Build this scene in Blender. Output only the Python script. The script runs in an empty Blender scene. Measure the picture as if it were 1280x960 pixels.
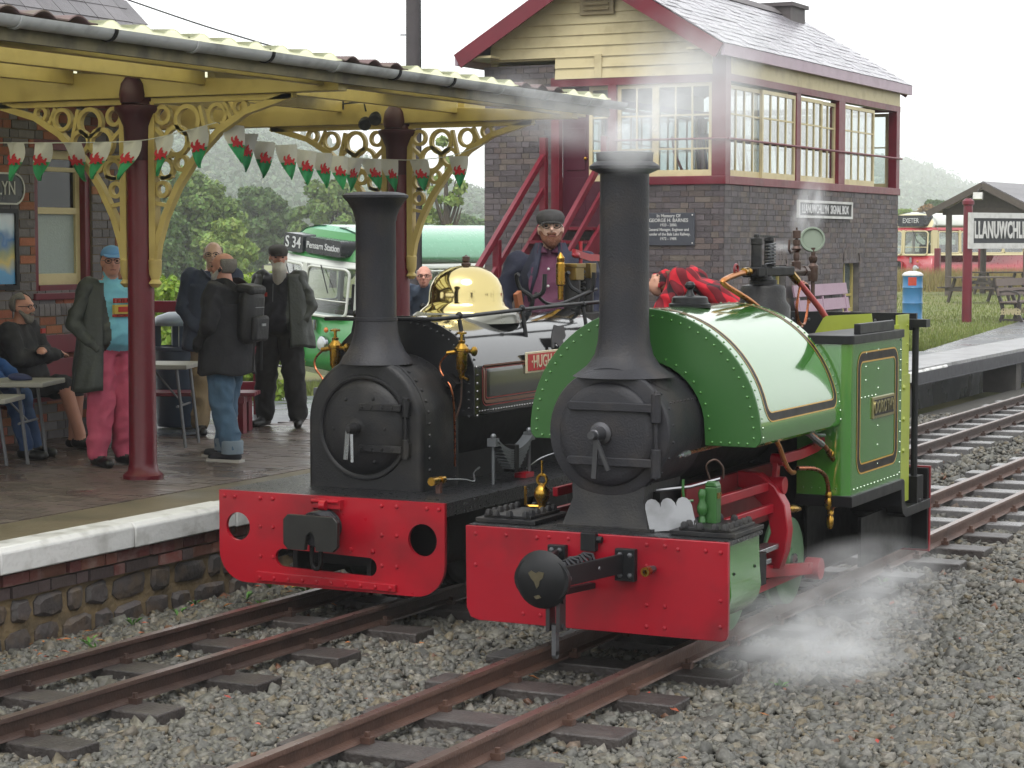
import bpy, bmesh, math, random
import numpy as np
from mathutils import Vector, Matrix, Euler
random.seed(7); np.random.seed(7)
R=math.radians; PI=math.pi
sc=bpy.context.scene; COL=sc.collection
# ---------------------------------------------------------------- camera
cam_d=bpy.data.cameras.new('camera'); cam=bpy.data.objects.new('camera',cam_d); COL.objects.link(cam)
cam.location=(4.48,-9.85,2.13); cam.rotation_euler=(R(90-3.886),0,R(26.687))
cam_d.lens=74.53; cam_d.sensor_width=36; cam_d.clip_start=.1; cam_d.clip_end=9000
sc.camera=cam
# ---------------------------------------------------------------- sky and sun (overcast)
SUN_E,SUN_R=R(58),R(200)
w=bpy.data.worlds.new('World'); sc.world=w; w.use_nodes=True
nt=w.node_tree; nt.nodes.clear()
sky=nt.nodes.new('ShaderNodeTexSky'); sky.sky_type='NISHITA'; sky.sun_disc=False
sky.sun_elevation=SUN_E; sky.sun_rotation=SUN_R; sky.dust_density=6; sky.air_density=1.0
hsv=nt.nodes.new('ShaderNodeHueSaturation'); hsv.inputs['Saturation'].default_value=.12
nt.links.new(sky.outputs[0],hsv.inputs['Color'])
bg1=nt.nodes.new('ShaderNodeBackground'); bg1.inputs[1].default_value=.05
nt.links.new(hsv.outputs[0],bg1.inputs[0])
bg2=nt.nodes.new('ShaderNodeBackground'); bg2.inputs[0].default_value=(.965,.985,1,1); bg2.inputs[1].default_value=1.28   # cloud deck
ad=nt.nodes.new('ShaderNodeAddShader'); out=nt.nodes.new('ShaderNodeOutputWorld')
nt.links.new(bg1.outputs[0],ad.inputs[0]); nt.links.new(bg2.outputs[0],ad.inputs[1]); nt.links.new(ad.outputs[0],out.inputs[0])
sd=bpy.data.lights.new('sun','SUN'); sd.energy=1.5; sd.angle=R(28); sd.color=(1,.97,.92)
sun=bpy.data.objects.new('sun',sd); COL.objects.link(sun)
sun.rotation_euler=(R(32),R(6),R(20))
sc.view_settings.view_transform='Standard'; sc.view_settings.look='None'; sc.view_settings.gamma=1; sc.view_settings.use_curve_mapping=False
sc.view_settings.exposure=0.28
sc.render.engine='CYCLES'
cy=sc.cycles; cy.use_denoising=True; cy.max_bounces=7; cy.diffuse_bounces=3; cy.glossy_bounces=3; cy.transmission_bounces=5
cy.transparent_max_bounces=12; cy.volume_bounces=3; cy.volume_step_rate=2.0; cy.volume_max_steps=96; cy.caustics_reflective=False; cy.caustics_refractive=False
# ---------------------------------------------------------------- helpers
def V(*a): return Vector(a if len(a)>1 else a[0])
class MB:
    def __init__(s): s.v=[]; s.f=[]; s.m=[]
    def add(s,vs,fs,m=0):
        o=len(s.v); s.v.extend([tuple(p) for p in vs]); s.f.extend([tuple(i+o for i in f) for f in fs]); s.m.extend([m]*len(fs)); return s
    def box(s,c,size,rot=None,m=0):
        hx,hy,hz=[q/2 for q in size]
        vs=[V(x,y,z) for x in(-hx,hx) for y in(-hy,hy) for z in(-hz,hz)]
        if rot is not None:
            if not isinstance(rot,Matrix): rot=Euler(rot).to_matrix()
            vs=[rot@p for p in vs]
        c=V(c); return s.add([p+c for p in vs],[(0,1,3,2),(4,6,7,5),(0,4,5,1),(2,3,7,6),(0,2,6,4),(1,5,7,3)],m)
    def b2(s,lo,hi,m=0): return s.box([(a+b)/2 for a,b in zip(lo,hi)],[abs(b-a) for a,b in zip(lo,hi)],None,m)
    def bar(s,p0,p1,w,h,m=0,up=(0,0,1)):
        p0,p1=V(p0),V(p1); d=(p1-p0); L=d.length; d.normalize(); up=V(up)
        x=d.cross(up)
        if x.length<1e-4: x=d.cross(V(1,0,0))
        x.normalize(); u=x.cross(d)
        return s.box((p0+p1)/2,(w,L,h),Matrix((x,d,u)).transposed(),m)
    def frame(s,d):
        d=V(d).normalized(); a=V(0,0,1) if abs(d.z)<.9 else V(0,1,0)
        x=d.cross(a).normalized(); return x,d.cross(x).normalized()
    def cyl(s,p0,p1,r0,r1=None,n=16,cap=True,m=0):
        r1=r0 if r1 is None else r1; p0,p1=V(p0),V(p1); x,y=s.frame(p1-p0); vs=[]
        for p,r in((p0,r0),(p1,r1)):
            for i in range(n):
                a=2*PI*i/n; vs.append(p+(x*math.cos(a)+y*math.sin(a))*r)
        fs=[(i,(i+1)%n,n+(i+1)%n,n+i) for i in range(n)]
        if cap: fs+=[tuple(range(n))[::-1],tuple(range(n,2*n))]
        return s.add(vs,fs,m)
    def tube(s,pts,r,n=8,m=0,closed=False,flat=None,nrm=None):
        pts=[V(p) for p in pts]; k=len(pts); vs=[]; rr=r if isinstance(r,(list,tuple)) else [r]*k
        px=None
        for i,p in enumerate(pts):
            if closed: d=pts[(i+1)%k]-pts[i-1]
            else: d=pts[min(i+1,k-1)]-pts[max(i-1,0)]
            if d.length<1e-9: d=V(0,0,1)
            d.normalize()
            if nrm is not None: y=V(nrm); x=d.cross(y).normalized()
            else:
                if px is None: x,_=s.frame(d)
                else:
                    x=px-d*px.dot(d); x.normalize()
                px=x; y=d.cross(x).normalized()
            if flat:
                a,b=flat; vs+=[p+x*a+y*b,p-x*a+y*b,p-x*a-y*b,p+x*a-y*b]
            else:
                for j in range(n):
                    t=2*PI*j/n; vs.append(p+(x*math.cos(t)+y*math.sin(t))*rr[i])
        n=4 if flat else n
        fs=[]
        for i in range(k if closed else k-1):
            a=i*n; b=((i+1)%k)*n
            fs+=[(a+j,a+(j+1)%n,b+(j+1)%n,b+j) for j in range(n)]
        if not closed: fs+=[tuple(range(n))[::-1],tuple(range((k-1)*n,k*n))]
        return s.add(vs,fs,m)
    def lathe(s,prof,base,axis=(0,0,1),n=24,m=0,a0=0,a1=2*PI,cap=True):
        base=V(base); ax=V(axis).normalized(); x,y=s.frame(ax); full=abs(a1-a0-2*PI)<1e-6; k=n if full else n+1; vs=[]
        for r,h in prof:
            for i in range(k):
                a=a0+(a1-a0)*i/n; vs.append(base+ax*h+(x*math.cos(a)+y*math.sin(a))*r)
        fs=[]
        for j in range(len(prof)-1):
            for i in range(n):
                i2=(i+1)%k; fs.append((j*k+i,j*k+i2,(j+1)*k+i2,(j+1)*k+i))
        if cap and full: fs+=[tuple(range(k))[::-1],tuple(range((len(prof)-1)*k,len(prof)*k))]
        return s.add(vs,fs,m)
    def ell(s,c,r,nu=14,nv=9,rot=None,m=0,z0=-PI/2,z1=PI/2):
        if not hasattr(r,'__len__'): r=(r,r,r)
        if rot is not None and not isinstance(rot,Matrix): rot=Euler(rot).to_matrix()
        vs=[]
        for j in range(nv+1):
            t=z0+(z1-z0)*j/nv
            for i in range(nu):
                a=2*PI*i/nu; p=V(r[0]*math.cos(t)*math.cos(a),r[1]*math.cos(t)*math.sin(a),r[2]*math.sin(t))
                vs.append((rot@p if rot is not None else p)+V(c))
        fs=[(j*nu+i,j*nu+(i+1)%nu,(j+1)*nu+(i+1)%nu,(j+1)*nu+i) for j in range(nv) for i in range(nu)]
        return s.add(vs,fs,m)
    def prism(s,poly,org,ua,ub,dep,m=0):
        org,ua,ub,dep=V(org),V(ua),V(ub),V(dep); k=len(poly)
        a=[org+ua*p+ub*q for p,q in poly]; vs=a+[p+dep for p in a]
        return s.add(vs,[tuple(range(k))[::-1],tuple(range(k,2*k))]+[(i,(i+1)%k,k+(i+1)%k,k+i) for i in range(k)],m)
    def ring(s,outer,inner,org,ua,ub,dep,m=0):   # plate between two outlines with equal point counts
        org,ua,ub,dep=V(org),V(ua),V(ub),V(dep); k=len(outer)
        P=lambda L:[org+ua*p+ub*q for p,q in L]
        o,i=P(outer),P(inner); vs=o+i+[p+dep for p in o]+[p+dep for p in i]; fs=[]
        for j in range(k):
            l=(j+1)%k
            fs+=[(j,k+j,k+l,l),(2*k+j,2*k+l,3*k+l,3*k+j),(j,l,2*k+l,2*k+j),(k+j,3*k+j,3*k+l,k+l)]
        return s.add(vs,fs,m)
    def rivet(s,p,nrm,r=.009,m=0):
        nrm=V(nrm).normalized(); x,y=s.frame(nrm); p=V(p); n=6; vs=[]
        for rr,h in((r,-.002),(r*.72,r*.55)):
            for i in range(n):
                a=2*PI*i/n; vs.append(p+nrm*h+(x*math.cos(a)+y*math.sin(a))*rr)
        vs.append(p+nrm*r*.8)
        return s.add(vs,[(i,(i+1)%n,n+(i+1)%n,n+i) for i in range(n)]+[(n+i,n+(i+1)%n,2*n) for i in range(n)],m)
    def mesh(s,name,mats,smooth=38):
        me=bpy.data.meshes.new(name); me.from_pydata(s.v,[],s.f)
        for mm in (mats if isinstance(mats,(list,tuple)) else [mats]): me.materials.append(mm)
        if max(s.m,default=0)>0: me.polygons.foreach_set('material_index',s.m)
        bm=bmesh.new(); bm.from_mesh(me); bmesh.ops.recalc_face_normals(bm,faces=bm.faces); bm.to_mesh(me); bm.free()
        if smooth:
            me.shade_smooth(); me.set_sharp_from_angle(angle=R(smooth))
        me.update(); return me
    def build(s,name,mats,parent=None,smooth=38,world=False,bev=0,kind=None,loc=None):
        o=bpy.data.objects.new(name,s.mesh(name,mats,smooth)); COL.objects.link(o)
        if parent is not None:
            o.parent=parent
            if world: o.matrix_parent_inverse=pinv(parent)
        if loc is not None: o.location=loc
        if bev:
            b=o.modifiers.new('bevel','BEVEL'); b.width=bev; b.segments=2; b.limit_method='ANGLE'; b.angle_limit=R(40); b.harden_normals=False
        if kind: o['kind']=kind
        return o
def wm(o):
    m=o.matrix_basis.copy()
    return wm(o.parent)@o.matrix_parent_inverse@m if o.parent else m
def pinv(p): return wm(p).inverted()
def tag(o,label=None,cat=None,group=None,kind=None):
    if label:o['label']=label
    if cat:o['category']=cat
    if group:o['group']=group
    if kind:o['kind']=kind
    return o
def thing(name,label=None,cat=None,loc=(0,0,0),rz=0,group=None,kind=None):
    o=bpy.data.objects.new(name,None); COL.objects.link(o); o.empty_display_size=.1
    o.location=loc; o.rotation_euler=(0,0,rz); return tag(o,label,cat,group,kind)
def copy_tree(o,parent=None):
    c=o.copy(); COL.objects.link(c); c.parent=parent
    for ch in list(o.children): copy_tree(ch,c)
    return c
# ---------------------------------------------------------------- materials
def S(r,g,b):  # sRGB 0-255 to linear
    return tuple(((c/255)/12.92 if c/255<=.04045 else ((c/255+.055)/1.055)**2.4) for c in (r,g,b))
_mats={}; ALB=.64   # picture colours to surface albedo under the bright overcast sky
def M(name,col,rough=.5,metal=0,var=.18,vs=5,bump=0,bs=40,coat=0,dirt=None,damt=.5,ds=3,rnd=0,hue=0,wet=0,spec=.5,trans=0,objc=False,rvar=.12):
    if name in _mats: return _mats[name]
    m=bpy.data.materials.new(name); m.use_nodes=True; nt=m.node_tree; N=nt.nodes; L=nt.links
    p=N['Principled BSDF']; p.inputs['Roughness'].default_value=rough; p.inputs['Metallic'].default_value=metal
    p.inputs['Specular IOR Level'].default_value=spec; p.inputs['Coat Weight'].default_value=coat; p.inputs['Coat Roughness'].default_value=.05; p.inputs['Coat IOR'].default_value=1.5+.45*coat
    if objc: pos=N.new('ShaderNodeTexCoord').outputs['Object']
    else: pos=N.new('ShaderNodeNewGeometry').outputs['Position']
    def noise(s,d=4):
        n=N.new('ShaderNodeTexNoise'); n.inputs['Scale'].default_value=s; n.inputs['Detail'].default_value=d; L.new(pos,n.inputs['Vector']); return n.outputs['Fac']
    def math_(op,a,b=None,c=None):
        n=N.new('ShaderNodeMath'); n.operation=op
        for i,x in enumerate((a,b,c)):
            if x is None: continue
            if isinstance(x,(int,float)): n.inputs[i].default_value=x
            else: L.new(x,n.inputs[i])
        return n.outputs[0]
    hs=N.new('ShaderNodeHueSaturation'); hs.inputs['Color'].default_value=(*[q*ALB for q in col],1)
    val=None
    if var:
        f=noise(vs); val=math_('MULTIPLY_ADD',f,2*var,1-var)
    if rnd:
        oi=N.new('ShaderNodeObjectInfo').outputs['Random']; ge=N.new('ShaderNodeNewGeometry').outputs['Random Per Island']
        rr=math_('FRACT',math_('ADD',oi,ge)); q=math_('MULTIPLY_ADD',rr,2*rnd,1-rnd)
        val=q if val is None else math_('MULTIPLY',val,q)
        if hue:
            r2=math_('FRACT',math_('MULTIPLY',rr,7.31)); L.new(math_('MULTIPLY_ADD',r2,2*hue,.5-hue),hs.inputs['Hue'])
    if val is not None: L.new(val,hs.inputs['Value'])
    c=hs.outputs[0]
    if dirt:
        d=noise(ds,6); mr=N.new('ShaderNodeMapRange'); mr.inputs[1].default_value=.48; mr.inputs[2].default_value=.68; mr.inputs[4].default_value=damt; L.new(d,mr.inputs[0])
        mx=N.new('ShaderNodeMix'); mx.data_type='RGBA'; L.new(mr.outputs[0],mx.inputs[0]); L.new(c,mx.inputs[6]); mx.inputs[7].default_value=(*[q*ALB for q in dirt],1); c=mx.outputs[2]
    L.new(c,p.inputs['Base Color'])
    if rvar:
        f=noise(vs*1.7+2); L.new(math_('MULTIPLY_ADD',f,2*rvar,rough-rvar),p.inputs['Roughness'])
    if wet:
        f=noise(1.3,3); mr=N.new('ShaderNodeMapRange'); mr.inputs[1].default_value=.42; mr.inputs[2].default_value=.6; mr.inputs[3].default_value=rough; mr.inputs[4].default_value=rough*(1-wet); L.new(f,mr.inputs[0]); L.new(mr.outputs[0],p.inputs['Roughness'])
    if bump:
        b=N.new('ShaderNodeBump'); b.inputs['Strength'].default_value=min(1,bump); b.inputs['Distance'].default_value=.01 if bump<=1 else .01*bump
        L.new(noise(bs,5),b.inputs['Height']); L.new(b.outputs[0],p.inputs['Normal'])
    if trans: p.inputs['Transmission Weight'].default_value=trans
    _mats[name]=m; return m
def glassmat(name,tint=(.9,.95,.95),rough=.02,alpha=.25):
    m=bpy.data.materials.new(name); m.use_nodes=True; N=m.node_tree.nodes; L=m.node_tree.links; p=N['Principled BSDF']; N.remove(p)
    g=N.new('ShaderNodeBsdfGlossy'); g.inputs['Roughness'].default_value=rough
    t=N.new('ShaderNodeBsdfTransparent'); t.inputs[0].default_value=(*tint,1)
    fr=N.new('ShaderNodeLayerWeight'); fr.inputs[0].default_value=alpha
    mx=N.new('ShaderNodeMixShader'); L.new(fr.outputs['Facing'],mx.inputs[0]); L.new(t.outputs[0],mx.inputs[1]); L.new(g.outputs[0],mx.inputs[2])
    L.new(mx.outputs[0],N['Material Output'].inputs[0]); return m
def text(name,body,size,mat,parent=None,loc=(0,0,0),rot=(0,0,0),sx=1,ext=.002,off=0,world=True,align='CENTER',spacing=1):
    cu=bpy.data.curves.new(name,'FONT'); cu.body=body; cu.size=size; cu.extrude=ext; cu.offset=off; cu.align_x=align; cu.align_y='CENTER'; cu.resolution_u=3; cu.space_character=spacing
    t=bpy.data.objects.new(name,cu); COL.objects.link(t); dg=bpy.context.evaluated_depsgraph_get(); me=bpy.data.meshes.new_from_object(t.evaluated_get(dg))
    bpy.data.objects.remove(t); bpy.data.curves.remove(cu)
    me.materials.clear(); me.materials.append(mat)
    o=bpy.data.objects.new(name,me); COL.objects.link(o)
    mw=Matrix.LocRotScale(V(loc),Euler(rot),V(sx,1,1))
    me.transform(mw)
    if parent is not None:
        o.parent=parent
        if world:o.matrix_parent_inverse=pinv(parent)
    return o
_unit={}
def unit_cube(mat):
    k=mat.name
    if k not in _unit:
        mb=MB(); mb.box((0,0,0),(1,1,1)); _unit[k]=mb.mesh('piece',mat,0)
    return _unit[k]
def pieces(name,parent,lst,limit=300,rest_name=None):
    """lst: (center,size,rotation Matrix 3x3 or None,material). first `limit` become objects, the rest one joined part"""
    pi=pinv(parent)
    for c,s,r,mt in lst[:limit]:
        o=bpy.data.objects.new(name,unit_cube(mt)); COL.objects.link(o); o.parent=parent; o.matrix_parent_inverse=pi
        q=r.to_quaternion() if r is not None else None
        o.location=c; o.scale=s
        if q is not None: o.rotation_mode='QUATERNION'; o.rotation_quaternion=q
    rest=lst[limit:]
    if rest:
        mats=[]; mb=MB()
        for c,s,r,mt in rest:
            if mt not in mats: mats.append(mt)
            mb.box(c,s,r,mats.index(mt))
        mb.build(rest_name or name,mats,parent,0,True,kind='stuff')
def brick_list(O,U,Nn,w,z0,z1,open_,pick,bl=.225,bh=.075,g=.01,dep=.04,bond='flem',jit=.003):
    """bricks in the plane through O, along U; openings (u0,u1,za,zb)"""
    O,U,Nn=V(O),V(U),V(Nn); rot=Matrix((U,Nn,V(0,0,1))).transposed(); L=[]
    row=0; z=z0
    while z<z1-.02:
        h=min(bh,z1-z); u=0; i=0
        if bond=='flem': seq=[bl,bl/2]; u=-bl*.375 if row%2 else 0
        elif bond=='eng': seq=[bl] if row%2 else [bl/2]; u=0 if row%2 else -bl*.25
        else: seq=[bl]; u=-bl*.5 if row%2 else 0
        while u<w-.005:
            l=seq[i%len(seq)]; a,b=max(u,0),min(u+l,w); segs=[(a,b)]
            for (o0,o1,oz0,oz1) in open_:
                if z+h*.5>oz0 and z+h*.5<oz1:
                    ns=[]
                    for a_,b_ in segs:
                        if o1<=a_ or o0>=b_: ns.append((a_,b_)); continue
                        if o0>a_: ns.append((a_,o0))
                        if o1<b_: ns.append((o1,b_))
                    segs=ns
            for a_,b_ in segs:
                if b_-a_<.03: continue
                c=O+U*((a_+b_)/2)+V(0,0,z+h/2)+Nn*(random.uniform(-jit,jit)-dep/2+.006)
                L.append((c,(b_-a_-g,dep,h-g),rot,pick(row,i,(a_+b_)/2,z)))
            u+=l; i+=1
        z+=bh; row+=1
    return L
def panel(mb,O,U,Nn,w,z0,z1,open_,th=.2,m=0,back=.004):
    """solid wall slab behind the bricks with openings cut out (grid of boxes)"""
    O,U,Nn=V(O),V(U),V(Nn); us=sorted({0,w,*[x for o in open_ for x in o[:2] if 0<x<w]}); zs=sorted({z0,z1,*[x for o in open_ for x in o[2:] if z0<x<z1]})
    rot=Matrix((U,Nn,V(0,0,1))).transposed()
    for a,b in zip(us,us[1:]):
        run=None
        cells=[]
        for c,d in zip(zs,zs[1:]):
            mu,mz=(a+b)/2,(c+d)/2
            if any(o[0]<mu<o[1] and o[2]<mz<o[3] for o in open_): continue
            if cells and abs(cells[-1][1]-c)<1e-6: cells[-1][1]=d
            else: cells.append([c,d])
        for c,d in cells: mb.box(O+U*((a+b)/2)+V(0,0,(c+d)/2)-Nn*(th/2+back),(b-a,th,d-c),rot,m)
def arc(cx,cz,r,a0,a1,n): return [(cx+r*math.cos(a0+(a1-a0)*i/n),cz+r*math.sin(a0+(a1-a0)*i/n)) for i in range(n+1)]
def spline(pts,n=6):
    P=[V(p) for p in pts]; P=[P[0]*2-P[1]]+P+[P[-1]*2-P[-2]]; o=[]
    for i in range(1,len(P)-2):
        for j in range(n):
            t=j/n; a,b,c,d=P[i-1],P[i],P[i+1],P[i+2]
            o.append(.5*((2*b)+(c-a)*t+(2*a-5*b+4*c-d)*t*t+(3*b-a-3*c+d)*t**3))
    o.append(P[-2]); return o
# ================================================================ materials shared by the whole place
BURG=M('burgundy_paint',S(124,14,40),.38,var=.12,dirt=S(70,20,30),damt=.35,ds=2)
OCHRE=M('ochre_paint',S(230,204,126),.45,var=.1,dirt=S(140,110,50),damt=.3,ds=4)
CREAM=M('cream_paint',S(238,222,172),.5,var=.07,dirt=S(170,150,105),damt=.35,ds=5)
WHITE=M('white_paint',S(232,232,228),.5,var=.06,dirt=S(150,150,140),damt=.35,ds=6)
BLACKP=M('black_paint',S(22,23,26),.42,var=.2,spec=.3)
MORTAR=M('mortar',S(126,112,92),.9,var=.25,vs=9,bump=.5,bs=60)
MORTARD=M('dark_mortar',S(92,88,84),.9,var=.3,vs=6,bump=.5,bs=60)
BRICKR=M('red_brick',S(156,92,72),.8,var=.18,vs=14,bump=.5,bs=50,rnd=.3,hue=.012)
BRICKB=M('blue_brick',S(118,112,114),.65,var=.2,vs=14,bump=.4,bs=50,rnd=.25,hue=.02)
BRICKO=M('orange_brick',S(176,108,78),.8,var=.2,vs=14,bump=.5,bs=50,rnd=.25,hue=.012)
SLATEGLARE=M('wet_slate_sky_glare',S(160,156,164),.24,var=.2,vs=5,bump=.3,bs=40,rnd=.22,hue=.03)  # wet slate, with sky glare painted in as a paler base colour
SLATE=M('roof_slate',S(112,108,112),.4,var=.2,vs=6,bump=.3,bs=40,rnd=.22,hue=.03)
STEEL=M('dull_steel',S(120,122,126),.4,metal=.8,var=.2)
BRASS=M('brass',S(196,152,66),.28,metal=1,var=.15,vs=20)
COPPER=M('copper',S(196,120,84),.28,metal=1,var=.2,vs=20)
TIMBER=M('weathered_timber',S(96,86,78),.8,var=.3,vs=10,bump=.5,bs=60,rnd=.15)
# ================================================================ ground
def gz(x,y):
    # ballast lies just below the sleeper tops; it falls away towards the platform wall
    if x<-3.62: return None
    z=-.185
    if x<-2.75: z-=.09*min(1,(-2.75-x)/.8)
    return z
GRAVELBED=M('ballast_bed',S(78,76,70),.9,var=.4,vs=30,bump=1.5,bs=45)
mb=MB()
xs=[-3.7,-3.5,-3.2,-2.9,-2.75,-2.4,-1.5,0,1.5,3,6,20]; ys=[-14,-8,-4,-2,0,3,6,10,15,22,30,45,70]
vs=[(x,y,(gz(max(x,-3.6),y)-.03)) for y in ys for x in xs]; n=len(xs)
mb.add(vs,[(j*n+i,j*n+i+1,(j+1)*n+i+1,(j+1)*n+i) for j in range(len(ys)-1) for i in range(n-1)])
tag(mb.build('trackbed',GRAVELBED,None,0),kind='structure')
# terrain that reaches the horizon
def tz(x,y):
    d=math.hypot(x-4.5,y+10)
    cx=(x-4.5)*math.cos(R(26.7))+(y+10)*math.sin(R(26.7))      # sideways seen from the line
    z=.25
    if cx<8:                                                      # yard and car park lie lower on the left
        t=min(1,max(0,(d-20)/20)); t=t*t*(3-2*t); z=.34-.95*t*min(1,max(0,(8-cx)/6))
    z-=1.2*min(1,max(0,(d-100)/120))
    return z
GRASS=M('grass_ground',S(118,124,62),.9,var=.35,vs=.8,bump=1.2,bs=25,dirt=S(150,138,86),damt=.7,ds=.35)
mb=MB(); k=64
rads=[6,9,12,15,18,20,22,25,28,31,34,38,42,48,56,66,80,100,130,180,260,400,700,1200,1800,2450]
vs=[]
for r in rads:
    for i in range(k):
        a=2*PI*i/k; x,y=4.5+r*math.cos(a),-10+r*math.sin(a)
        z=tz(x,y)
        if x>-9.2 and y<80 and x<40: z=min(z,-.45)
        vs.append((x,y,z))
fs=[(j*k+i,j*k+(i+1)%k,(j+1)*k+(i+1)%k,(j+1)*k+i) for j in range(len(rads)-1) for i in range(k)]+[tuple(range(k))]
mb.add(vs,fs); tag(mb.build('ground',GRASS,None,60),kind='structure')
# ---------------------------------------------------------------- ballast stones (uncountable)
def stones(name,pts,size,mats_rgb,seed=1,flat=.6):
    rs=np.random.RandomState(seed); K=len(pts)
    base=[]
    for s in range(8):
        bm=bmesh.new(); bmesh.ops.create_cube(bm,size=1.5); bmesh.ops.triangulate(bm,faces=bm.faces)
        v=np.array([q.co[:] for q in bm.verts]); f=np.array([[q.index for q in a.verts] for a in bm.faces]); bm.free()
        v=v*rs.uniform(.6,1.25,v.shape)+rs.normal(0,.16,v.shape); base.append((v,f))
    nv,nf=len(base[0][0]),len(base[0][1]); VV=np.empty((K,nv,3)); FF=np.empty((K,nf,3),int); which=rs.randint(0,8,K)
    for s in range(8):
        idx=np.where(which==s)[0]; v,f=base[s]; m=len(idx)
        sc_=size*rs.lognormal(0,.32,(m,1))*np.stack([rs.uniform(.75,1.3,m),rs.uniform(.6,1,m),rs.uniform(.35,.75,m)*flat/.6],1)
        q=v[None]*sc_[:,None,:]
        a=rs.uniform(0,6.283,m); tl=rs.normal(0,.45,(m,2))
        ca,sa=np.cos(a),np.sin(a)
        for t,(p0,p1) in ((tl[:,0],(1,2)),(tl[:,1],(0,2))):
            c,s_=np.cos(t)[:,None],np.sin(t)[:,None]; A,B=q[:,:,p0].copy(),q[:,:,p1].copy(); q[:,:,p0]=A*c-B*s_; q[:,:,p1]=A*s_+B*c
        A,B=q[:,:,0].copy(),q[:,:,1].copy(); q[:,:,0]=A*ca[:,None]-B*sa[:,None]; q[:,:,1]=A*sa[:,None]+B*ca[:,None]
        VV[idx]=q+pts[idx][:,None,:]; FF[idx]=f[None]+(idx*nv)[:,None,None]
    me=bpy.data.meshes.new(name); me.vertices.add(K*nv); me.vertices.foreach_set('co',VV.reshape(-1))
    me.loops.add(K*nf*3); me.loops.foreach_set('vertex_index',FF.reshape(-1)); me.polygons.add(K*nf)
    me.polygons.foreach_set('loop_start',np.arange(K*nf)*3); me.polygons.foreach_set('loop_total',np.full(K*nf,3))
    me.update(calc_edges=True)
    for m in mats_rgb: me.materials.append(m)
    o=bpy.data.objects.new(name,me); COL.objects.link(o); return o
def stone_mat():
    m=bpy.data.materials.new('ballast_stone'); m.use_nodes=True; N=m.node_tree.nodes; L=m.node_tree.links; p=N['Principled BSDF']
    g=N.new('ShaderNodeNewGeometry'); r=N.new('ShaderNodeValToRGB'); L.new(g.outputs['Random Per Island'],r.inputs[0])
    cols=[(0,S(104,106,106)),(.22,S(140,142,138)),(.42,S(118,120,120)),(.6,S(156,156,148)),(.7,S(146,136,114)),(.8,S(126,128,130)),(.92,S(172,170,164)),(.985,S(128,122,112)),(1,S(150,96,66))]; cols=[(a,tuple(q*k_ for q,k_ in zip(c,(.70,.66,.59)))) for a,c in cols]
    e=r.color_ramp.elements
    while len(e)<len(cols): e.new(.5)
    for q,(a,c) in zip(e,cols): q.position=a; q.color=(*c,1)
    n=N.new('ShaderNodeTexNoise'); n.inputs['Scale'].default_value=60; L.new(g.outputs['Position'],n.inputs[0])
    mx=N.new('ShaderNodeMix'); mx.data_type='RGBA'; mx.blend_type='MULTIPLY'; mx.inputs[0].default_value=.9; L.new(r.outputs[0],mx.inputs[6]); L.new(n.outputs['Fac'],mx.inputs[7])
    
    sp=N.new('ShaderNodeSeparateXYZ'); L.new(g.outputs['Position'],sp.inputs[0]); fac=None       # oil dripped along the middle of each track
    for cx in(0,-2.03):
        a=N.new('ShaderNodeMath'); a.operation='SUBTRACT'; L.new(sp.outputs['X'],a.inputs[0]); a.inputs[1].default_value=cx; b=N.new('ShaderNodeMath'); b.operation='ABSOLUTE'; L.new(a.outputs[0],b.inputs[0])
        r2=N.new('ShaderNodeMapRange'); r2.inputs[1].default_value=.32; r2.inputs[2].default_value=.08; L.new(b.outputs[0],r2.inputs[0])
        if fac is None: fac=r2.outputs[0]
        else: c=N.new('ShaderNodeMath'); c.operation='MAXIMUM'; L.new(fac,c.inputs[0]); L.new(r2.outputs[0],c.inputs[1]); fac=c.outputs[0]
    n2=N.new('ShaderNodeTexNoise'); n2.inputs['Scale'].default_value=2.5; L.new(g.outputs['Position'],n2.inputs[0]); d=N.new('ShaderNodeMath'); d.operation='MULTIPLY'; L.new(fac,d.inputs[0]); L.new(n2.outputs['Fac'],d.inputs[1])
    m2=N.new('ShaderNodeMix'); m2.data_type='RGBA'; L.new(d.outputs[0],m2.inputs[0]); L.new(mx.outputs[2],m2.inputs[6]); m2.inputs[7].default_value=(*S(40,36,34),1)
    L.new(m2.outputs[2],p.inputs['Base Color']); p.inputs['Roughness'].default_value=.55; p.inputs['Specular IOR Level'].default_value=.45; return m
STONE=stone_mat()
rs=np.random.RandomState(3)
def scatter(x0,x1,y0,y1,dens,lay):
    n=int((x1-x0)*(y1-y0)*dens); return np.stack([rs.uniform(x0,x1,n),rs.uniform(y0,y1,n),rs.uniform(0,lay,n)],1)
P=np.concatenate([scatter(-3.55,4.2,-3.2,3.2,1750,.03),scatter(-3.5,4.5,3.2,8,850,.03),scatter(-3.5,5.0,8,18,300,.03)])
# keep only the wedge that the camera side can see (plus a margin)
az=np.degrees(np.arctan2(-(P[:,0]-4.48),(P[:,1]+9.85))); P=P[(az>11)&(az<43)]
zz=np.full(len(P),-.185); t=np.clip((-2.75-P[:,0])/.8,0,1); zz-=.09*t
# lower between the rails under the sleepers' tops, higher shoulders right of the near track
zz+=np.where(P[:,0]>1.2,.035*np.sin(np.clip((P[:,0]-1.2)/2.5,0,1)*3.1),0)
P[:,2]+=zz
o=stones('ballast_stones',P,.0245,[STONE],5); tag(o,'grey and buff crushed stone ballast around the tracks','ballast',kind='stuff')
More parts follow.
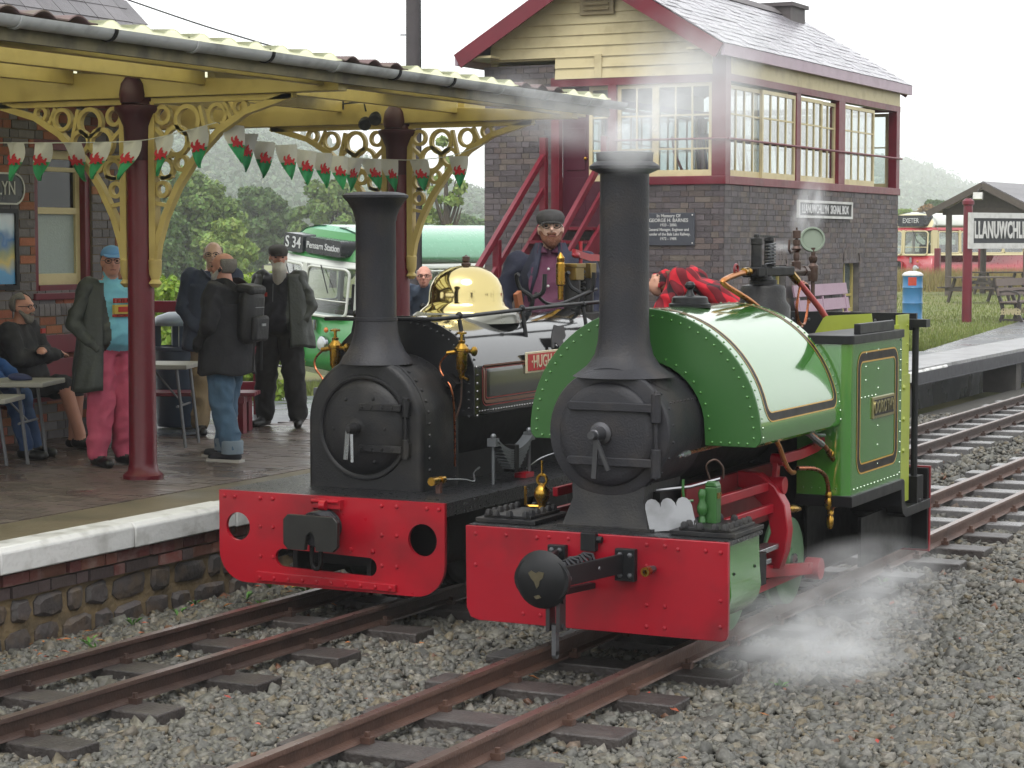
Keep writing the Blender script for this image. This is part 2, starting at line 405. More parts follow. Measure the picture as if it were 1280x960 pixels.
# fallen leaves on the ballast
LEAF=M('dead_leaf',S(176,98,48),.7,var=.3,rnd=.35,hue=.03)
mb=MB()
for i in range(230):
    if i<150: x,y=random.uniform(-3.5,-2.5),random.uniform(-3,3)
    else: x,y=random.uniform(-2.6,3.2),random.uniform(-3.5,5)
    z=gz(x,y)+.056+random.uniform(0,.014); a=random.uniform(0,6.3); s=random.uniform(.016,.036); t=random.uniform(-.5,.5)
    ca,sa=math.cos(a)*s,math.sin(a)*s
    mb.add([(x+ca,y+sa,z+t*s),(x-sa*.5,y+ca*.5,z+.004),(x-ca,y-sa,z-t*s*.4),(x+sa*.5,y-ca*.5,z+.006)],[(0,1,2,3)])
tag(mb.build('fallen_leaves',LEAF,None,0),'scattered orange and brown leaves lying on the ballast','leaves',kind='stuff')
WEED=M('weed_leaf',S(96,150,60),.6,var=.2,rnd=.2)
mb=MB(); rw=random.Random(9)
for i in range(26):
    x,y=rw.uniform(-3.5,-2.7) if i<17 else rw.uniform(-1.5,3.2),rw.uniform(-2.6,4); z=gz(x,y)+.03
    for k in range(7):
        a=rw.uniform(0,6.3); l=rw.uniform(.03,.075); h=rw.uniform(.02,.06); mb.add([(x,y,z),(x+math.cos(a+.4)*l*.5,y+math.sin(a+.4)*l*.5,z+h*.8),(x+math.cos(a)*l,y+math.sin(a)*l,z+h),(x+math.cos(a-.4)*l*.5,y+math.sin(a-.4)*l*.5,z+h*.7)],[(0,1,2,3)])
tag(mb.build('weeds',WEED,None,0),'small green weeds sprouting from the ballast','weeds',kind='stuff')
# ================================================================ tracks
RUST=M('rusty_rail',S(104,76,64),.55,metal=.25,var=.25,vs=8,bump=.4,bs=60,dirt=S(70,48,42),damt=.6,ds=5)
RUSTD=M('dark_rusty_rail',S(80,60,52),.5,metal=.25,var=.25,vs=8,bump=.4,bs=60,dirt=S(50,38,36),damt=.6,ds=5)
RAILTOP=M('worn_rail_top',S(150,128,120),.3,metal=.8,var=.2,vs=8)
SLEEPER=M('wet_timber_sleeper',S(66,60,58),.45,var=.35,vs=12,bump=.7,bs=50,rnd=.3,dirt=S(98,92,88),damt=.4,ds=7)
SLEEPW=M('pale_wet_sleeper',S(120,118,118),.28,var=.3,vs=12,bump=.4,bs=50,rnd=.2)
def railprof(): # half profile, head centre at 0, top z=0
    return [(-.024,0),(-.026,-.006),(-.026,-.022),(-.008,-.03),(-.007,-.078),(-.04,-.09),(-.045,-.1),(.045,-.1),(.04,-.09),(.007,-.078),(.008,-.03),(.026,-.022),(.026,-.006),(.024,0)]
def track(label,cx,path,rm,y0,y1,step,first):
    t=thing('railway_track',label,'track',(cx,0,-.13),group=None)
    for sgn in(-1,1):
        mb=MB(); pr=railprof(); k=len(pr); ys=[y for y in np.arange(y0,y1+.01,1.5)]
        vs=[(path(y)+sgn*.325+a,y,b) for y in ys for a,b in pr]
        fs=[(j*k+i,j*k+(i+1)%k,(j+1)*k+(i+1)%k,(j+1)*k+i) for j in range(len(ys)-1) for i in range(k)]
        mb.add(vs,fs); mm=[1 if (i%k)==k-1 else 0 for j in range(len(ys)-1) for i in range(k)]; mb.m=mm
        ends=[tuple(range(k)),tuple(range((len(ys)-1)*k,len(ys)*k))]; mb.add([],[]); mb.f+=ends; mb.m+=[0,0]
        mb.build('rail',[rm,RAILTOP],t,30,True)
    y=first; i=0; cl=MB()
    while y<y1:
        x=path(y); mb=MB(); w=random.uniform(1.3,1.42); tz_=-.102
        mb.box((x+random.uniform(-.04,.04),y,tz_-.06),(w,random.uniform(.21,.25),.12),(random.uniform(-.01,.01),0,random.uniform(-.03,.03)))
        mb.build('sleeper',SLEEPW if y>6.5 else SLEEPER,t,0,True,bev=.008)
        for sgn in(-1,1):
            for q in(-1,1):
                cl.box((x+sgn*.325+q*.062,y+q*.05,-.088),(.05,.045,.03)); cl.cyl((x+sgn*.325+q*.062,y+q*.05,-.09),(x+sgn*.325+q*.062,y+q*.05,-.05),.014,n=6)
        y+=step+random.uniform(-.04,.04); i+=1
    cl.build('rail_fixing',rm,t,30,True,kind='stuff')
    return t
track('near rusty narrow gauge track under the green engine',0,lambda y:-.005+.0*y-(.00012*(y-8)**2 if y>8 else 0),RUST,-6.0,60,.72,-5.55)
track('dark rusty narrow gauge track beside the platform wall under the black engine',-2.05,lambda y:-2.05+(.012*y if y<10 else .12-.0006*(y-10)**2),RUSTD,-5.0,60,.75,-4.6)
# ================================================================ platform
PZ=.36; EX=-3.57
PAVE=M('wet_brick_paver',S(116,102,96),.48,var=.3,vs=3,bump=.35,bs=60,rnd=.28,hue=.02,wet=.65)
PAVEBED=M('paver_joint',S(46,42,38),.6,var=.3,wet=.4)
SAND=M('sandy_concrete',S(122,110,86),.6,var=.25,vs=5,bump=.4,bs=40,dirt=S(84,80,62),damt=.6,ds=2.5,wet=.3)
COPING=M('whitewashed_coping',S(246,246,244),.55,var=.08,vs=5,bump=.4,bs=30,dirt=S(128,124,112),damt=.55,ds=5)
RUBBLE=M('dark_rubble_stone',S(82,76,74),.6,var=.35,vs=9,bump=1.2,bs=22,rnd=.25,hue=.02,dirt=S(124,100,70),damt=.5,ds=6)
LIME=M('old_lime_mortar',S(136,116,84),.9,var=.35,vs=8,bump=1.2,bs=30,dirt=S(80,72,58),damt=.6,ds=5)
WBRICK=M('worn_wall_brick',S(124,70,60),.75,var=.3,vs=12,bump=.6,bs=40,rnd=.3,hue=.015,dirt=S(176,160,152),damt=.4,ds=7)
WBRICK2=M('sooty_wall_brick',S(84,70,68),.7,var=.3,vs=12,bump=.6,bs=40,rnd=.3,hue=.015)
plat=thing('platform',None,None,(EX,0,PZ),kind='structure')
mb=MB(); mb.b2((-9.0,-6,-.5),(EX-.72,5.9,PZ-.03)); mb.b2((-6.75,5.9,-.5),(EX-.72,12.0,PZ-.03)); mb.build('core',PAVEBED,plat,0,True)
mb=MB(); mb.b2((EX-.72,-6,-.5),(EX-.2,12,PZ-.004)); mb.b2((EX-.42,12.001,-.5),(EX-.2,18.2,PZ-.06)); mb.build('kerb_strip',SAND,plat,0,True)
mb=MB(); mb.b2((EX-.2,-6,-.5),(EX-.07,18.5,PZ-.16)); mb.build('wall_backing',LIME,plat,0,True)
# pavers (small, seen at a grazing angle): one joined part of real blocks
mb=MB(); rot=None
y=-5.0
while y<11.9:
    x=EX-.725
    if int(round(y/.105))%2: mb.box((x-.05,y+.05,PZ-.03),(.096,.097,.06),None,0); x-=.1
    while x>(-8.8 if y<5.8 else -6.6):
        h=random.uniform(-.0015,.003)
        mb.box((x-.1,y+.05,PZ-.03+h/2),(.196,.097,.06+h),None,0); x-=.2
    y+=.105
mb.build('paver',PAVE,plat,0,True,kind='stuff')
# coping stones along the edge
y=-5.2; i=0
while y<19:
    L=random.uniform(1.05,1.35)
    if i in(0,): L=1.1
    mb=MB(); z1=PZ+random.uniform(-.006,.006)
    pr=[(EX+.01,z1-.16),(EX+.012,z1-.03),(EX-.02,z1),(EX-.2,z1+.002),(EX-.2,z1-.16)]
    mb.prism([(a,b) for a,b in pr],(0,y+.004,0),(1,0,0),(0,0,1),(0,L-.012,0)); mb.build('coping_stone',COPING,plat,30,True,bev=.01); y+=L; i+=1
# brick courses, then rubble
L=brick_list((EX-.04,-4.2,0),(0,1,0),(1,0,0),20.1,PZ-.16-.16,PZ-.16,[],lambda r,i,u,z:WBRICK if (r==1 or random.random()<.35) else WBRICK2,bl=.24,bh=.08,g=.014,dep=.09,jit=.012)
L.sort(key=lambda q:q[0][1]); pieces('brick',plat,L,150)
rs2=random.Random(5)
row=0; z=PZ-.32; RUB=MB()
while z>-.36:
    h=rs2.uniform(.11,.2); y=-4.2
    while y<15.8:
        l=rs2.uniform(.13,.42); mb=MB(); c=V(EX-.06,y+l/2,z-h/2); k=9
        pts=[]
        for j in range(k):
            a=2*PI*j/k+rs2.uniform(-.2,.2); e=.5*(abs(math.cos(a))**.6); pts.append((math.copysign(abs(math.cos(a))**.55,math.cos(a))*l*.47*rs2.uniform(.85,1.02),math.copysign(abs(math.sin(a))**.55,math.sin(a))*h*.46*rs2.uniform(.8,1.05)))
        ins=[(a*.72+rs2.uniform(-.01,.01),b*.7+rs2.uniform(-.01,.01)) for a,b in pts]; d=rs2.uniform(.008,.035)
        vs=[c+V(-.08,a,b) for a,b in pts]+[c+V(.0,a,b) for a,b in pts]+[c+V(d,a,b) for a,b in ins]
        mb.add(vs,[(j,(j+1)%k,k+(j+1)%k,k+j) for j in range(k)]+[(k+j,k+(j+1)%k,2*k+(j+1)%k,2*k+j) for j in range(k)]+[tuple(range(2*k,3*k))])
        if y<2.6: mb.build('rubble_stone',RUBBLE,plat,25,True)
        else: RUB.v,_o=RUB.v+mb.v,len(RUB.v); RUB.f+=[tuple(q+_o for q in f_) for f_ in mb.f]; RUB.m+=mb.m
        y+=l+.012
    z-=h+.012; row+=1
RUB.build('rubble_stone',RUBBLE,plat,25,True,kind='stuff')
# far brick part of the same wall, and the timber decked stretch over the void
L=brick_list((EX-.04,15.9,0),(0,1,0),(1,0,0),2.4,-.3,PZ-.16,[],lambda r,i,u,z:WBRICK2 if random.random()<.6 else WBRICK,bl=.24,bh=.08,g=.012,dep=.09,jit=.01)
pieces('brick',plat,L,90)
# ================================================================ platform beyond the paved part
ASPH=M('wet_asphalt',S(92,94,98),.42,var=.25,vs=2,bump=.4,bs=60,wet=.6)
ROADM=M('wet_road',S(84,88,94),.4,var=.25,vs=1.2,bump=.4,bs=70,wet=.65)
mb=MB(); mb.b2((-9.2,12.0,-.5),(EX-.9,23.6,PZ-.02)); mb.prism([(-4.95,23.6),(EX-.9,23.6),(EX-.9,62),(-9.4,62)],(0,0,-.5),(1,0,0),(0,1,0),(0,0,.5+PZ-.02)); tag(mb.build('platform_surface',ASPH,None,0),kind='structure')
mb=MB(); mb.add([(-9.9,23.6,.325),(-4.8,23.6,.325),(-4.6,62,.325),(-4.6,130,.3),(-55.5,130,.3)],[(0,1,2,3,4)]); tag(mb.build('lawn',GRASS,None,0),kind='structure')
mb=MB(); ds=[13,16,18,20,22,24,27,30,33,36.2]; az=[24+i*2 for i in range(18)]; n=len(az)
vs=[]
for d in ds:
    for a in az:
        x,y=4.48-d*math.sin(R(a)),-9.85+d*math.cos(R(a)); vs.append((x,y,min(tz(x,y),.33)+(-.3 if x>-6.6 else .012)))
mb.add(vs,[q for q in [(j*n+i,j*n+i+1,(j+1)*n+i+1,(j+1)*n+i) for j in range(len(ds)-1) for i in range(n-1)] if max(vs[t][0] for t in q)<-5.2])
tag(mb.build('road',ROADM,None,60),kind='structure')
DECK=M('pale_wet_deck_board',S(176,176,178),.35,var=.15,vs=6,bump=.4,bs=40,rnd=.12,dirt=S(120,118,116),damt=.5,ds=3)
IRONG=M('grey_iron_beam',S(74,74,80),.5,metal=.3,var=.25)
VOIDSHADE=M('painted_void_shade',S(34,32,32),.9,var=.2)  # near-black colour stands in for the shade under the deck
dk=thing('timber_deck','pale wet timber deck on a dark steel beam along the far platform edge','platform deck',(EX,24,.2))
y=12.0
while y<44:
    mb=MB(); mb.box((EX-.46,y+.11,PZ-.015),(.9,.205,.05)); mb.build('deck_board',DECK,dk,0,True); y+=.22
mb=MB(); mb.b2((EX-.04,18.3,PZ-.2),(EX+.015,60,PZ-.045)); mb.b2((EX-.08,18.3,PZ-.215),(EX+.03,60,PZ-.2)); mb.build('edge_beam',IRONG,dk,0,True)
for yy in(18.35,24.5,31,38):
    mb=MB(); mb.b2((EX-.6,yy,-.35),(EX-.06,yy+.35,PZ-.216)); mb.build('pier',MORTARD,dk,0,True)
mb=MB(); mb.b2((EX-1.2,18,-.4),(EX-.95,60,PZ-.05)); mb.build('back_wall',VOIDSHADE,dk,0,True)
# ================================================================ station building
WX=-7.65; BY=6.2
stn=thing('station_building','red and blue brick station building with slate roof behind the platform canopy','building',(WX,3,PZ))
winop=[(4.95-(-1),5.75-(-1),1.66,3.02),(1.2+1,2.1+1,1.66,3.02)]     # u measured from y=-1
rb=random.Random(11)
def pick(r,i,u,z):
    y=u-1
    near=min([min(abs(u-o[0]),abs(u-o[1])) for o in winop]+[abs(y-BY)])
    if near<.5 and z<3.1: 
        return BRICKB if (i+r//2+rb.randint(0,1))%3 else BRICKO
    if z<1.45: return BRICKO if rb.random()<.75 else BRICKR
    if z>2.75: return BRICKR if rb.random()<.7 else BRICKB
    return BRICKR if rb.random()<.55 else BRICKB
L=brick_list((WX,-1,0),(0,1,0),(1,0,0),BY+1,PZ+.0,4.0,winop,pick,bh=.078,jit=.002)
L=[q for q in L if q[0][1]>2.2]
L.sort(key=lambda q:-(q[0][1]+(0 if 1.0<q[0][2]<3.2 else -9)))
pieces('brick',stn,L,300)
mb=MB(); panel(mb,(WX,-1,0),(0,1,0),(1,0,0),BY+1,PZ,4.0,winop,.25); mb.build('wall',MORTAR,stn,0,True)
mb=MB(); mb.b2((WX-5,BY-.25,PZ-.4),(WX-.26,BY-.005,5.2)); mb.b2((WX-5,-1,PZ),(WX-4.8,BY-.26,4)); mb.build('end_wall',BRICKR,stn,0,True)
L=brick_list((WX-.004,BY,0),(-1,0,0),(0,1,0),1.4,PZ,4.0,[],lambda r,i,u,z:BRICKB if (i+r)%2 else BRICKO,bh=.078); pieces('brick',stn,L,0)
FROST=M('frosted_glass',S(176,192,190),.35,var=.12,vs=30,bump=.3,bs=60)
DARKGL=M('dark_window_glass',S(20,24,26),.08,var=.2,rvar=.02)
def sash(y0,y1,par):
    w=MB(); x=WX+.0
    for a,b in((y0,y0+.07),(y1-.07,y1)): w.b2((WX-.16,a,1.66),(WX-.02,b,3.02))
    w.b2((WX-.16,y0+.07,2.93),(WX-.02,y1-.07,3.02)); w.b2((WX-.16,y0+.07,1.66),(WX-.01,y1-.07,1.73)); f=w.build('window',BURG,par,0,True,bev=.004)
    s=MB(); a,b=y0+.07,y1-.07
    for (c,d) in((a,a+.06),(b-.06,b)): s.b2((WX-.13,c,1.73),(WX-.08,d,2.88))
    s.b2((WX-.13,a+.06,1.73),(WX-.08,b-.06,1.83)); s.b2((WX-.135,a+.06,2.36),(WX-.07,b-.06,2.42)); s.b2((WX-.13,a+.06,2.74),(WX-.08,b-.06,2.78)); s.b2((WX-.13,a+.06,2.85),(WX-.08,b-.06,2.93)); s.build('sash_frame',CREAM,f,0,True,bev=.003)
    g=MB(); g.b2((WX-.112,a+.04,1.8),(WX-.106,b-.04,2.38)); g.build('pane',FROST,f,0,True)
    g=MB(); g.b2((WX-.112,a+.04,2.4),(WX-.106,b-.04,2.9)); g.build('pane',DARKGL,f,0,True)
    s=MB(); s.b2((WX-.1,y0-.04,1.6),(WX+.035,y1+.04,1.66)); s.build('sill',BURG,f,0,True,bev=.006)
    s=MB(); y=y0-.12
    while y<y1+.1:
        s.cyl((WX-.05,y,1.53),(WX-.05,y+.068,1.53),.065,n=14); s.b2((WX-.1,y,1.46),(WX+.014,y+.068,1.53)); y+=.075
    s.build('brick_sill',BRICKB,f,30,True)
sash(4.95,5.75,stn); sash(1.2,2.1,stn)
# roof slates
rot=Euler((0,R(45),0)).to_matrix(); L=[]
ux,un=V(-math.cos(R(45)),0,math.sin(R(45))),V(math.sin(R(45)),0,math.cos(R(45)))
org=V(-7.12,0,3.82); mb=MB()
for r in range(14):
    y=BY+.08-(.125 if r%2 else 0); first=True
    while y>2.6:
        wd=.125 if (first and r%2) else .25
        c=org+ux*(r*.2+.16)+un*(.012+random.uniform(0,.004)); L.append((V(c.x,y-wd/2,c.z),(.34,wd-.008,.008),Matrix((ux*-1,V(0,1,0),un)).transposed()@Euler((0,R(-1.6),0)).to_matrix(),SLATE)); y-=wd; first=False
rf=MB(); rot2=Matrix((ux,V(0,1,0),un)).transposed(); rf.box(org+ux*1.6+V(0,2.6,0)-un*.05,(3.2,7.3,.1),rot2); rf.box(V(-11.6,2.6,4.9),(4,7.3,.1),(0,R(-35),0))
roof=rf.build('roof',SLATE,stn,0,True)
pieces('slate',roof,L,260)
bg=MB(); bg.box(org+ux*1.6+V(0,BY+.06,0)-un*.1,(3.2,.03,.2),rot2); bg.build('bargeboard',BURG,stn,0,True)
# name totem and poster
SIGNK=M('dark_sign_enamel',S(38,42,44),.3,var=.1)
tt=thing('name_totem','dark station name totem with white lettering on the brick wall','sign',(WX+.02,4.1,2.45))
mb=MB(); mb.ring([(3.35+.14*math.cos(a) if math.cos(a)<0 else 4.64+.14*math.cos(a),2.57+.14*math.sin(a)) for a in [R(i*15) for i in range(24)]],[(3.35+.125*math.cos(a) if math.cos(a)<0 else 4.64+.125*math.cos(a),2.57+.125*math.sin(a)) for a in [R(i*15) for i in range(24)]],(WX+.01,0,0),(0,1,0),(0,0,1),(.03,0,0)); mb.build('border',WHITE,tt,30,True)
mb=MB(); mb.prism([(3.35+.126*math.cos(a) if math.cos(a)<0 else 4.64+.126*math.cos(a),2.57+.126*math.sin(a)) for a in [R(i*15) for i in range(24)]],(WX+.01,0,0),(0,1,0),(0,0,1),(.022,0,0)); mb.build('plate',SIGNK,tt,30,True)
mb=MB(); mb.lathe([(.0,0),(.26,0),(.26,.02),(0,.02)],(WX+.008,3.95,2.57),(1,0,0),32); mb.build('roundel',SIGNK,tt,30,True)
mb=MB(); mb.tube([(WX+.026,3.95+.265*math.cos(R(i*10)),2.57+.265*math.sin(R(i*10))) for i in range(36)],.012,6,closed=True); mb.build('roundel_border',WHITE,tt,30,True)
text('lettering','LLANUWCHLLYN',.17,WHITE,tt,(WX+.036,4.66,2.57),(R(90),0,R(90)),sx=.78,ext=.003,align='RIGHT')
def poster_mat():
    m=bpy.data.materials.new('seaside_print'); m.use_nodes=True; N=m.node_tree.nodes; L=m.node_tree.links; p=N['Principled BSDF']
    g=N.new('ShaderNodeNewGeometry'); s=N.new('ShaderNodeSeparateXYZ'); L.new(g.outputs['Position'],s.inputs[0])
    n=N.new('ShaderNodeTexNoise'); n.inputs['Scale'].default_value=4; L.new(g.outputs['Position'],n.inputs[0])
    a=N.new('ShaderNodeMath'); a.operation='MULTIPLY_ADD'; L.new(n.outputs['Fac'],a.inputs[0]); a.inputs[1].default_value=.35; L.new(s.outputs['Z'],a.inputs[2])
    mr=N.new('ShaderNodeMapRange'); mr.inputs[1].default_value=1.85; mr.inputs[2].default_value=2.5; L.new(a.outputs[0],mr.inputs[0])
    r=N.new('ShaderNodeValToRGB'); L.new(mr.outputs[0],r.inputs[0]); e=r.color_ramp.elements
    cols=[(0,S(70,130,180)),(.3,S(90,150,200)),(.45,S(200,180,110)),(.6,S(140,150,120)),(.72,S(60,110,170)),(.85,S(180,200,220)),(1,S(200,210,225))]
    while len(e)<len(cols): e.new(.5)
    for q,(t,c) in zip(e,cols): q.position=t; q.color=(*c,1)
    L.new(r.outputs[0],p.inputs['Base Color']); p.inputs['Roughness'].default_value=.25; return m
po=thing('poster_frame','black framed blue seaside poster on the station wall','poster',(WX,4.1,1.75))
mb=MB(); mb.ring([(3.5,1.7),(4.68,1.7),(4.68,2.4),(3.5,2.4)],[(3.54,1.74),(4.64,1.74),(4.64,2.36),(3.54,2.36)],(WX+.008,0,0),(0,1,0),(0,0,1),(.04,0,0)); mb.build('frame',BLACKP,po,0,True)
mb=MB(); mb.b2((WX+.008,3.53,1.75),(WX+.03,4.65,2.37)); mb.build('print',poster_mat(),po,0,True)
# ================================================================ canopy
can=thing('platform_canopy','ochre timbered platform canopy with corrugated roof, white gutter and burgundy iron columns','canopy',(-5.02,4.9,PZ))
RX0,RX1=-3.16,-7.6; RZ0=3.345; RS=.035
rz=lambda x:RZ0+RS*(RX0-x)
TILE=M('brown_corrugated_sheet',S(110,84,82),.6,var=.3,vs=6,bump=.3,bs=30,dirt=S(120,124,84),damt=.4,ds=5)
TILEM=M('mossy_corrugated_sheet',S(150,150,112),.6,var=.3,vs=6,bump=.4,bs=30,dirt=S(110,118,60),damt=.6,ds=7)
def trans_mat():
    m=bpy.data.materials.new('translucent_sheet'); m.use_nodes=True; N=m.node_tree.nodes; L=m.node_tree.links; p=N['Principled BSDF']
    p.inputs['Base Color'].default_value=(*S(166,174,150),1); p.inputs['Roughness'].default_value=.4
    t=N.new('ShaderNodeBsdfTranslucent'); t.inputs[0].default_value=(*S(240,240,222),1); mx=N.new('ShaderNodeMixShader'); mx.inputs[0].default_value=.85
    L.new(p.outputs[0],mx.inputs[1]); L.new(t.outputs[0],mx.inputs[2]); L.new(mx.outputs[0],N['Material Output'].inputs[0]); return m
TRANS=trans_mat()
# sheets: .9 m wide strips with three rolls
y=-3.6; i=0; order=[TILE,TRANS,TRANS,TILE,TRANS,TRANS,TRANS,TILE,TRANS,TRANS,TILE,TRANS]
while y<7.2:
    mb=MB(); k=42; y1=min(y+.9,7.28); vs=[]
    for x in (RX0+.03,(RX0+RX1)/2,RX1):
        for th in (0,-.008):
            for j in range(k+1):
                yy=y+(y1-y)*j/k*1.02; ph=((yy+3.6)/.3)%1; hgt=.034*max(0,math.cos((ph-.5)*2*PI*.8))
                vs.append((x,yy,rz(x)+.02+hgt+th))
    q=k+1
    for a in range(2):
        for th in range(2):
            b=(a*2+th)*q; c=((a+1)*2+th)*q
            mb.f+=[(b+j,b+j+1,c+j+1,c+j) for j in range(k)]; mb.m+=[0]*k
    mb.f+=[(j,j+1,q+j+1,q+j) for j in range(k)]+[(4*q+j,4*q+j+1,5*q+j+1,5*q+j) for j in range(k)]; mb.m+=[0]*(2*k); mb.v=[tuple(p) for p in vs]
    mb.build('roof_sheet',order[i%len(order)],can,50,True); y+=.9; i+=1
# gutter with straps, fascia
GUT=M('weathered_white_gutter',S(206,208,210),.4,var=.12,vs=4,dirt=S(96,96,92),damt=.5,ds=5)
mb=MB(); pr=[(math.cos(a)*.062,math.sin(a)*.062) for a in [PI+PI*i/10 for i in range(11)]]; inn=[(a*.9,b*.9) for a,b in pr[::-1]]
mb.prism(pr+inn,(-3.11,-4,3.335),(1,0,0),(0,0,1),(0,11.4,0)); mb.build('gutter',GUT,can,50,True)
yy=-3.2
while yy<7.3:
    mb=MB(); mb.tube([(-3.11+math.cos(a)*.067,yy,3.335+math.sin(a)*.067) for a in [PI+PI*i/10 for i in range(11)]],.0,flat=(.004,.014),nrm=(0,1,0)); mb.build('gutter_strap',BLACKP if rb.random()<.6 else GUT,can,50,True); yy+=.82
FASC=M('stained_fascia',S(150,140,108),.7,var=.3,vs=6,dirt=S(70,68,60),damt=.75,ds=4)
mb=MB(); mb.b2((-3.215,-4,3.21),(-3.18,7.3,3.335)); mb.build('fascia',FASC,can,0,True)
# crossbeams on columns, purlins between
CY=[-.9,2.94,6.78]
for yb in CY:
    mb=MB(); mb.prism([(-3.27,3.17),(-3.27,rz(-3.27)-.12),(-7.6,rz(-7.6)-.01),(-7.6,3.17)],(0,yb-.06,0),(1,0,0),(0,0,1),(0,.12,0)); mb.build('crossbeam',OCHRE,can,0,True,bev=.006)
for xp in(-3.42,-4.42,-5.6,-6.7):
    ends=[-4]+[q for yb in CY for q in(yb-.062,yb+.062)]+[7.25]
    for a,b in zip(ends[::2],ends[1::2]):
        mb=MB(); zt=rz(xp)+.0; mb.b2((xp-.035,a,zt-.145),(xp+.035,b,zt-.005)); mb.build('purlin',OCHRE,can,0,True,bev=.005)
COLM=M('burgundy_column_paint',S(112,14,34),.35,var=.12,bump=.25,bs=30)
CAPM=M('dark_burgundy_cap',S(74,18,36),.45,var=.15)
def ringpts(cx,cz,r,n=20): return [(cx+r*math.cos(2*PI*i/n),cz+r*math.sin(2*PI*i/n)) for i in range(n)]
for yb in CY:
    mb=MB(); mb.lathe([(.15,0),(.15,.03),(.115,.06),(.103,.12),(.098,1.2),(.094,2.62)],(-5.02,yb,PZ),n=28); c=mb.build('column',COLM,can,40,True)
    mb=MB(); mb.lathe([(.094,2.35),(.1,2.37),(.1,2.42),(.11,2.46),(.115,2.6),(.15,2.68),(.18,2.72),(.18,2.75),(.13,2.76),(.12,2.79),(.1,2.81),(.085,2.88),(.06,2.93),(0,2.95)],(-5.02,yb,PZ),n=28); mb.lathe([(.0,0),(.09,.01),(.1,.07),(.085,.15),(.05,.2),(0,.21)],(-5.02,yb-.075,3.12),n=20); mb.build('column_cap',CAPM,can,40,True)
    for s in(1,-1):
        X=lambda a:-5.02+s*(.1+a)
        mb=MB(); fl=(.022,.03); nr=(0,1,0)
        P2=lambda pts:[(X(a),yb,z) for a,z in pts]
        mb.tube(P2([(.03,1.9),(.03,3.14)]),0,flat=(.028,.035),nrm=nr)
        mb.tube(P2([(.03,3.145),(1.24,3.145)]),0,flat=(.02,.03),nrm=nr)
        mb.tube(P2([(.03,1.92),(.06,2.1),(.13,2.3),(.25,2.52),(.42,2.74),(.62,2.92),(.85,3.05),(1.25,3.16)]),0,flat=(.024,.03),nrm=nr)
        mb.lathe([(.02,0),(.05,.03),(.03,.06),(.045,.1),(.05,.2),(.03,.22)],(X(.03),yb,1.78),n=10)
        # trefoil in the corner
        for cx,cz,r in((.34,3.0,.1),(.24,2.85,.1),(.43,2.86,.075)):
            mb.tube(P2(ringpts(cx,cz,r)),0,flat=(.016,.022),nrm=nr,closed=True)
        for cx,cz,r in((.6,3.03,.075),(.8,3.08,.05),(.135,2.65,.07),(.11,2.5,.05),(.28,2.69,.05),(.12,3.04,.06)):
            mb.tube(P2(ringpts(cx,cz,r,16)),0,flat=(.014,.02),nrm=nr,closed=True)
        for a,b in(((.05,2.95),(.14,2.87)),((.45,3.1),(.5,2.9)),((.66,3.12),(.72,3.0)),((.05,2.74),(.2,2.74)),((.34,2.9),(.34,2.8)),((.2,2.6),(.1,2.58)),((.05,2.4),(.16,2.38))):
            mb.tube(P2([a,b]),0,flat=(.014,.02),nrm=nr)
        mb.build('bracket',OCHRE,can,40,True)
# lamps hanging from the canopy
LAMPK=M('black_lamp_housing',S(30,30,34),.45,var=.2)
lp=thing('floodlight','small black twin floodlight hanging on a rod under the canopy','lamp',(-4.65,5.5,3.2))
mb=MB(); mb.tube([(-4.82,5.5,3.22),(-4.82,5.5,3.35)],.008); mb.tube([(-4.82,5.5,3.27),(-4.62,5.5,3.28),(-4.6,5.5,3.2)],.008); mb.build('arm',LAMPK,lp,40,True)
for cx,cz in((-4.63,3.13),(-4.53,3.17)):
    mb=MB(); mb.lathe([(.0,0),(.035,.005),(.05,.05),(.055,.1),(.045,.11),(0,.1)],(cx,5.55,cz),(.35,-.8,-.4),14); mb.build('lamp_head',LAMPK,lp,40,True)
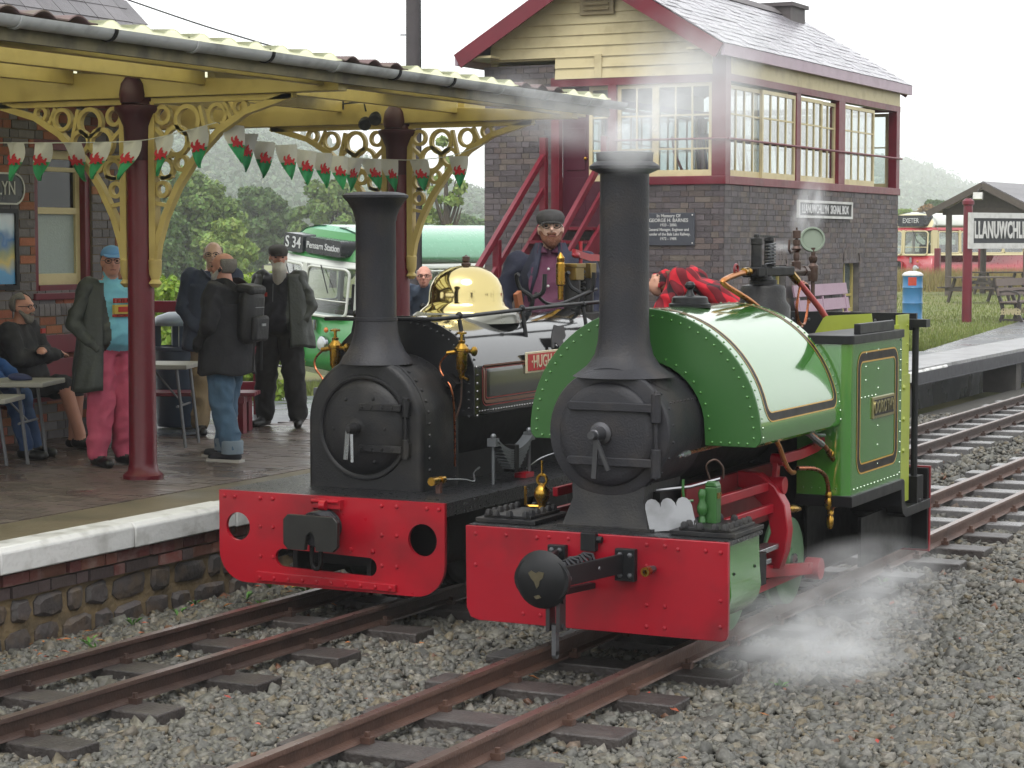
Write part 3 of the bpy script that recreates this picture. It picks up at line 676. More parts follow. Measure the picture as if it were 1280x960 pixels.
# ================================================================ bunting
FLW=M('flag_white',S(226,224,222),.8,var=.06); FLG=M('flag_green',S(52,168,108),.8,var=.1); FLR=M('flag_red',S(206,36,52),.8,var=.05)
DR=[(-.34,-.22),(-.26,-.04),(-.36,.1),(-.3,.26),(-.2,.3),(-.22,.12),(-.12,.08),(-.1,.22),(.0,.34),(.1,.38),(.06,.22),(.16,.2),(.12,.1),(.24,.04),(.3,.14),(.4,.12),(.34,.0),(.3,-.1),(.38,-.22),(.24,-.2),(.18,-.1),(.04,-.1),(.06,-.22),(-.06,-.22),(-.08,-.1),(-.2,-.22)]
def bunting(label,pts,nfl,start=.02,turn=0):
    t=thing('bunting',label,'bunting',pts[len(pts)//2],group=None); P=spline(pts,10)
    mb=MB(); mb.tube(P,.004,5); mb.build('string',WHITE,t,40,True)
    acc=[0]
    for a,b in zip(P,P[1:]): acc.append(acc[-1]+(b-a).length)
    def at(s):
        s=min(max(s,0),acc[-1]-1e-4)
        for i in range(len(P)-1):
            if acc[i+1]>=s: q=(s-acc[i])/(acc[i+1]-acc[i]); return P[i].lerp(P[i+1],q),(P[i+1]-P[i]).normalized()
    for i in range(nfl):
        s=start+(acc[-1]-start)*(i+.1)/nfl; p,d=at(s); W=.17; H=.29; d=(d*(1-turn)+V(.893,.449,0)*turn*random.uniform(.7,1.3)+V(0,0,random.uniform(-.15,.1))*turn).normalized()   # the breeze turns each pennant about its knot
        tw=random.uniform(-.4,.4); cur=random.uniform(-.06,.1)
        nrm=V(d.y,-d.x,0).normalized(); down=(V(0,0,-1)+nrm*random.uniform(-.2,.35)+d*random.uniform(-.1,.25)).normalized()
        K=6
        def pt(u,v):  # u across -.5...5, v down 0..1
            wdt=W*(1-v**1.9); return p+d*(W/2)+d*(u*wdt)*math.cos(tw*v)+nrm*(u*wdt*math.sin(tw*v*2)+cur*v*v+.02*math.sin(u*6+v*5))+down*(H*v)
        f=MB(); rows=[0,.12,.25,.38,.5,.62,.75,.88,1.0]
        for j,v in enumerate(rows):
            for u in range(K+1): f.v.append(tuple(pt(u/K-.5,v)))
        for j in range(len(rows)-1):
            for u in range(K): f.f.append((j*(K+1)+u,j*(K+1)+u+1,(j+1)*(K+1)+u+1,(j+1)*(K+1)+u)); f.m.append(0 if rows[j+1]<=.5 else 1)
        fl=f.build('pennant',[FLW,FLG],t,60,True)
        e=MB(); q=[]
        for a,b in DR: q.append((a,b))
        ctr=pt(0,.47); ud=(pt(.2,.47)-pt(-.2,.47)).normalized(); vd=(pt(0,.3)-pt(0,.6)).normalized(); nn=ud.cross(vd)
        if nn.dot(V(cam.location)-ctr)<0: nn=-nn
        ang=max(.25,abs(nn.dot((V(cam.location)-ctr).normalized())))
        e.prism([(a*.14,b*.15) for a,b in q],ctr+nn*.006,ud,vd,nn*.002); e.build('dragon_emblem',FLR,fl,0,True)
    return t
bunting('string of white and green dragon pennants crossing the nearer canopy column',[(-7.3,2.84,2.9),(-6.29,2.82,2.865),(-5.6,2.8,2.85),(-4.95,2.8,2.85),(-4.6,2.82,2.9),(-4.28,2.86,2.97)],11)
bunting('string of white and green dragon pennants sagging towards the farther canopy column',[(-4.28,2.88,2.97),(-4.5,3.6,2.89),(-4.65,4.5,2.85),(-4.9,5.6,2.83),(-5.02,6.6,2.845),(-4.75,6.64,2.84),(-4.42,6.66,2.87),(-4.1,6.7,2.97)],12,.02,.72)
# ================================================================ signal box
SBX0,SBX1,SBY0,SBY1=-8.72,-5.28,15.585,23.3; SZ=2.84
sb=thing('signal_box','dark brick signal box with cream boarded gable and burgundy framed windows','signal box',(-7,19,PZ))
SBR=M('sooty_blue_brick',S(98,90,92),.6,var=.25,vs=10,bump=.5,bs=50,rnd=.32,hue=.03,dirt=S(66,58,62),damt=.5,ds=2.5)
SBR2=M('worn_brown_brick',S(108,96,90),.65,var=.25,vs=10,bump=.5,bs=50,rnd=.34,hue=.03,dirt=S(72,66,66),damt=.4,ds=3)
SBM=M('sooty_mortar',S(112,108,106),.9,var=.35,vs=5,bump=.4,bs=50,dirt=S(150,146,140),damt=.5,ds=6)
sp=lambda r,i,u,z:SBR if random.random()<.6 else SBR2
door=(-7.62+8.72,-6.86+8.72,2.3,4.3)
gop=[door,(-7.68+8.72,3.44,SZ,4.6)]
L1=brick_list((SBX0,SBY0,0),(1,0,0),(0,-1,0),3.44,PZ,4.44,gop,sp,bl=.225,bh=.075,g=.008,jit=.0025)
wins=[(20.5-SBY0,21.28-SBY0,1.05,1.78),(17.2-SBY0,17.95-SBY0,1.05,1.78)]
L2=brick_list((SBX1,SBY0,0),(0,1,0),(1,0,0),SBY1-SBY0,PZ,SZ,wins,sp,bl=.225,bh=.075,g=.008,jit=.0025)
L1.sort(key=lambda q:-q[0][2]); L2.sort(key=lambda q:-q[0][2])
pieces('brick',sb,L1[:210]+L2[:90]+L1[210:]+L2[90:],300)
mb=MB(); panel(mb,(SBX0,SBY0,0),(1,0,0),(0,-1,0),3.44,PZ,4.44,gop,.22); panel(mb,(SBX1,SBY0+.23,0),(0,1,0),(1,0,0),SBY1-SBY0-.23,PZ,SZ,[(a-.23,b-.23,c,d) for a,b,c,d in wins],.22)
mb.b2((SBX0,SBY0+.23,PZ),(SBX0+.22,SBY1,SZ)); mb.b2((SBX0+.23,SBY1-.2,PZ),(SBX1-.23,SBY1-.005,SZ)); mb.build('wall',SBM,sb,0,True)
# lower arched windows
for a,b,c,d in wins:
    y0,y1=a+SBY0,b+SBY0; x=SBX1
    f=MB(); ym=(y0+y1)/2; w_=(y1-y0)/2
    out_=[(y0,c),(y1,c)]+[(ym+w_*math.cos(t),d-.02+.1*math.sin(t)) for t in [PI*i/10 for i in range(11)]]
    inn=[(y0+.06,c+.06),(y1-.06,c+.06)]+[(ym+(w_-.06)*math.cos(t),d-.06+.08*math.sin(t)) for t in [PI*i/10 for i in range(11)]]
    YEL=M('yellow_window_paint',S(206,190,116),.5,var=.1); f.ring(out_,inn,(x-.14,0,0),(0,1,0),(0,0,1),(.05,0,0)); f.b2((x-.13,ym-.015,c+.05),(x-.1,ym+.015,d+.03)); f.b2((x-.13,y0+.05,c+.24),(x-.1,y1-.05,c+.27)); wn=f.build('window',YEL,sb,30,True)
    g=MB(); g.b2((x-.125,y0+.02,c+.02),(x-.12,y1-.02,d+.02)); g.build('pane',M('grey_window_glass',S(96,108,108),.08,var=.2,rvar=.02),wn,0,True)
    s=MB(); s.b2((x-.12,y0-.06,c-.07),(x+.03,y1+.06,c)); s.build('sill',M('stone_sill',S(120,116,112),.7),wn,0,True)
    s=MB()
    for i in range(9):
        t=PI*(i+.5)/9; cy_,cz=ym+(w_+.11)*math.cos(t),d-.02+(.1+.12)*math.sin(t); s.box((x-.02,cy_,cz),(.06,.065,.2),(t-PI/2 if False else 0,0,0)) if False else s.box((x-.012,ym+(w_+.02)*math.cos(t)*1.0,d+.06+.1*math.sin(t)),(.04,.075,.2),(-(PI/2-t)*-.35,0,0))
    s.build('brick_arch',SBR2,wn,0,True)
# floor, interior
INT=M('interior_paint',S(150,140,116),.7,var=.15); INTD=M('interior_dark',S(54,44,40),.6,var=.2)
mb=MB(); mb.b2((SBX0+.23,SBY0+.25,2.62),(SBX1-.23,SBY1-.21,2.7)); mb.build('floor',INTD,sb,0,True)
# frame posts (burgundy)
mb=MB(); mb.b2((SBX0,SBY0-.03,SZ),(SBX0+.0,SBY0,SZ))
mb=MB(); mb.b2((-6.86,SBY0-.035,SZ),(SBX1+.03,SBY0+.1,SZ+.11)); mb.b2((SBX1-.1,SBY0+.1,SZ),(SBX1+.03,SBY1+.03,SZ+.11)); mb.b2((SBX0-.03,SBY0+.25,SZ),(SBX0+.1,SBY1+.03,SZ+.11)); mb.b2((SBX0+.1,SBY1-.1,SZ),(SBX1-.1,SBY1+.03,SZ+.11)); mb.build('sill_band',BURG,sb,0,True,bev=.008)
def post(x0,x1,y0,y1,z0,z1,m=BURG): 
    mb=MB(); mb.b2((x0,y0,z0),(x1,y1,z1)); mb.build('post',m,sb,0,True,bev=.006)
ZB,ZT=SZ+.11,4.2
post(SBX1-.17,SBX1+.02,SBY0-.02,SBY0+.17,ZB,4.5); post(-6.9,-6.78,SBY0-.02,SBY0+.1,2.3,4.26); post(-7.72,-7.6,SBY0-.02,SBY0+.1,2.3,4.26)
mb=MB(); mb.b2((-7.72,SBY0-.022,4.14),(SBX1-.17,SBY0+.098,4.24)); mb.build('lintel',BURG,sb,0,True)
for y0,y1 in((18.32,18.5),(20.2,20.5),(23.14,23.32)): post(SBX1-.12,SBX1+.015,y0,y1,ZB,4.24)
for y0,y1 in((17.5,17.62),(19.4,19.52),(21.3,21.42),(23.18,23.3)): post(SBX0,SBX0+.12,y0,y1,ZB,4.24)
mb=MB(); mb.b2((SBX1-.12,SBY0+.17,4.16),(SBX1+.018,SBY1+.02,4.25)); mb.b2((SBX0-.018,SBY0+.22,4.16),(SBX0+.12,SBY1+.02,4.25)); mb.b2((SBX0+.12,SBY1-.1,4.16),(SBX1-.12,SBY1+.018,4.25)); mb.build('head_beam',BURG,sb,0,True)
mb=MB(); mb.b2((SBX1-.1,SBY0+.17,4.25),(SBX1+.01,SBY1+.02,4.5)); mb.b2((SBX0-.01,SBY0+.22,4.25),(SBX0+.1,SBY1+.02,4.5)); mb.build('fascia_board',CREAM,sb,0,True)
PANE=glassmat('clear_pane',(.86,.9,.9),.02,.35)
def casement(p0,U,Nn,w,z0,z1,nx,nz,par,vb=None):
    """glazed frame from p0 along U: frame, bars, one pane sheet"""
    p0,U,Nn=V(p0),V(U),V(Nn); rot=Matrix((U,Nn,V(0,0,1))).transposed(); B=MB()
    bx=lambda u0,u1,a,b,t=.04:B.box(p0+U*((u0+u1)/2)+V(0,0,(a+b)/2),(u1-u0,t,b-a),rot)
    bx(0,.05,z0,z1); bx(w-.05,w,z0,z1); bx(.05,w-.05,z0,z0+.08); bx(.05,w-.05,z1-.05,z1)
    for i in range(1,nx): u=.05+(w-.1)*i/nx; bx(u-.011,u+.011,z0+.08,z1-.05,.03)
    for i in (nz if isinstance(nz,(list,tuple)) else [z0+(z1-z0)*i/nz for i in range(1,nz)]):
        bx(.05,w-.05,i-.011,i+.011,.026)
    f=B.build('window',CREAM,par,0,True)
    G=MB(); G.box(p0+U*(w/2)+V(0,0,(z0+z1)/2),(w-.08,.004,z1-z0-.1),rot); G.build('pane',PANE,f,0,True)
    return f
# gable windows: narrow, then wide; door light
casement((-6.78,SBY0+.05,0),(1,0,0),(0,-1,0),.54,ZB,4.14,2,[3.0+.73,3.3],sb)
casement((-6.24,SBY0+.03,0),(1,0,0),(0,-1,0),.79,ZB,4.14,3,[3.73,3.3],sb)
# side windows (sliding sashes)
for y0,w_,off in((15.76,1.36,.06),(16.98,1.33,.02),(18.51,.98,.02),(19.28,.92,.06),(20.5,1.5,.02)):
    casement((SBX1-off,y0,0),(0,1,0),(1,0,0),w_,ZB,4.12,4 if w_>1 else 3,[3.75],sb)
for y0,w_ in((15.9,1.58),(17.63,1.75),(19.53,1.75),(21.43,1.73)): casement((SBX0+.05,y0,0),(0,1,0),(-1,0,0),w_,ZB,4.14,4,[3.6],sb)
for x0,w_ in((SBX0+.14,1.05),(SBX0+1.2,1.05),(SBX0+2.26,1.03)): casement((x0,SBY1-.05,0),(1,0,0),(0,1,0),w_,ZB,4.14,3,[3.6],sb)
# safety rail across the windows
mb=MB(); mb.cyl((SBX1+.05,SBY0+.0,3.42),(SBX1+.05,SBY1+.02,3.42),.016,n=8); mb.cyl((-6.8,SBY0-.05,3.42),(SBX1+.05,SBY0-.05,3.42),.014,n=8)
for y in(18.4,20.35,23.2): mb.cyl((SBX1,y,3.42),(SBX1+.055,y,3.42),.012,n=6)
mb.build('window_rail',BURG,sb,40,True)
# door and its side light
mb=MB(); mb.b2((-7.6,SBY0+.1,2.3),(-7.22,SBY0+.15,4.14)); 
DB=M('dark_burgundy_door',S(82,10,40),.4,var=.12); dd=mb.build('door',DB,sb,0,True)
mb=MB(); mb.b2((-7.55,SBY0+.09,2.4),(-7.27,SBY0+.1,2.95)); mb.b2((-7.55,SBY0+.09,3.05),(-7.27,SBY0+.1,3.6)); mb.build('door_panel',DB,dd,0,True,bev=.004)
mb=MB(); mb.ell((-7.26,SBY0+.07,3.2),.025); mb.build('handle',BRASS,dd,40,True)
casement((-7.22,SBY0+.12,0),(1,0,0),(0,-1,0),.33,2.9,4.14,1,[3.73,3.3],sb)
mb=MB(); mb.b2((-7.22,SBY0+.1,2.3),(-6.9,SBY0+.15,2.9)); mb.build('door_infill',DB,sb,0,True)
# block shelf, levers, stove inside
mb=MB(); mb.b2((SBX1-.9,17,3.5),(SBX1-.6,22,3.56)); mb.b2((SBX1-.85,17.6,3.56),(SBX1-.65,17.9,3.9)); mb.b2((SBX1-.85,19.3,3.56),(SBX1-.65,19.8,3.86)); mb.b2((SBX1-.85,20.8,3.56),(SBX1-.65,21.1,3.95))
for y in(17,22): mb.b2((SBX1-.78,y,2.7),(SBX1-.72,y+.06,3.5))
mb.build('block_shelf',INTD,sb,0,True)
RED=M('red_lever_paint',S(170,24,30),.4); BLU=M('blue_lever_paint',S(40,60,120),.4)
for i in range(12):
    mb=MB(); y=17.3+i*.33; mb.cyl((SBX1-1.1,y,2.7),(SBX1-1.2-(.2 if i%4==0 else 0),y,3.35),.02,n=6); mb.cyl((SBX1-1.2-(.2 if i%4==0 else 0),y,3.35),(SBX1-1.23-(.2 if i%4==0 else 0),y,3.55),.014,n=6); mb.build('lever',[RED,BLACKP,BLU][i%3],sb,40,True)
# gable boards
apx,apz,ez=-7.08,5.74,4.5; slope=.605
mb=MB(); mb.prism([(SBX0+.05,4.5),(SBX1-.05,4.5),(apx,apz-.08)],(0,SBY0+.03,0),(1,0,0),(0,0,1),(0,.08,0)); mb.prism([(SBX0+.05,4.5),(SBX1-.05,4.5),(apx,apz-.08)],(0,SBY1-.08,0),(1,0,0),(0,0,1),(0,.08,0)); mb.b2((-7.6,SBY0+.03,4.24),(SBX1-.17,SBY0+.1,4.5)); mb.b2((SBX0+.1,SBY0+.23,4.5),(SBX1-.1,SBY1-.1,4.54)); mb.build('gable_panel',CREAM,sb,0,True)
z=4.24; hb=.142
def lim(zz): h=(apz-.05-zz)/slope; return max(apx-h,SBX0+.1),min(apx+h,SBX1-.16)
while z<5.55:
    a0,b0=lim(z); a1,b1=lim(z+hb); 
    segs=[(a0,b0,a1,b1)]
    if z<4.44: segs=[(-7.66,-7.08,-7.66,-7.08),(-6.98,b0,-6.98,b1)] if z<4.5 else segs
    for (p,q,p1,q1) in segs:
        m_=MB(); y=SBY0
        vs=[(p,y-.03,z),(q,y-.03,z),(q1,y-.008,z+hb+.012),(p1,y-.008,z+hb+.012),(p,y+.03,z),(q,y+.03,z),(q1,y+.03,z+hb+.012),(p1,y+.03,z+hb+.012)]
        m_.add(vs,[(0,1,2,3),(4,7,6,5),(0,4,5,1),(3,2,6,7),(0,3,7,4),(1,5,6,2)]); m_.build('gable_board',CREAM,sb,0,True)
    z+=hb
mb=MB(); mb.b2((-7.08,SBY0-.045,4.24),(-6.98,SBY0+.03,4.55)); mb.build('gable_strut',CREAM,sb,0,True)
mb=MB(); mb.prism([(-7.28,5.06),(-6.8,5.06),(-6.8,5.36),(-7.04,5.46),(-7.28,5.36)],(0,SBY0-.07,0),(1,0,0),(0,0,1),(0,.06,0)); vt=mb.build('gable_vent',M('weathered_vent',S(176,160,124),.7,var=.25),sb,0,True)
for k in range(4):
    mb=MB(); mb.box((-7.04,SBY0-.085,5.13+k*.065),(.36,.05,.012),(R(35),0,0)); mb.build('louvre',M('weathered_vent',S(176,160,124)),vt,0,True)
# roof
for s in(1,-1):
    ux=V(s*1,0,-slope).normalized(); un=V(s*slope,0,1).normalized(); Ls=2.19; org=V(apx,0,apz)
    rot=Matrix((ux,V(0,1,0),un)).transposed()
    m_=MB(); m_.box(org+ux*(Ls/2)+V(0,(SBY0+SBY1)/2-.0,0)-un*.03,(Ls,SBY1-SBY0+.7,.05),rot); rf=m_.build('roof',SLATE,sb,0,True)
    L=[]
    if s>0:
        r=0; d=Ls+.03
        while d>.1:
            y=SBY0-.36-(.14 if r%2 else 0)
            while y<SBY1+.33:
                a,b=max(y,SBY0-.36),min(y+.28,SBY1+.35)
                if b-a>.05: L.append((org+ux*(d-.13)+V(0,(a+b)/2,0)+un*(.012+random.uniform(0,.006)),(.3,b-a-.008,.009),rot@Euler((0,R(-1.4+random.uniform(-.6,.6)),0)).to_matrix(),SLATEGLARE))
                y+=.28
            d-=.17; r+=1
        pieces('slate',rf,L,300)
    # bargeboards
    for yb in(SBY0-.37,SBY1+.33):
        m_=MB(); m_.prism([(0,.0),(Ls+.04,0),(Ls+.04,-.2),(0,-.2)],org+V(0,yb,0)+un*.0,ux,un,(0,.04,0)); m_.build('bargeboard',BURG,sb,0,True)
    m_=MB(); e=org+ux*(Ls+.02); m_.b2((e.x-.02,SBY0-.33,e.z-.15),(e.x+.03,SBY1+.32,e.z+.0)); m_.build('eaves_board',M('mauve_eaves_paint',S(206,184,198),.5,var=.12,dirt=S(170,150,160),damt=.4),sb,0,True)
    m_=MB(); m_.b2((min(e.x,e.x-s*.5),SBY0-.3,e.z-.06),(max(e.x,e.x-s*.5),SBY1+.3,e.z-.03)); m_.build('soffit',CREAM,sb,0,True)
mb=MB(); mb.prism([(-.12,-.05),(0,.06),(.12,-.05)],(apx,SBY0-.36,apz+.02),(1,0,0),(0,0,1),(0,SBY1-SBY0+.7,0)); mb.build('ridge_tile',BRICKB,sb,0,True)
mb=MB(); mb.b2((apx-.25,22.5,5.3),(apx+.25,23.2,5.84)); mb.b2((apx-.3,22.45,5.84),(apx+.3,23.25,5.9)); mb.build('chimney',SBR,sb,0,True)
# name board and memorial plaque
nb=thing('signal_box_nameboard','white framed black name board on the signal box side wall','sign',(SBX1,19.6,2.55))
mb=MB(); mb.ring([(18.36,2.44),(20.8,2.44),(20.8,2.69),(18.36,2.69)],[(18.4,2.475),(20.76,2.475),(20.76,2.655),(18.4,2.655)],(SBX1+.01,0,0),(0,1,0),(0,0,1),(.04,0,0)); mb.build('frame',WHITE,nb,0,True)
mb=MB(); mb.b2((SBX1+.008,18.39,2.47),(SBX1+.03,20.77,2.66)); mb.build('board',BLACKP,nb,0,True)
text('lettering','LLANUWCHLLYN  SIGNAL BOX',.175,M('letter_white',S(250,250,250),.5,var=0),nb,(SBX1+.034,19.58,2.562),(R(90),0,R(90)),sx=.82,ext=.003,off=.002,spacing=1.04)
pq=thing('memorial_plaque','grey slate memorial plaque with white engraved lines on the dark brick wall','plaque',(-6.03,SBY0,2.05))
mb=MB(); mb.b2((-6.39,SBY0-.035,2.06),(-5.67,SBY0-.01,2.48)); mb.build('slab',M('grey_slate_slab',S(78,82,90),.4,var=.1),pq,0,True,bev=.004)
for i,(t,s) in enumerate((('In Memory Of',.06),('GEORGE H. BARNES',.064),('1923 - 2000.',.05),('General Manager, Engineer and',.052),('Founder of the Bala Lake Railway.',.052),('1972 - 1989.',.05))):
    lt=text('lettering',t,s,WHITE,pq,(-6.03,SBY0-.036,2.44-i*.059),(R(90),0,0),ext=.001,sx=.86 if s==.052 else .95,off=.0006); lt['kind']='stuff'
mb=MB()
for x in(-6.36,-5.7):
    for z in(2.09,2.45): mb.rivet((x,SBY0-.035,z),(0,-1,0),.012)
mb.build('fixing_screw',WHITE,pq,40,True,kind='stuff')
# ---------------------------------------------------------------- staircase
st=thing('staircase','burgundy timber staircase with handrails rising to the signal box door','stairs',(-7.27,13.6,PZ))
N=11; y0,y1=12.75,15.3; zf=2.3
for i in range(N):
    t=(i+.5)/N; mb=MB(); mb.box((-7.27,y0+(y1-y0)*t,PZ+(zf-PZ)*(i+1)/N-.02),(.82,.26,.04)); mb.build('tread',BURG,st,0,True)
mb=MB(); mb.b2((-7.72,y1+.0,zf-.06),(-6.84,SBY0-.04,zf)); mb.build('landing',BURG,st,0,True)
for x in(-7.72,-6.84):
    mb=MB(); mb.bar((x,y0-.15,PZ-.02),(x,y1,zf-.06),.05,.24); mb.build('stringer',BURG,st,0,True)
    mb=MB(); mb.bar((x,y0-.1,PZ+.78),(x,y1+.05,zf+.93),.06,.085); mb.build('handrail',BURG,st,0,True,bev=.006)
    mb=MB(); mb.bar((x,y0-.1,PZ+.4),(x,y1+.05,zf+.5),.045,.08); mb.build('mid_rail',BURG,st,0,True,bev=.006)
    for yy,zt in((y0-.1,.95),(y0+1.25,1.85),(y1+.05,zf+1.17-PZ)):
        zb=PZ if yy<y0+.5 else PZ+(zf-PZ)*(yy-y0)/(y1-y0)-.2; mb=MB(); mb.b2((x-.045,yy-.045,zb),(x+.045,yy+.045,PZ+zt if yy>y0+2 or yy<y0 else PZ+.82+(zf-PZ)*(yy-y0)/(y1-y0))); mb.build('newel_post',BURG,st,0,True,bev=.006)
# ================================================================ locomotives: shared materials
GREEN=M('loco_green_enamel',S(66,134,46),.14,var=.1,vs=3,coat=1,rvar=.05,bump=.1,bs=4)
GREEND=M('loco_green_plate',S(52,104,46),.34,var=.08,vs=3,rvar=.05)
PALEG=M('pale_green_wheel',S(104,140,104),.45,var=.12)
LIME=M('lime_cab_paint',S(176,190,72),.45,var=.08,dirt=S(140,150,60),damt=.3)
REDL=M('red_beam_enamel',S(168,10,36),.3,var=.12,vs=4,dirt=S(70,18,24),damt=.5,ds=2.2,bump=.1,bs=6,rvar=.06)
REDB=M('bright_red_beam',S(184,10,36),.3,var=.12,vs=4,dirt=S(78,20,26),damt=.5,ds=2.2,bump=.1,bs=6,rvar=.06)
SMOKE=M('smokebox_black',S(42,42,48),.52,spec=.35,var=.22,vs=6,bump=.3,bs=90,dirt=S(70,62,56),damt=.45,ds=5)
SMOKE2=M('smokebox_iron',S(30,30,33),.45,spec=.3,var=.25,vs=5,bump=.25,bs=80,dirt=S(74,70,64),damt=.4,ds=5)
LBLACK=M('loco_gloss_black',S(14,15,18),.14,var=.1,coat=.6,rvar=.05,bump=.1,bs=4)
FRAMEK=M('oily_black_frame',S(15,14,15),.55,var=.3,vs=8,spec=.2)
WETK=M('wet_black_footplate',S(30,31,34),.3,var=.3,vs=20,bump=1,bs=70)
BRIGHT=M('bright_steel',S(190,192,196),.25,metal=.9,var=.15)
GOLD=M('lining_yellow',S(214,164,64),.4,var=.05); LINEK=M('lining_black',S(24,19,16),.5,var=.15,spec=.25)
LINER=M('lining_red',S(150,34,30),.4,var=.05); LINEB=M('lining_brown',S(126,84,66),.4,var=.05)
ORANGEP=M('orange_copper_pipe',S(214,140,78),.3,metal=.8,var=.15); REDPIPE=M('faded_red_pipe',S(196,84,84),.45,var=.1)
DARKB=M('brown_bronze',S(92,72,64),.4,metal=.6,var=.2)
def ribbon(mb,pts,nrms,wdt,off=.003,m=0,closed=True):
    """flat painted line lying on a surface: points with their normals"""
    k=len(pts); vs=[]
    for i in range(k):
        p,n=V(pts[i]),V(nrms[i]).normalized(); d=V(pts[(i+1)%k] if (closed or i<k-1) else pts[i])-V(pts[i-1] if (closed or i>0) else pts[i]); d.normalize(); s=d.cross(n).normalized()
        vs+=[p+n*off+s*wdt/2,p+n*off-s*wdt/2]
    fs=[(2*i,2*i+1,2*((i+1)%k)+1,2*((i+1)%k)) for i in range(k if closed else k-1)]
    mb.add(vs,fs,m)
def rrect(u0,u1,v0,v1,r,n=6,m=8):
    o=[]
    for cx,cy,a in((u1-r,v1-r,0),(u0+r,v1-r,90),(u0+r,v0+r,180),(u1-r,v0+r,270)):
        for i in range(n+1): t=R(a+90*i/n); o.append((cx+r*math.cos(t),cy+r*math.sin(t)))
    # subdivide long straight runs
    q=[]
    for i in range(len(o)):
        a,b=o[i],o[(i+1)%len(o)]; L=math.hypot(b[0]-a[0],b[1]-a[1]); k=max(1,int(L/.05))
        for j in range(k): q.append((a[0]+(b[0]-a[0])*j/k,a[1]+(b[1]-a[1])*j/k))
    return q
def wheel(par,x,y,r,s,mat,rimat):
    t=MB(); t.lathe([(r-.05,-.03),(r-.012,-.03),(r,-.024),(r+.004,.03),(r+.022,.035),(r+.022,.05),(r-.05,.05)],(x,y,r),(-s,0,0),32); w=t.build('wheel',rimat,par,30)
    h=MB(); h.lathe([(.0,-.045),(.07,-.045),(.075,-.02),(.09,.0),(r-.07,.0),(r-.05,-.012),(r-.048,.03),(0,.03)],(x,y,r),(-s,0,0),32)
    for k in range(8):
        a=R(k*45+20); h.bar((x+s*.012,y+.06*math.cos(a),r+.06*math.sin(a)),(x+s*.012,y+(r-.05)*math.cos(a),r+(r-.05)*math.sin(a)),.03,.028,up=(1,0,0))
    h.build('wheel_centre',mat,w,35)
    c=MB(); c.cyl((x+s*.03,y+.11,r-.06),(x+s*.09,y+.11,r-.06),.035,n=14); c.cyl((x,y,r),(x+s*.06,y,r),.045,n=14); c.build('crank_pin',BRIGHT,w,35)
    return w
def pipe(par,pts,r,mat,name='pipe',n=8): 
    mb=MB(); mb.tube(spline(pts,5) if len(pts)>2 else pts,r,n); return mb.build(name,mat,par,50)
def chimney(par,y,z0,prof,mat,r):
    mb=MB(); mb.lathe(prof,(0,y,0),n=36,cap=False); return mb.build('chimney',mat,par,35)
# ================================================================ green saddle tank engine
do=thing('green_locomotive','green saddle tank steam locomotive with red front beam and single round buffer','locomotive',(0,0,0))
# frames and boiler
mb=MB()
for s in(-1,1): mb.b2((s*.25,.05,.12),(s*.27,3.6,.62))
mb.b2((-.25,2.3,.1),(.25,3.5,.5)); mb.build('frame',FRAMEK,do,0)
mb=MB(); mb.cyl((0,.66,1.13),(0,2.2,1.13),.335,n=32); mb.b2((-.33,1.9,.35),(.33,2.7,1.2)); mb.b2((-.24,.3,.6),(.24,2.0,.82)); mb.build('boiler',FRAMEK,do,35)
# front beam
mb=MB(); pr=[(-.74,.625),(.74,.625),(.74,.16),(.73,.135),(.705,.125),(-.66,.125),(-.71,.14),(-.735,.19)]
mb.prism(pr,(0,-.012,0),(1,0,0),(0,0,1),(0,.025,0)); bm_=mb.build('front_beam',REDL,do,20,bev=.003)
mb=MB(); rv=[(-.68,.585),(-.5,.588),(-.32,.585),(-.25,.592),(-.14,.59),(.3,.59),(.4,.588),(.47,.575),(.62,.578),(.7,.575),(.3,.28),(.4,.28),(.3,.17),(.4,.17),(-.3,.3),(-.4,.3),(-.3,.18),(-.4,.18),(.7,.2),(.7,.33),(-.68,.42),(.3,.48),(-.28,.48)]
for x,z in rv: mb.rivet((x,-.012,z),(0,-1,0),.013)
mb.build('beam_rivet',REDL,bm_,40,kind='stuff')
# centre buffer
SPR=M('buffer_spring',S(52,52,56),.35,metal=.6)
bf=MB(); bf.prism([(math.cos(R(a))*.148,math.sin(R(a))*.115) for a in range(0,360,12)],(0,-.62,.475),(1,0,0),(0,0,1),(0,.03,0)); 
bf.lathe([(0,-.03),(.06,-.028),(.11,-.012),(.145,.012)],(0,-.62,.475),(0,1,0),30); bfo=bf.build('buffer',BLACKP,do,60)
mb=MB(); mb.prism([(-.045,.03),(-.03,.042),(-.005,.03),(.01,.04),(.04,.036),(.034,.01),(.018,-.004),(.012,-.03),(.0,-.045),(-.012,-.012),(-.03,.004)],(-.01,-.653,.48),(1,0,0),(0,0,1),(0,.012,0)); mb.build('worn_patch',M('worn_brass_patch',S(84,76,52),.6,metal=.2,var=.4,vs=30),bfo,0)
mb=MB(); mb.prism([(-.02,-.085),(.01,-.075),(.02,-.09),(-.005,-.098)],(-.01,-.645,.48),(1,0,0),(0,0,1),(0,.012,0)); mb.build('worn_patch',M('worn_brass_patch',S(120,104,60)),bfo,0)
mb=MB()
for s in(-1,1): mb.bar((s*.06,-.58,.48),(s*.18,-.06,.49),.02,.1)
mb.b2((-.08,-.59,.42),(.08,-.56,.53)); mb.b2((-.24,-.055,.41),(-.14,-.014,.56)); mb.b2((.14,-.055,.4),(.25,-.014,.565)); mb.bar((0,-.56,.39),(0,-.02,.36),.04,.03)
bk=mb.build('buffer_bracket',BLACKP,do,0,bev=.004)
mb=MB(); mb.tube([(.045*math.cos(t*1.1),-.56+.5*t/60,.49+.045*math.sin(t*1.1)) for t in range(61)],.011,6); mb.build('buffer_spring',SPR,bk,50)
mb=MB()
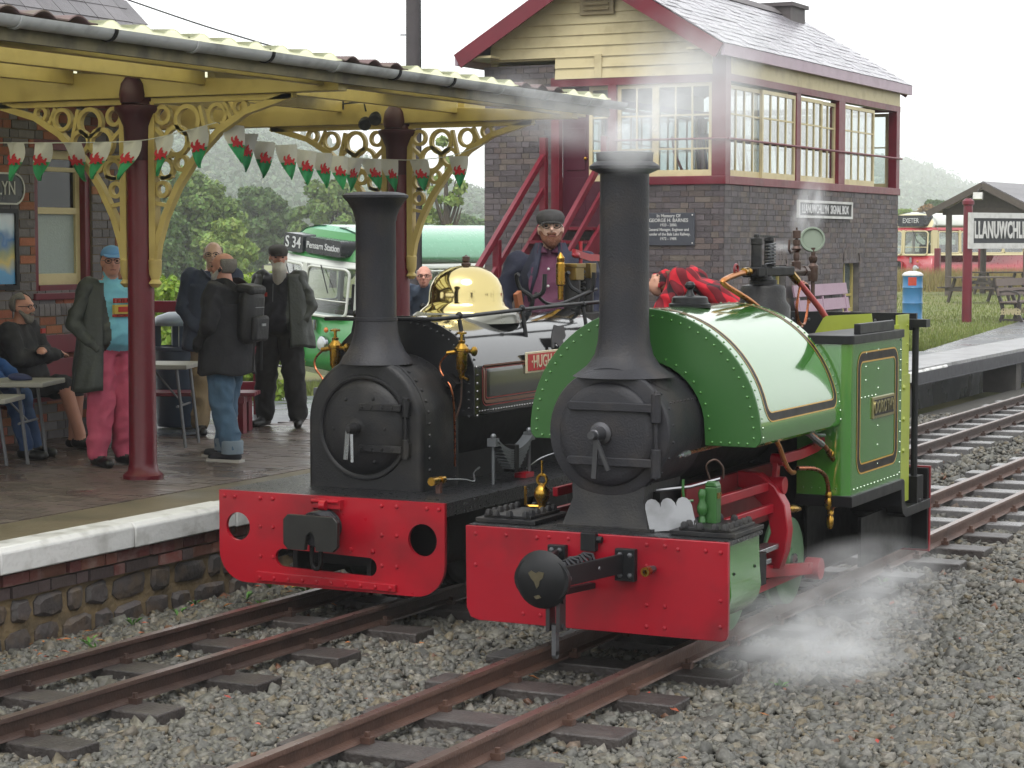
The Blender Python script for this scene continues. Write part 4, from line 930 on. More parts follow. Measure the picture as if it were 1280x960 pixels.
for x,z in((.17,.43),(.17,.535),(.225,.43),(.225,.535),(-.17,.43),(-.17,.535),(-.215,.535)): mb.rivet((x,-.055,z),(0,-1,0),.016)
for s in(-1,1): mb.rivet((s*.095,-.5,.47),(s,0,0),.016); mb.rivet((s*.14,-.25,.49),(s,0,0),.014)
mb.build('bracket_bolt',STEEL,bk,40,kind='stuff')
mb=MB(); mb.b2((-.055,-.05,.54),(.03,-.013,.632)); mb.cyl((.03,-.03,.6),(.06,-.03,.6),.018,n=10); mb.build('lamp_iron',BLACKP,do,0,bev=.003)
mb=MB(); mb.b2((.015,-.6,.22),(.035,-.53,.4)); mb.b2((.07,-.6,.22),(.09,-.53,.4)); mb.cyl((.005,-.565,.24),(.1,-.565,.24),.016,n=10); mb.cyl((.005,-.565,.37),(.1,-.565,.37),.016,n=10); cp=mb.build('coupling_link',M('worn_iron_link',S(74,72,74),.4,metal=.7,var=.3),do,30)
mb=MB(); mb.b2((.04,-.585,.1),(.062,-.545,.25)); mb.cyl((.04,-.565,.1),(.062,-.565,.1),.02,n=12); mb.build('coupling_hook',STEEL,cp,30)
mb=MB(); mb.cyl((.34,-.015,.47),(.34,-.07,.47),.016,n=10); mb.cyl((.34,-.05,.47),(.34,-.08,.47),.022,n=6); mb.build('hose_union',STEEL,do,30)
mb=MB(); mb.lathe([(.012,0),(.024,0),(.024,.045),(.018,.05),(.012,.045)],(.34,-.13,.468),(0,1,0),14,cap=False); mb.build('hose_nozzle',BRASS,do,30)
# footplate
mb=MB(); mb.b2((-.735,.013,.606),(.735,.5,.63)); mb.b2((-.6,.5,.606),(-.25,2.0,.63)); mb.build('footplate',WETK,do,0)
# saddle and smokebox
mb=MB()
sec=lambda z,w,y0,y1:[(-w,y0,z),(w,y0,z),(w,y1,z),(-w,y1,z)]
vs=sec(.63,.245,.13,.66)+sec(.67,.235,.14,.66)+sec(.78,.2,.17,.66)+sec(.95,.215,.19,.66); 
mb.add(vs,[(a*4+i,a*4+(i+1)%4,(a+1)*4+(i+1)%4,(a+1)*4+i) for a in range(3) for i in range(4)]+[(0,3,2,1)])
mb.b2((-.27,.12,.63),(.27,.67,.645)); mb.build('smokebox_saddle',SMOKE2,do,25)
mb=MB(); mb.lathe([(0,0),(.315,0),(.335,.006),(.342,.02),(.342,.035),(.336,.04),(.336,.5),(0,.5)],(0,.17,1.13),(0,1,0),48); sbx=mb.build('smokebox',SMOKE,do,30)
mb=MB()
for k in range(24): a=R(k*15+8); mb.rivet((.336*math.cos(a),.25,1.13+.336*math.sin(a)),(math.cos(a),0,math.sin(a)),.01)
for k in range(8): mb.rivet((.336*math.cos(R(28)),.3+k*.05,1.13+.336*math.sin(R(28))),(1,0,.5),.009)
mb.build('smokebox_rivet',SMOKE,sbx,40,kind='stuff')
mb=MB(); mb.lathe([(0,-.034),(.12,-.033),(.22,-.027),(.262,-.018),(.27,-.008),(.272,.004)],(0,.166,1.125),(0,1,0),48); dr=mb.build('smokebox_door',SMOKE,do,40)
mb=MB()
for z in(1.27,.985): 
    mb.b2((-.2,.118,z-.022),(.27,.15,z+.022)); mb.cyl((-.2,.134,z),(-.2,.15,z),.022,n=12)
mb.cyl((.285,.135,.9),(.285,.135,1.36),.011,n=8)
for z in(1.27,.985): mb.cyl((.285,.135,z-.075),(.285,.135,z+.075),.026,n=10); mb.b2((.26,.12,z-.075),(.3,.165,z+.05))
mb.build('hinge_strap',SMOKE,dr,30,bev=.004)
mb=MB(); mb.lathe([(0,0),(.055,0),(.06,.02),(.04,.03),(.034,.06),(.028,.1),(.022,.105),(.02,.14),(0,.14)],(-.02,.14,1.13),(0,-1,0),20); mb.bar((-.02,.05,1.13),(.06,.045,.95),.014,.02); mb.bar((-.02,.075,1.13),(-.035,.075,.9),.016,.026); mb.build('door_handle',M('dull_iron',S(84,84,88),.4,metal=.5,var=.2),dr,30)
# chimney
ch=chimney(do,.375,0,[(.27,1.415),(.235,1.44),(.19,1.475),(.155,1.53),(.138,1.6),(.131,1.7),(.129,2.46),(.129,2.475),(.185,2.5),(.186,2.515),(.165,2.53),(.148,2.54),(.15,2.58),(.155,2.585),(.13,2.59),(.125,2.4)],SMOKE,.13)
# skirt that drops onto the round smokebox
mb=MB(); k=40; vs=[]
for i in range(k):
    a=2*PI*i/k
    for rr,up in((.245,.012),(.26,.002),(.2,.06)):
        x,y=rr*math.cos(a),rr*math.sin(a); z=1.13+math.sqrt(max(.02,.336**2-x*x)); vs.append((x,.375+min(y,.25)*.8,z+up))
mb.add(vs,[(3*i,3*((i+1)%k),3*((i+1)%k)+1,3*i+1) for i in range(k)]+[(3*i+2,3*((i+1)%k)+2,3*((i+1)%k),3*i) for i in range(k)]); mb.build('chimney_skirt',SMOKE,ch,50)
mb=MB()
for a in(40,75,105,140,220,320): x,y=.25*math.cos(R(a)),.2*math.sin(R(a)); mb.rivet((x,.375+y,1.135+math.sqrt(.336**2-x*x)),(x,0,.3),.014)
mb.build('skirt_bolt',SMOKE,ch,40,kind='stuff')
# ash guard plate
mb=MB(); pl=[(-.12,0),(.12,0),(.12,.12)]+[(.08+.04*math.cos(R(a)),.12+.05*math.sin(R(a))) for a in range(0,181,30)]+[(.0+.04*math.cos(R(a)),.12+.05*math.sin(R(a))) for a in range(0,181,30)]+[(-.08+.04*math.cos(R(a)),.12+.05*math.sin(R(a))) for a in range(0,181,30)]
mb.prism(pl,(.36,.2,.64),V(.86,.35,.07).normalized(),V(-.25,.05,.97).normalized(),(.0,-.006,.0)); mb.build('ash_guard',M('bare_aluminium_plate',S(168,170,174),.4,metal=.3,var=.2,dirt=S(110,110,112),damt=.5,ds=8),do,20)
mb=MB(); mb.tube([(.26,.2,.84),(.42,.28,.86),(.55,.36,.9)],.009,6); mb.build('guard_rod',STEEL,do,40)
# saddle tank
TR,TZ,T0,T1=.67,1.09,.64,2.02
mb=MB(); n=40; prof=[(math.cos(PI*i/n)*TR,TZ+math.sin(PI*i/n)*TR) for i in range(n+1)]
inner=[(-.352,TZ-.02),(-.352+.01,TZ)]
outl=[(TR-.03,TZ-.05),(TR-.008,TZ-.03)]+prof+[(-TR+.008,TZ-.03),(-TR+.03,TZ-.05)]
inn=[(-.36,TZ-.05)]+[(math.cos(PI-PI*i/20)*.355,1.13+math.sin(PI-PI*i/20)*.355) for i in range(21)]+[(.36,TZ-.05)]
full=outl+inn
mb.prism(full,(0,T0+.006,0),(1,0,0),(0,0,1),(0,T1-T0,0)); tk=mb.build('saddle_tank',GREEN,do,28,bev=.006)
mb=MB(); mb.prism([(a*1.006,TZ+(b-TZ)*1.006) for a,b in outl]+inn,(0,T0-.012,0),(1,0,0),(0,0,1),(0,.018,0)); mb.build('tank_front_plate',GREEND,do,28,bev=.004)
mb=MB()
for k in range(37): a=PI*k/36; mb.rivet((math.cos(a)*(TR-.035),T0-.013,TZ+math.sin(a)*(TR-.035)),(0,-1,0),.0095)
for k in range(19): a=PI*k/18; mb.rivet((math.cos(a)*.385,T0-.013,1.13+math.sin(a)*.385),(0,-1,0),.0095)
for s in(-1,1):
    for k in range(5): mb.rivet((s*(.4+.05*k),T0-.013,TZ-.03),(0,-1,0),.0095)
for k in range(42): a=PI*k/41; mb.rivet((math.cos(a)*TR,T0+.035,TZ+math.sin(a)*TR),(math.cos(a),0,math.sin(a)),.007); mb.rivet((math.cos(a)*TR,T1-.035,TZ+math.sin(a)*TR),(math.cos(a),0,math.sin(a)),.007)
mb.build('tank_rivet',GREEN,tk,40,kind='stuff')
cyl=lambda a,y:(V(TR*math.cos(a),y,TZ+TR*math.sin(a)),V(math.cos(a),0,math.sin(a)))
for w_,m_,ins in((.042,LINEK,0),(.007,GOLD,.024),(.007,GOLD,-.024)):
    mb=MB(); q=rrect(T0+.12+ins,T1-.1-ins,.1+ins,TR*PI-.1-ins,.07-(ins if ins>0 else ins)*.9)
    P=[cyl(v/TR,u) for u,v in q]; ribbon(mb,[p for p,_ in P],[n for _,n in P],w_,.002 if m_ is LINEK else .003); mb.build('lining',m_,tk,60)
# tank filler lid
mb=MB(); mb.lathe([(.0,0),(.12,0),(.12,.02),(.105,.025),(.1,.055),(.09,.062),(.03,.065),(.02,.08),(.014,.1),(.026,.11),(.03,.125),(.02,.142),(0,.146)],(.02,1.25,TZ+TR-.008),n=24); mb.build('filler_lid',BLACKP,do,35)
# cylinders with steam chest
for s in(-1,1):
    mb=MB(); c0,c1=.06,.5
    pts=[]
    for i in range(15): a=R(-200+i*220/14) ; pts.append((.56+.165*math.cos(a),.36+.165*math.sin(a)))
    pts=[(.4,.618),(.4,.3)]+[(.56+.17*math.cos(R(a)),.36+.17*math.sin(R(a))) for a in range(205,361,15)]+[(.72,.45),(.715,.618)]
    mb.prism([(s*a,b) for a,b in pts],(0,c0,0),(1,0,0),(0,0,1),(0,c1-c0,0)); cy_=mb.build('cylinder',GREEN,do,30,bev=.004)
    mb=MB(); mb.cyl((s*.56,c0-.02,.36),(s*.56,c0,.36),.15,n=24); mb.build('cylinder_end',FRAMEK,cy_,30); mb=MB(); mb.cyl((s*.56,c1,.36),(s*.56,c1+.03,.36),.15,n=24); mb.b2((s*.4,c1,.33),(s*.72,c1+.1,.5)); mb.build('cylinder_cover',FRAMEK,cy_,30)
    mb=MB(); mb.b2((s*.38,.09,.632),(s*.735,.52,.656)); mb.b2((s*.42,.12,.656),(s*.7,.48,.672)); mb.build('chest_cover',SMOKE2,cy_,0,bev=.003)
    mb=MB()
    for i in range(6):
        for j in(0,1): mb.lathe([(.022,0),(.02,.02),(.012,.03),(0,.032)],(s*(.45 if j==0 else .67),.12+i*.068,.67),n=6)
    for i in range(4): mb.lathe([(.022,0),(.02,.02),(.012,.03),(0,.032)],(s*(.5+i*.04),.11 if i%2 else .49,.67),n=6)
    mb.build('cover_nut',SMOKE2,cy_,30,kind='stuff')
    mb=MB()
    for yy in(.1,.2,.3,.4): mb.rivet((s*.717,yy,.615),(s,0,0),.011)
    for yy in(.12,.42): mb.rivet((s*.72,yy,.45),(s,0,0),.011); mb.rivet((s*.69,yy,.27),(s,0,-.5),.011)
    mb.build('cylinder_bolt',FRAMEK,cy_,40,kind='stuff')
    for y in(.93,1.9): wheel(do,s*.37,y,.255,s,PALEG,PALEG)
mb=MB()
for y in(.93,1.9): mb.cyl((-.37,y,.255),(.37,y,.255),.045,n=14)
mb.build('axle',FRAMEK,do,35)
# motion
for s in(-1,1):
    mb=MB(); pr=[(.3,.3),(.55,.3),(.585,.4),(.6,.52),(.58,.66),(.52,.76),(.42,.83),(.3,.84),(.3,.75),(.38,.72),(.47,.63),(.5,.5),(.46,.4),(.3,.38)]
    mb.prism([(s*a,b) for a,b in pr],(0,1.28,0),(1,0,0),(0,0,1),(0,.09,0)); mb.build('motion_bracket',REDL,do,25,bev=.006)
    mb=MB(); mb.b2((s*.27,.52,.5),(s*.3,1.9,.83)); mb.build('splasher_plate',M('dark_red_frame',S(120,14,26),.4,var=.2),do,0)
    for z,x in((.76,.47),(.64,.5)):
        mb=MB(); mb.bar((s*x,.52,z),(s*x,1.3,z),.03,.05); mb.build('slide_bar',REDL,do,0,bev=.004)
    mb=MB(); mb.bar((s*.52,.6,.36),(s*.52,1.2,.36),.03,.03); mb.b2((s*.47,.72,.29),(s*.58,.86,.43)); mb.b2((s*.47,.62,.42),(s*.56,1.25,.45)); mb.build('piston_rod',BRIGHT,do,0,bev=.004)
    mb=MB(); mb.bar((s*.5,.82,.34),(s*.5,2.02,.2),.035,.07); mb.cyl((s*.46,2.02,.2),(s*.55,2.02,.2),.065,n=18); mb.cyl((s*.46,.82,.34),(s*.55,.82,.34),.055,n=18); mb.build('connecting_rod',REDL,do,25,bev=.004)
    mb=MB(); mb.bar((s*.45,1.03,.2),(s*.45,2.02,.2),.025,.06); mb.build('coupling_rod',REDL,do,0)
    mb=MB(); P=[(s*.5,1.4,.9),(s*.52,1.7,.905),(s*.55,1.9,.93),(s*.56,2.06,.97)]; mb.tube(P,0,flat=(.028,.014),nrm=(1,0,0)); mb.bar((s*.49,1.4,.92),(s*.49,1.36,.7),.03,.05); mb.cyl((s*.46,1.37,.76),(s*.55,1.37,.76),.05,n=14); mb.cyl((s*.46,1.4,.9),(s*.53,1.4,.9),.035,n=14); mb.build('reversing_lever',REDL,do,30,bev=.003)
# lubricators
mb=MB(); mb.b2((.485,.31,.67),(.55,.38,.86)); mb.prism([(-.035,0),(.035,0),(.02,.03),(-.02,.03)],(.517,.31,.86),(1,0,0),(0,0,1),(0,.07,0)); lu=mb.build('lubricator',GREEND,do,0,bev=.006)
mb=MB(); mb.lathe([(.016,.0),(.022,.01),(.015,.04),(.026,.06),(.028,.09),(.016,.12),(.02,.14),(.022,.16),(.014,.18)],(.48,.29,.67),n=14); mb.tube(spline([(.44,.27,.79),(.4,.26,.79),(.39,.25,.83),(.39,.25,.9)],4),.008,6); mb.build('lubricator_pump',GREEND,lu,40)
pipe(lu,[(.5,.34,.9),(.49,.32,.97),(.53,.34,1.0),(.56,.37,.96),(.56,.38,.9)],.006,DARKB)
mb=MB(); mb.b2((.552,.32,.8),(.555,.37,.83)); mb.build('maker_plate',BRASS,lu,0)
bl=MB(); bl.lathe([(.02,0),(.03,.005),(.02,.03),(.024,.05),(.04,.075),(.045,.1),(.04,.125),(.022,.145),(.014,.15)],(-.5,.42,.66),n=18); bl.tube([(-.5+.028*math.cos(R(a)),.42,.835+.028*math.sin(R(a))) for a in range(0,360,20)],.009,6,closed=True); bl.cyl((-.5,.42,.86),(-.5,.42,.94),.007,n=6); bl.tube([(-.5,.42,.69),(-.57,.4,.69),(-.585,.39,.7),(-.585,.39,.8)],.009,6); bl.build('brass_lubricator',BRASS,do,40)
# rod through the tank bottom beside the smokebox
mb=MB(); mb.cyl((.35,.4,1.02),(.45,1.1,1.05),.01,n=8); mb.build('sanding_rod',COPPER,do,40)
mb=MB(); mb.cyl((.345,.34,1.015),(.352,.42,1.02),.016,n=8); mb.cyl((.34,.3,1.01),(.346,.35,1.015),.01,n=6); mb.build('rod_end',BRIGHT,do,40)
# side bunkers and cab
K0,K1,KZ0,KZ1=2.0,3.05,.64,1.56
for s in(-1,1):
    o_=[(.4,K0)]+[(.66+.06*math.cos(R(a)),K0+.06+.06*math.sin(R(a))) for a in range(-90,1,15)]+[(.72,K1),(.4,K1)]
    mb=MB(); mb.prism([(s*a,b) for a,b in o_],(0,0,KZ0),(1,0,0),(0,1,0),(0,0,KZ1-KZ0)); bk=mb.build('side_bunker',GREEN,do,28)
    mb=MB(); mb.prism([(s*(a+(.012 if a>.45 else 0)),b+(-.012 if b<2.1 else .012)) for a,b in o_],(0,0,KZ1-.035),(1,0,0),(0,1,0),(0,0,.05)); mb.b2((s*.66,2.25,KZ1+.015),(s*.7,K1-.1,KZ1+.075)); mb.build('bunker_rim',BLACKP,bk,28,bev=.003)
    x=s*.7205
    for w_,m_,ins in((.05,LINEK,0),(.009,GOLD,.028),(.009,GOLD,-.028)):
        q=rrect(K0+.16+ins,K1-.12-ins,KZ0+.14+ins,KZ1-.12-ins,.07-ins*.9); mb=MB(); ribbon(mb,[(x,u,v) for u,v in q],[(s,0,0)]*len(q),w_,.002 if m_ is LINEK else .003); mb.build('lining',m_,bk,60)
    npl=MB(); npl.b2((x-s*.002,2.42,1.06),(x+s*.012,2.86,1.19)); nn=npl.build('nameplate',M('nameplate_brass',S(176,168,120),.3,metal=.7,var=.1),bk,0,bev=.004)
    npl=MB(); npl.b2((x,2.445,1.077),(x+s*.0145,2.835,1.173)); npl.build('nameplate_field',LINEK,nn,0)
    if s>0: text('lettering','DOROTHY',.105,M('nameplate_brass',S(176,168,120)),nn,(x+.015,2.64,1.124),(R(90),0,R(90)),sx=.78,ext=.003,off=.001,world=False)
    mb=MB()
    for k in range(7): mb.rivet((x,2.55,.78+k*.115),(s,0,0),.0075)
    for k in range(5): mb.rivet((x,2.22+k*.07,1.2),(s,0,0),.0075)
    for k in range(14): mb.rivet((x,K1-.03,.68+k*.064),(s,0,0),.0075); mb.rivet((x,K0+.09+k*.068,KZ0+.03),(s,0,0),.0075)
    for k in range(5): mb.rivet((s*(.44+k*.05),K0-.001,KZ0+.04),(0,-1,0),.0075)
    for k in range(3): mb.rivet((x,2.3,1.3+k*.08),(s,0,0),.0075)
    mb.build('bunker_rivet',GREEN,bk,40,kind='stuff')
    # valance below with the rear step down
    mb=MB(); z=KZ0
    pr=[(1.98,.64),(3.03,.64),(3.06,.625),(3.07,.5),(3.1,.46),(3.14,.45),(3.66,.45),(3.66,.39),(3.1,.39),(3.03,.42),(3.0,.47),(2.99,.575),(1.98,.575)]
    mb.prism([(a,b) for a,b in pr],(s*.4,0,0),(0,1,0),(0,0,1),(s*.345,0,0)); mb.build('running_plate',BLACKP,do,20,bev=.003)
    mb=MB(); mb.b2((s*.38,2.2,.12),(s*.4,3.6,.57)); mb.b2((s*.62,2.5,.15),(s*.64,3.6,.575 if False else .45)); mb.build('ash_pan',FRAMEK,do,0)
    # lime rear sheet and handrail
    mb=MB(); mb.b2((s*.6,3.055,.47),(s*.7,3.09,1.6)); mb.b2((s*.665,3.09,.47),(s*.69,3.34,1.28)); mb.b2((s*.665,3.09,1.28),(s*.68,3.34,1.66)); cs=mb.build('cab_sheet',LIME,do,0)
    mb=MB()
    for k in range(4): mb.rivet((s*.69,3.2,.6+k*.2),(s,0,0),.02)
    for k in range(3): mb.rivet((s*.68,3.3,1.35+k*.12),(s,0,0),.01)
    mb.build('sheet_bolt',LIME,cs,40,kind='stuff')
    mb=MB(); mb.cyl((s*.7,3.42,.45),(s*.7,3.42,1.6),.022,n=10); mb.b2((s*.62,3.38,1.575),(s*.78,3.47,1.625)); mb.lathe([(.05,0),(.05,.02),(.03,.03),(0,.03)],(s*.7,3.42,.45),n=12); mb.build('handrail_post',BLACKP,do,30)
    mb=MB(); mb.b2((s*.55,3.36,.45),(s*.74,3.5,.62)); mb.build('rear_step',FRAMEK,do,0)
mb=MB(); mb.b2((-.74,3.66,.1),(.74,3.685,.66)); mb.build('rear_beam',REDL,do,0)
mb=MB(); mb.b2((-.735,3.62,.12),(.735,3.658,.65)); mb.build('rear_beam_back',FRAMEK,do,0)
mb=MB(); mb.b2((-.66,3.5,1.55),(.68,3.53,1.66)); mb.b2((-.64,3.5,.66),(.3,3.515,1.55)); rs_=mb.build('cab_rear_rail',BLACKP,do,0)
mb=MB()
for k in range(12): mb.rivet((-.6+k*.112,3.5,1.61),(0,-1,0),.012)
mb.build('rail_bolt',STEEL,rs_,40,kind='stuff')
mb=MB(); mb.prism([(.05,1.5),(.46,1.5),(.44,1.66),(.13,1.64)],(0,3.3,0),(1,0,0),(0,0,1),(0,.02,0)); mb.b2((.0,3.3,.65),(.44,3.32,1.5)); mb.build('cab_back_sheet',LIME,do,0)
mb=MB(); mb.b2((-.45,2.2,.65),(.45,2.95,1.5)); mb.build('firebox',FRAMEK,do,0,bev=.04)
# dome, manifold, safety valves
mb=MB(); mb.lathe([(.17,1.5),(.17,1.72),(.142,1.76),(.14,1.83),(.13,1.85),(.085,1.86),(.085,1.885),(.06,1.89),(.055,1.91)],(0,2.5,0),n=30); dm=mb.build('dome',SMOKE2,do,35)
mb=MB(); mb.b2((-.06,2.28,1.905),(.05,2.95,1.965)); mb.lathe([(.05,1.88),(.055,1.92),(.05,1.98)],(0,2.42,0),n=16); mf=mb.build('manifold',FRAMEK,do,20,bev=.01)
mb=MB(); mb.lathe([(.034,1.96),(.033,2.1),(.037,2.105),(.037,2.14),(.02,2.145),(.016,2.165),(0,2.17)],(0,2.38,0),n=16); mb.lathe([(.03,1.96),(.029,2.12),(.032,2.125),(.03,2.145),(0,2.15)],(.0,2.6,0),n=16); mb.bar((0,2.36,2.155),(.02,2.7,2.15),.02,.012); sv=mb.build('safety_valve',SMOKE2,do,35)
mb=MB(); mb.tube([(.04+.028*math.cos(t*.9),2.52+.028*math.sin(t*.9),1.97+.14*t/50) for t in range(51)],.007,5); mb.build('valve_spring',STEEL,sv,50)
mb=MB(); mb.lathe([(.03,1.94),(.032,1.99),(.018,2.0),(.022,2.03),(.016,2.05),(.034,2.075),(.02,2.095),(.024,2.1),(.024,2.13),(.008,2.135),(.008,2.14),(.026,2.142),(.026,2.19),(.006,2.195),(.006,2.21),(0,2.21)],(0,3.12,0),n=16); mb.tube([(.0,3.1,2.065),(.0,3.0,2.05),(0,2.97,2.07),(0,2.98,2.13)],.008,6); mb.cyl((0,2.95,1.93),(0,3.3,1.93),.028,n=12); mb.cyl((0,3.24,1.93),(0,3.3,1.93),.036,n=6); mb.build('whistle',DARKB,do,35)
mb=MB(); mb.lathe([(0,.012),(.066,.012),(.07,.0),(.08,.0),(.082,.006),(.082,.045),(.07,.05),(0,.05)],(.0,3.44,2.135),(-.45,.88,-.05),28); gg=mb.build('pressure_gauge',M('gauge_grey_green',S(150,164,146),.6,metal=.0,var=.15),do,30)
mb=MB(); mb.cyl((0,3.45,1.75),(0,3.45,2.08),.014,n=8); mb.lathe([(.03,1.86),(.035,1.9),(.035,1.96),(.02,1.98),(.03,2.0),(.03,2.02),(.016,2.03)],(0,3.45,0),n=14); mb.build('gauge_stem',DARKB,gg,35)
pipe(do,[(0,2.32,1.94),(0,2.1,1.93),(-.0,1.86,1.9),(.0,1.84,1.87),(.06,2.1,1.77),(.1,2.35,1.66)],.017,ORANGEP,'copper_pipe',10)
mb=MB(); mb.lathe([(.022,0),(.026,.02),(.018,.04),(.026,.06),(.022,.1)],(0,2.26,1.94),(0,-1,0),12); mb.build('pipe_union',BRASS,do,35)
mb=MB(); mb.tube([(0,2.03+.03*math.cos(R(a)),1.955+.03*math.sin(R(a))) for a in range(0,360,30)],.008,6,closed=True); mb.cyl((0,2.1,1.94),(0,2.0,1.955),.006,n=6); mb.build('valve_wheel',REDL,do,35)
pipe(do,[(.03,2.98,1.9),(.06,3.1,1.82),(.12,3.3,1.66),(.16,3.35,1.55),(.18,3.2,1.48)],.02,REDPIPE,'red_pipe',10)
mb=MB(); mb.cyl((.02,2.93,1.93),(.04,3.02,1.87),.026,n=8); mb.build('pipe_union',BRASS,do,35)
mb=MB(); mb.tube([(.04+.01*math.sin(t*.13),3.13+(.135+.012*math.sin(t*.31))*math.cos(R(t*9)),1.72+(.14+.01*math.cos(t*.23))*math.sin(R(t*9))) for t in range(84)],.007,6); mb.build('copper_coil',COPPER,do,50)
# injector pipes below the tank
pipe(do,[(.55,1.12,1.09),(.57,1.2,1.0),(.58,1.3,.88),(.57,1.42,.83),(.55,1.52,.82)],.014,ORANGEP,'copper_pipe',8)
pipe(do,[(.56,1.55,.84),(.6,1.74,.82),(.61,1.9,.76),(.61,1.96,.66),(.6,1.97,.58)],.013,COPPER,'copper_pipe',8)
pipe(do,[(.56,1.65,1.06),(.6,1.85,.96),(.62,1.98,.87),(.62,2.08,.78),(.61,2.07,.62),(.6,2.02,.52)],.015,COPPER,'copper_pipe',8)
mb=MB(); mb.cyl((.55,1.63,1.07),(.6,1.86,.95),.02,n=8); mb.cyl((.57,1.72,1.02),(.6,1.9,1.0),.012,n=6); mb.build('injector_valve',BRIGHT,do,30)
for a,b in(((.61,1.94,.91),(.62,1.99,.87)),((.61,1.96,.67),(.605,1.97,.56)),((.6,2.03,.56),(.6,2.02,.44)),((.52,1.38,.63),(.55,1.62,.6)),((.58,2.03,.58),(.6,2.2,.57))):
    mb=MB(); a,b=V(a),V(b); d=(b-a); mb.lathe([(.012,0),(.02,d.length*.1),(.02,d.length*.3),(.014,d.length*.35),(.022,d.length*.5),(.022,d.length*.75),(.012,d.length)],a,d,10); mb.build('brass_union',BRASS,do,35)
# ================================================================ black saddle tank engine beside the platform
hu=thing('black_locomotive','black saddle tank steam locomotive with brass dome and slotted red front beam','locomotive',(-2.05,0,0))
from mathutils.geometry import tessellate_polygon
def plate_holes(mb,outer,holes,y0,y1,m=0):
    loops=[outer]+holes; pl=[[V(a,b,0) for a,b in l] for l in loops]; tri=tessellate_polygon(pl); flat=[p for l in loops for p in l]; n=len(flat)
    vs=[(a,y0,b) for a,b in flat]+[(a,y1,b) for a,b in flat]; fs=[tuple(t) for t in tri]+[tuple(n+i for i in t[::-1]) for t in tri]; o=0
    for l in loops:
        k=len(l); fs+=[(o+i,o+(i+1)%k,n+o+(i+1)%k,n+o+i) for i in range(k)]; o+=k
    mb.add(vs,fs,m)
BW,BT,BB,BR=.775,.625,.075,.19
out_=[(-BW,BT),(-BW,BB+BR)]+[(-BW+BR+BR*math.cos(R(a)),BB+BR+BR*math.sin(R(a))) for a in range(190,271,10)]+[(BW-BR+BR*math.cos(R(a)),BB+BR+BR*math.sin(R(a))) for a in range(270,351,10)]+[(BW,BB+BR),(BW,BT)]
hole=lambda cx,cz,r:[(cx+r*math.cos(R(a)),cz+r*math.sin(R(a))) for a in range(0,360,12)]
slot=[(.27+.055*math.cos(R(a)),.225+.055*math.sin(R(a))) for a in range(-90,91,15)]+[(-.32+.055*math.cos(R(a)),.24+.055*math.sin(R(a))) for a in range(90,271,15)]
mb=MB(); plate_holes(mb,out_,[hole(-.64,.41,.085),hole(.63,.405,.095),slot],.74,.765); hb=mb.build('front_beam',REDB,hu,25)
mb=MB(); mb.prism([(-.5,.095),(.46,.095),(.46,.135),(-.5,.15)],(0,.715,0),(1,0,0),(0,0,1),(0,.025,0)); mb.build('beam_angle',REDB,hb,0,bev=.003)
mb=MB()
for x in(-.735,-.66,-.48,-.39,.36,.46,.66,.74): mb.rivet((x,.74,.59),(0,-1,0),.015)
for x in(-.48,-.39,.36,.46):
    for z in(.42,.24): mb.rivet((x,.74,z),(0,-1,0),.015)
for k in range(10): mb.rivet((-.47+k*.1,.715,.117),(0,-1,0),.014)
for x in(.15,.3): mb.rivet((x,.74,.32+.0),(0,-1,0),.017)
mb.build('beam_rivet',REDB,hb,40,kind='stuff')
# coupling plate
mb=MB(); r=.03; pl=rrect(-.19,.19,.33,.535,.035); k=len(pl)
plate_holes(mb,[(-.155,.535),(-.185,.505),(-.185,.36),(-.155,.33),(-.035,.33),(-.025,.42),(.0,.44),(.025,.42),(.035,.33),(.155,.33),(.185,.36),(.185,.505),(.155,.535)],[],.53,.56); mb.build('coupling_plate',M('worn_black_iron',S(58,58,56),.35,metal=.5,var=.35,vs=10),hu,20,bev=.004)
mb=MB(); mb.cyl((.0,.56,.45),(.0,.74,.45),.09,n=20)
for k in range(6): mb.tube([(.094*math.cos(R(a)),.58+k*.026,.45+.094*math.sin(R(a))) for a in range(0,360,20)],.011,6,closed=True)
mb.build('buffer_spring',SPR,hu,50)
mb=MB(); mb.tube([(.03,.6,.35),(.03,.6,.26)]+[(.0+.03*math.cos(R(a)),.6,.255+.04*math.sin(R(a))) for a in range(0,-181,-20)]+[(-.03,.6,.26),(-.03,.6,.35)],.014,8); mb.build('coupling_link',FRAMEK,hu,50)
mb=MB(); mb.tube([(-.09,.73,.55),(-.09,.7,.6),(.09,.7,.6),(.09,.73,.55)],.012,8); mb.cyl((-.02,.68,.58),(.02,.68,.58),.03,n=14); mb.b2((-.1,.7,.56),(.1,.74,.61)); mb.build('coupling_lug',REDB,hu,30)
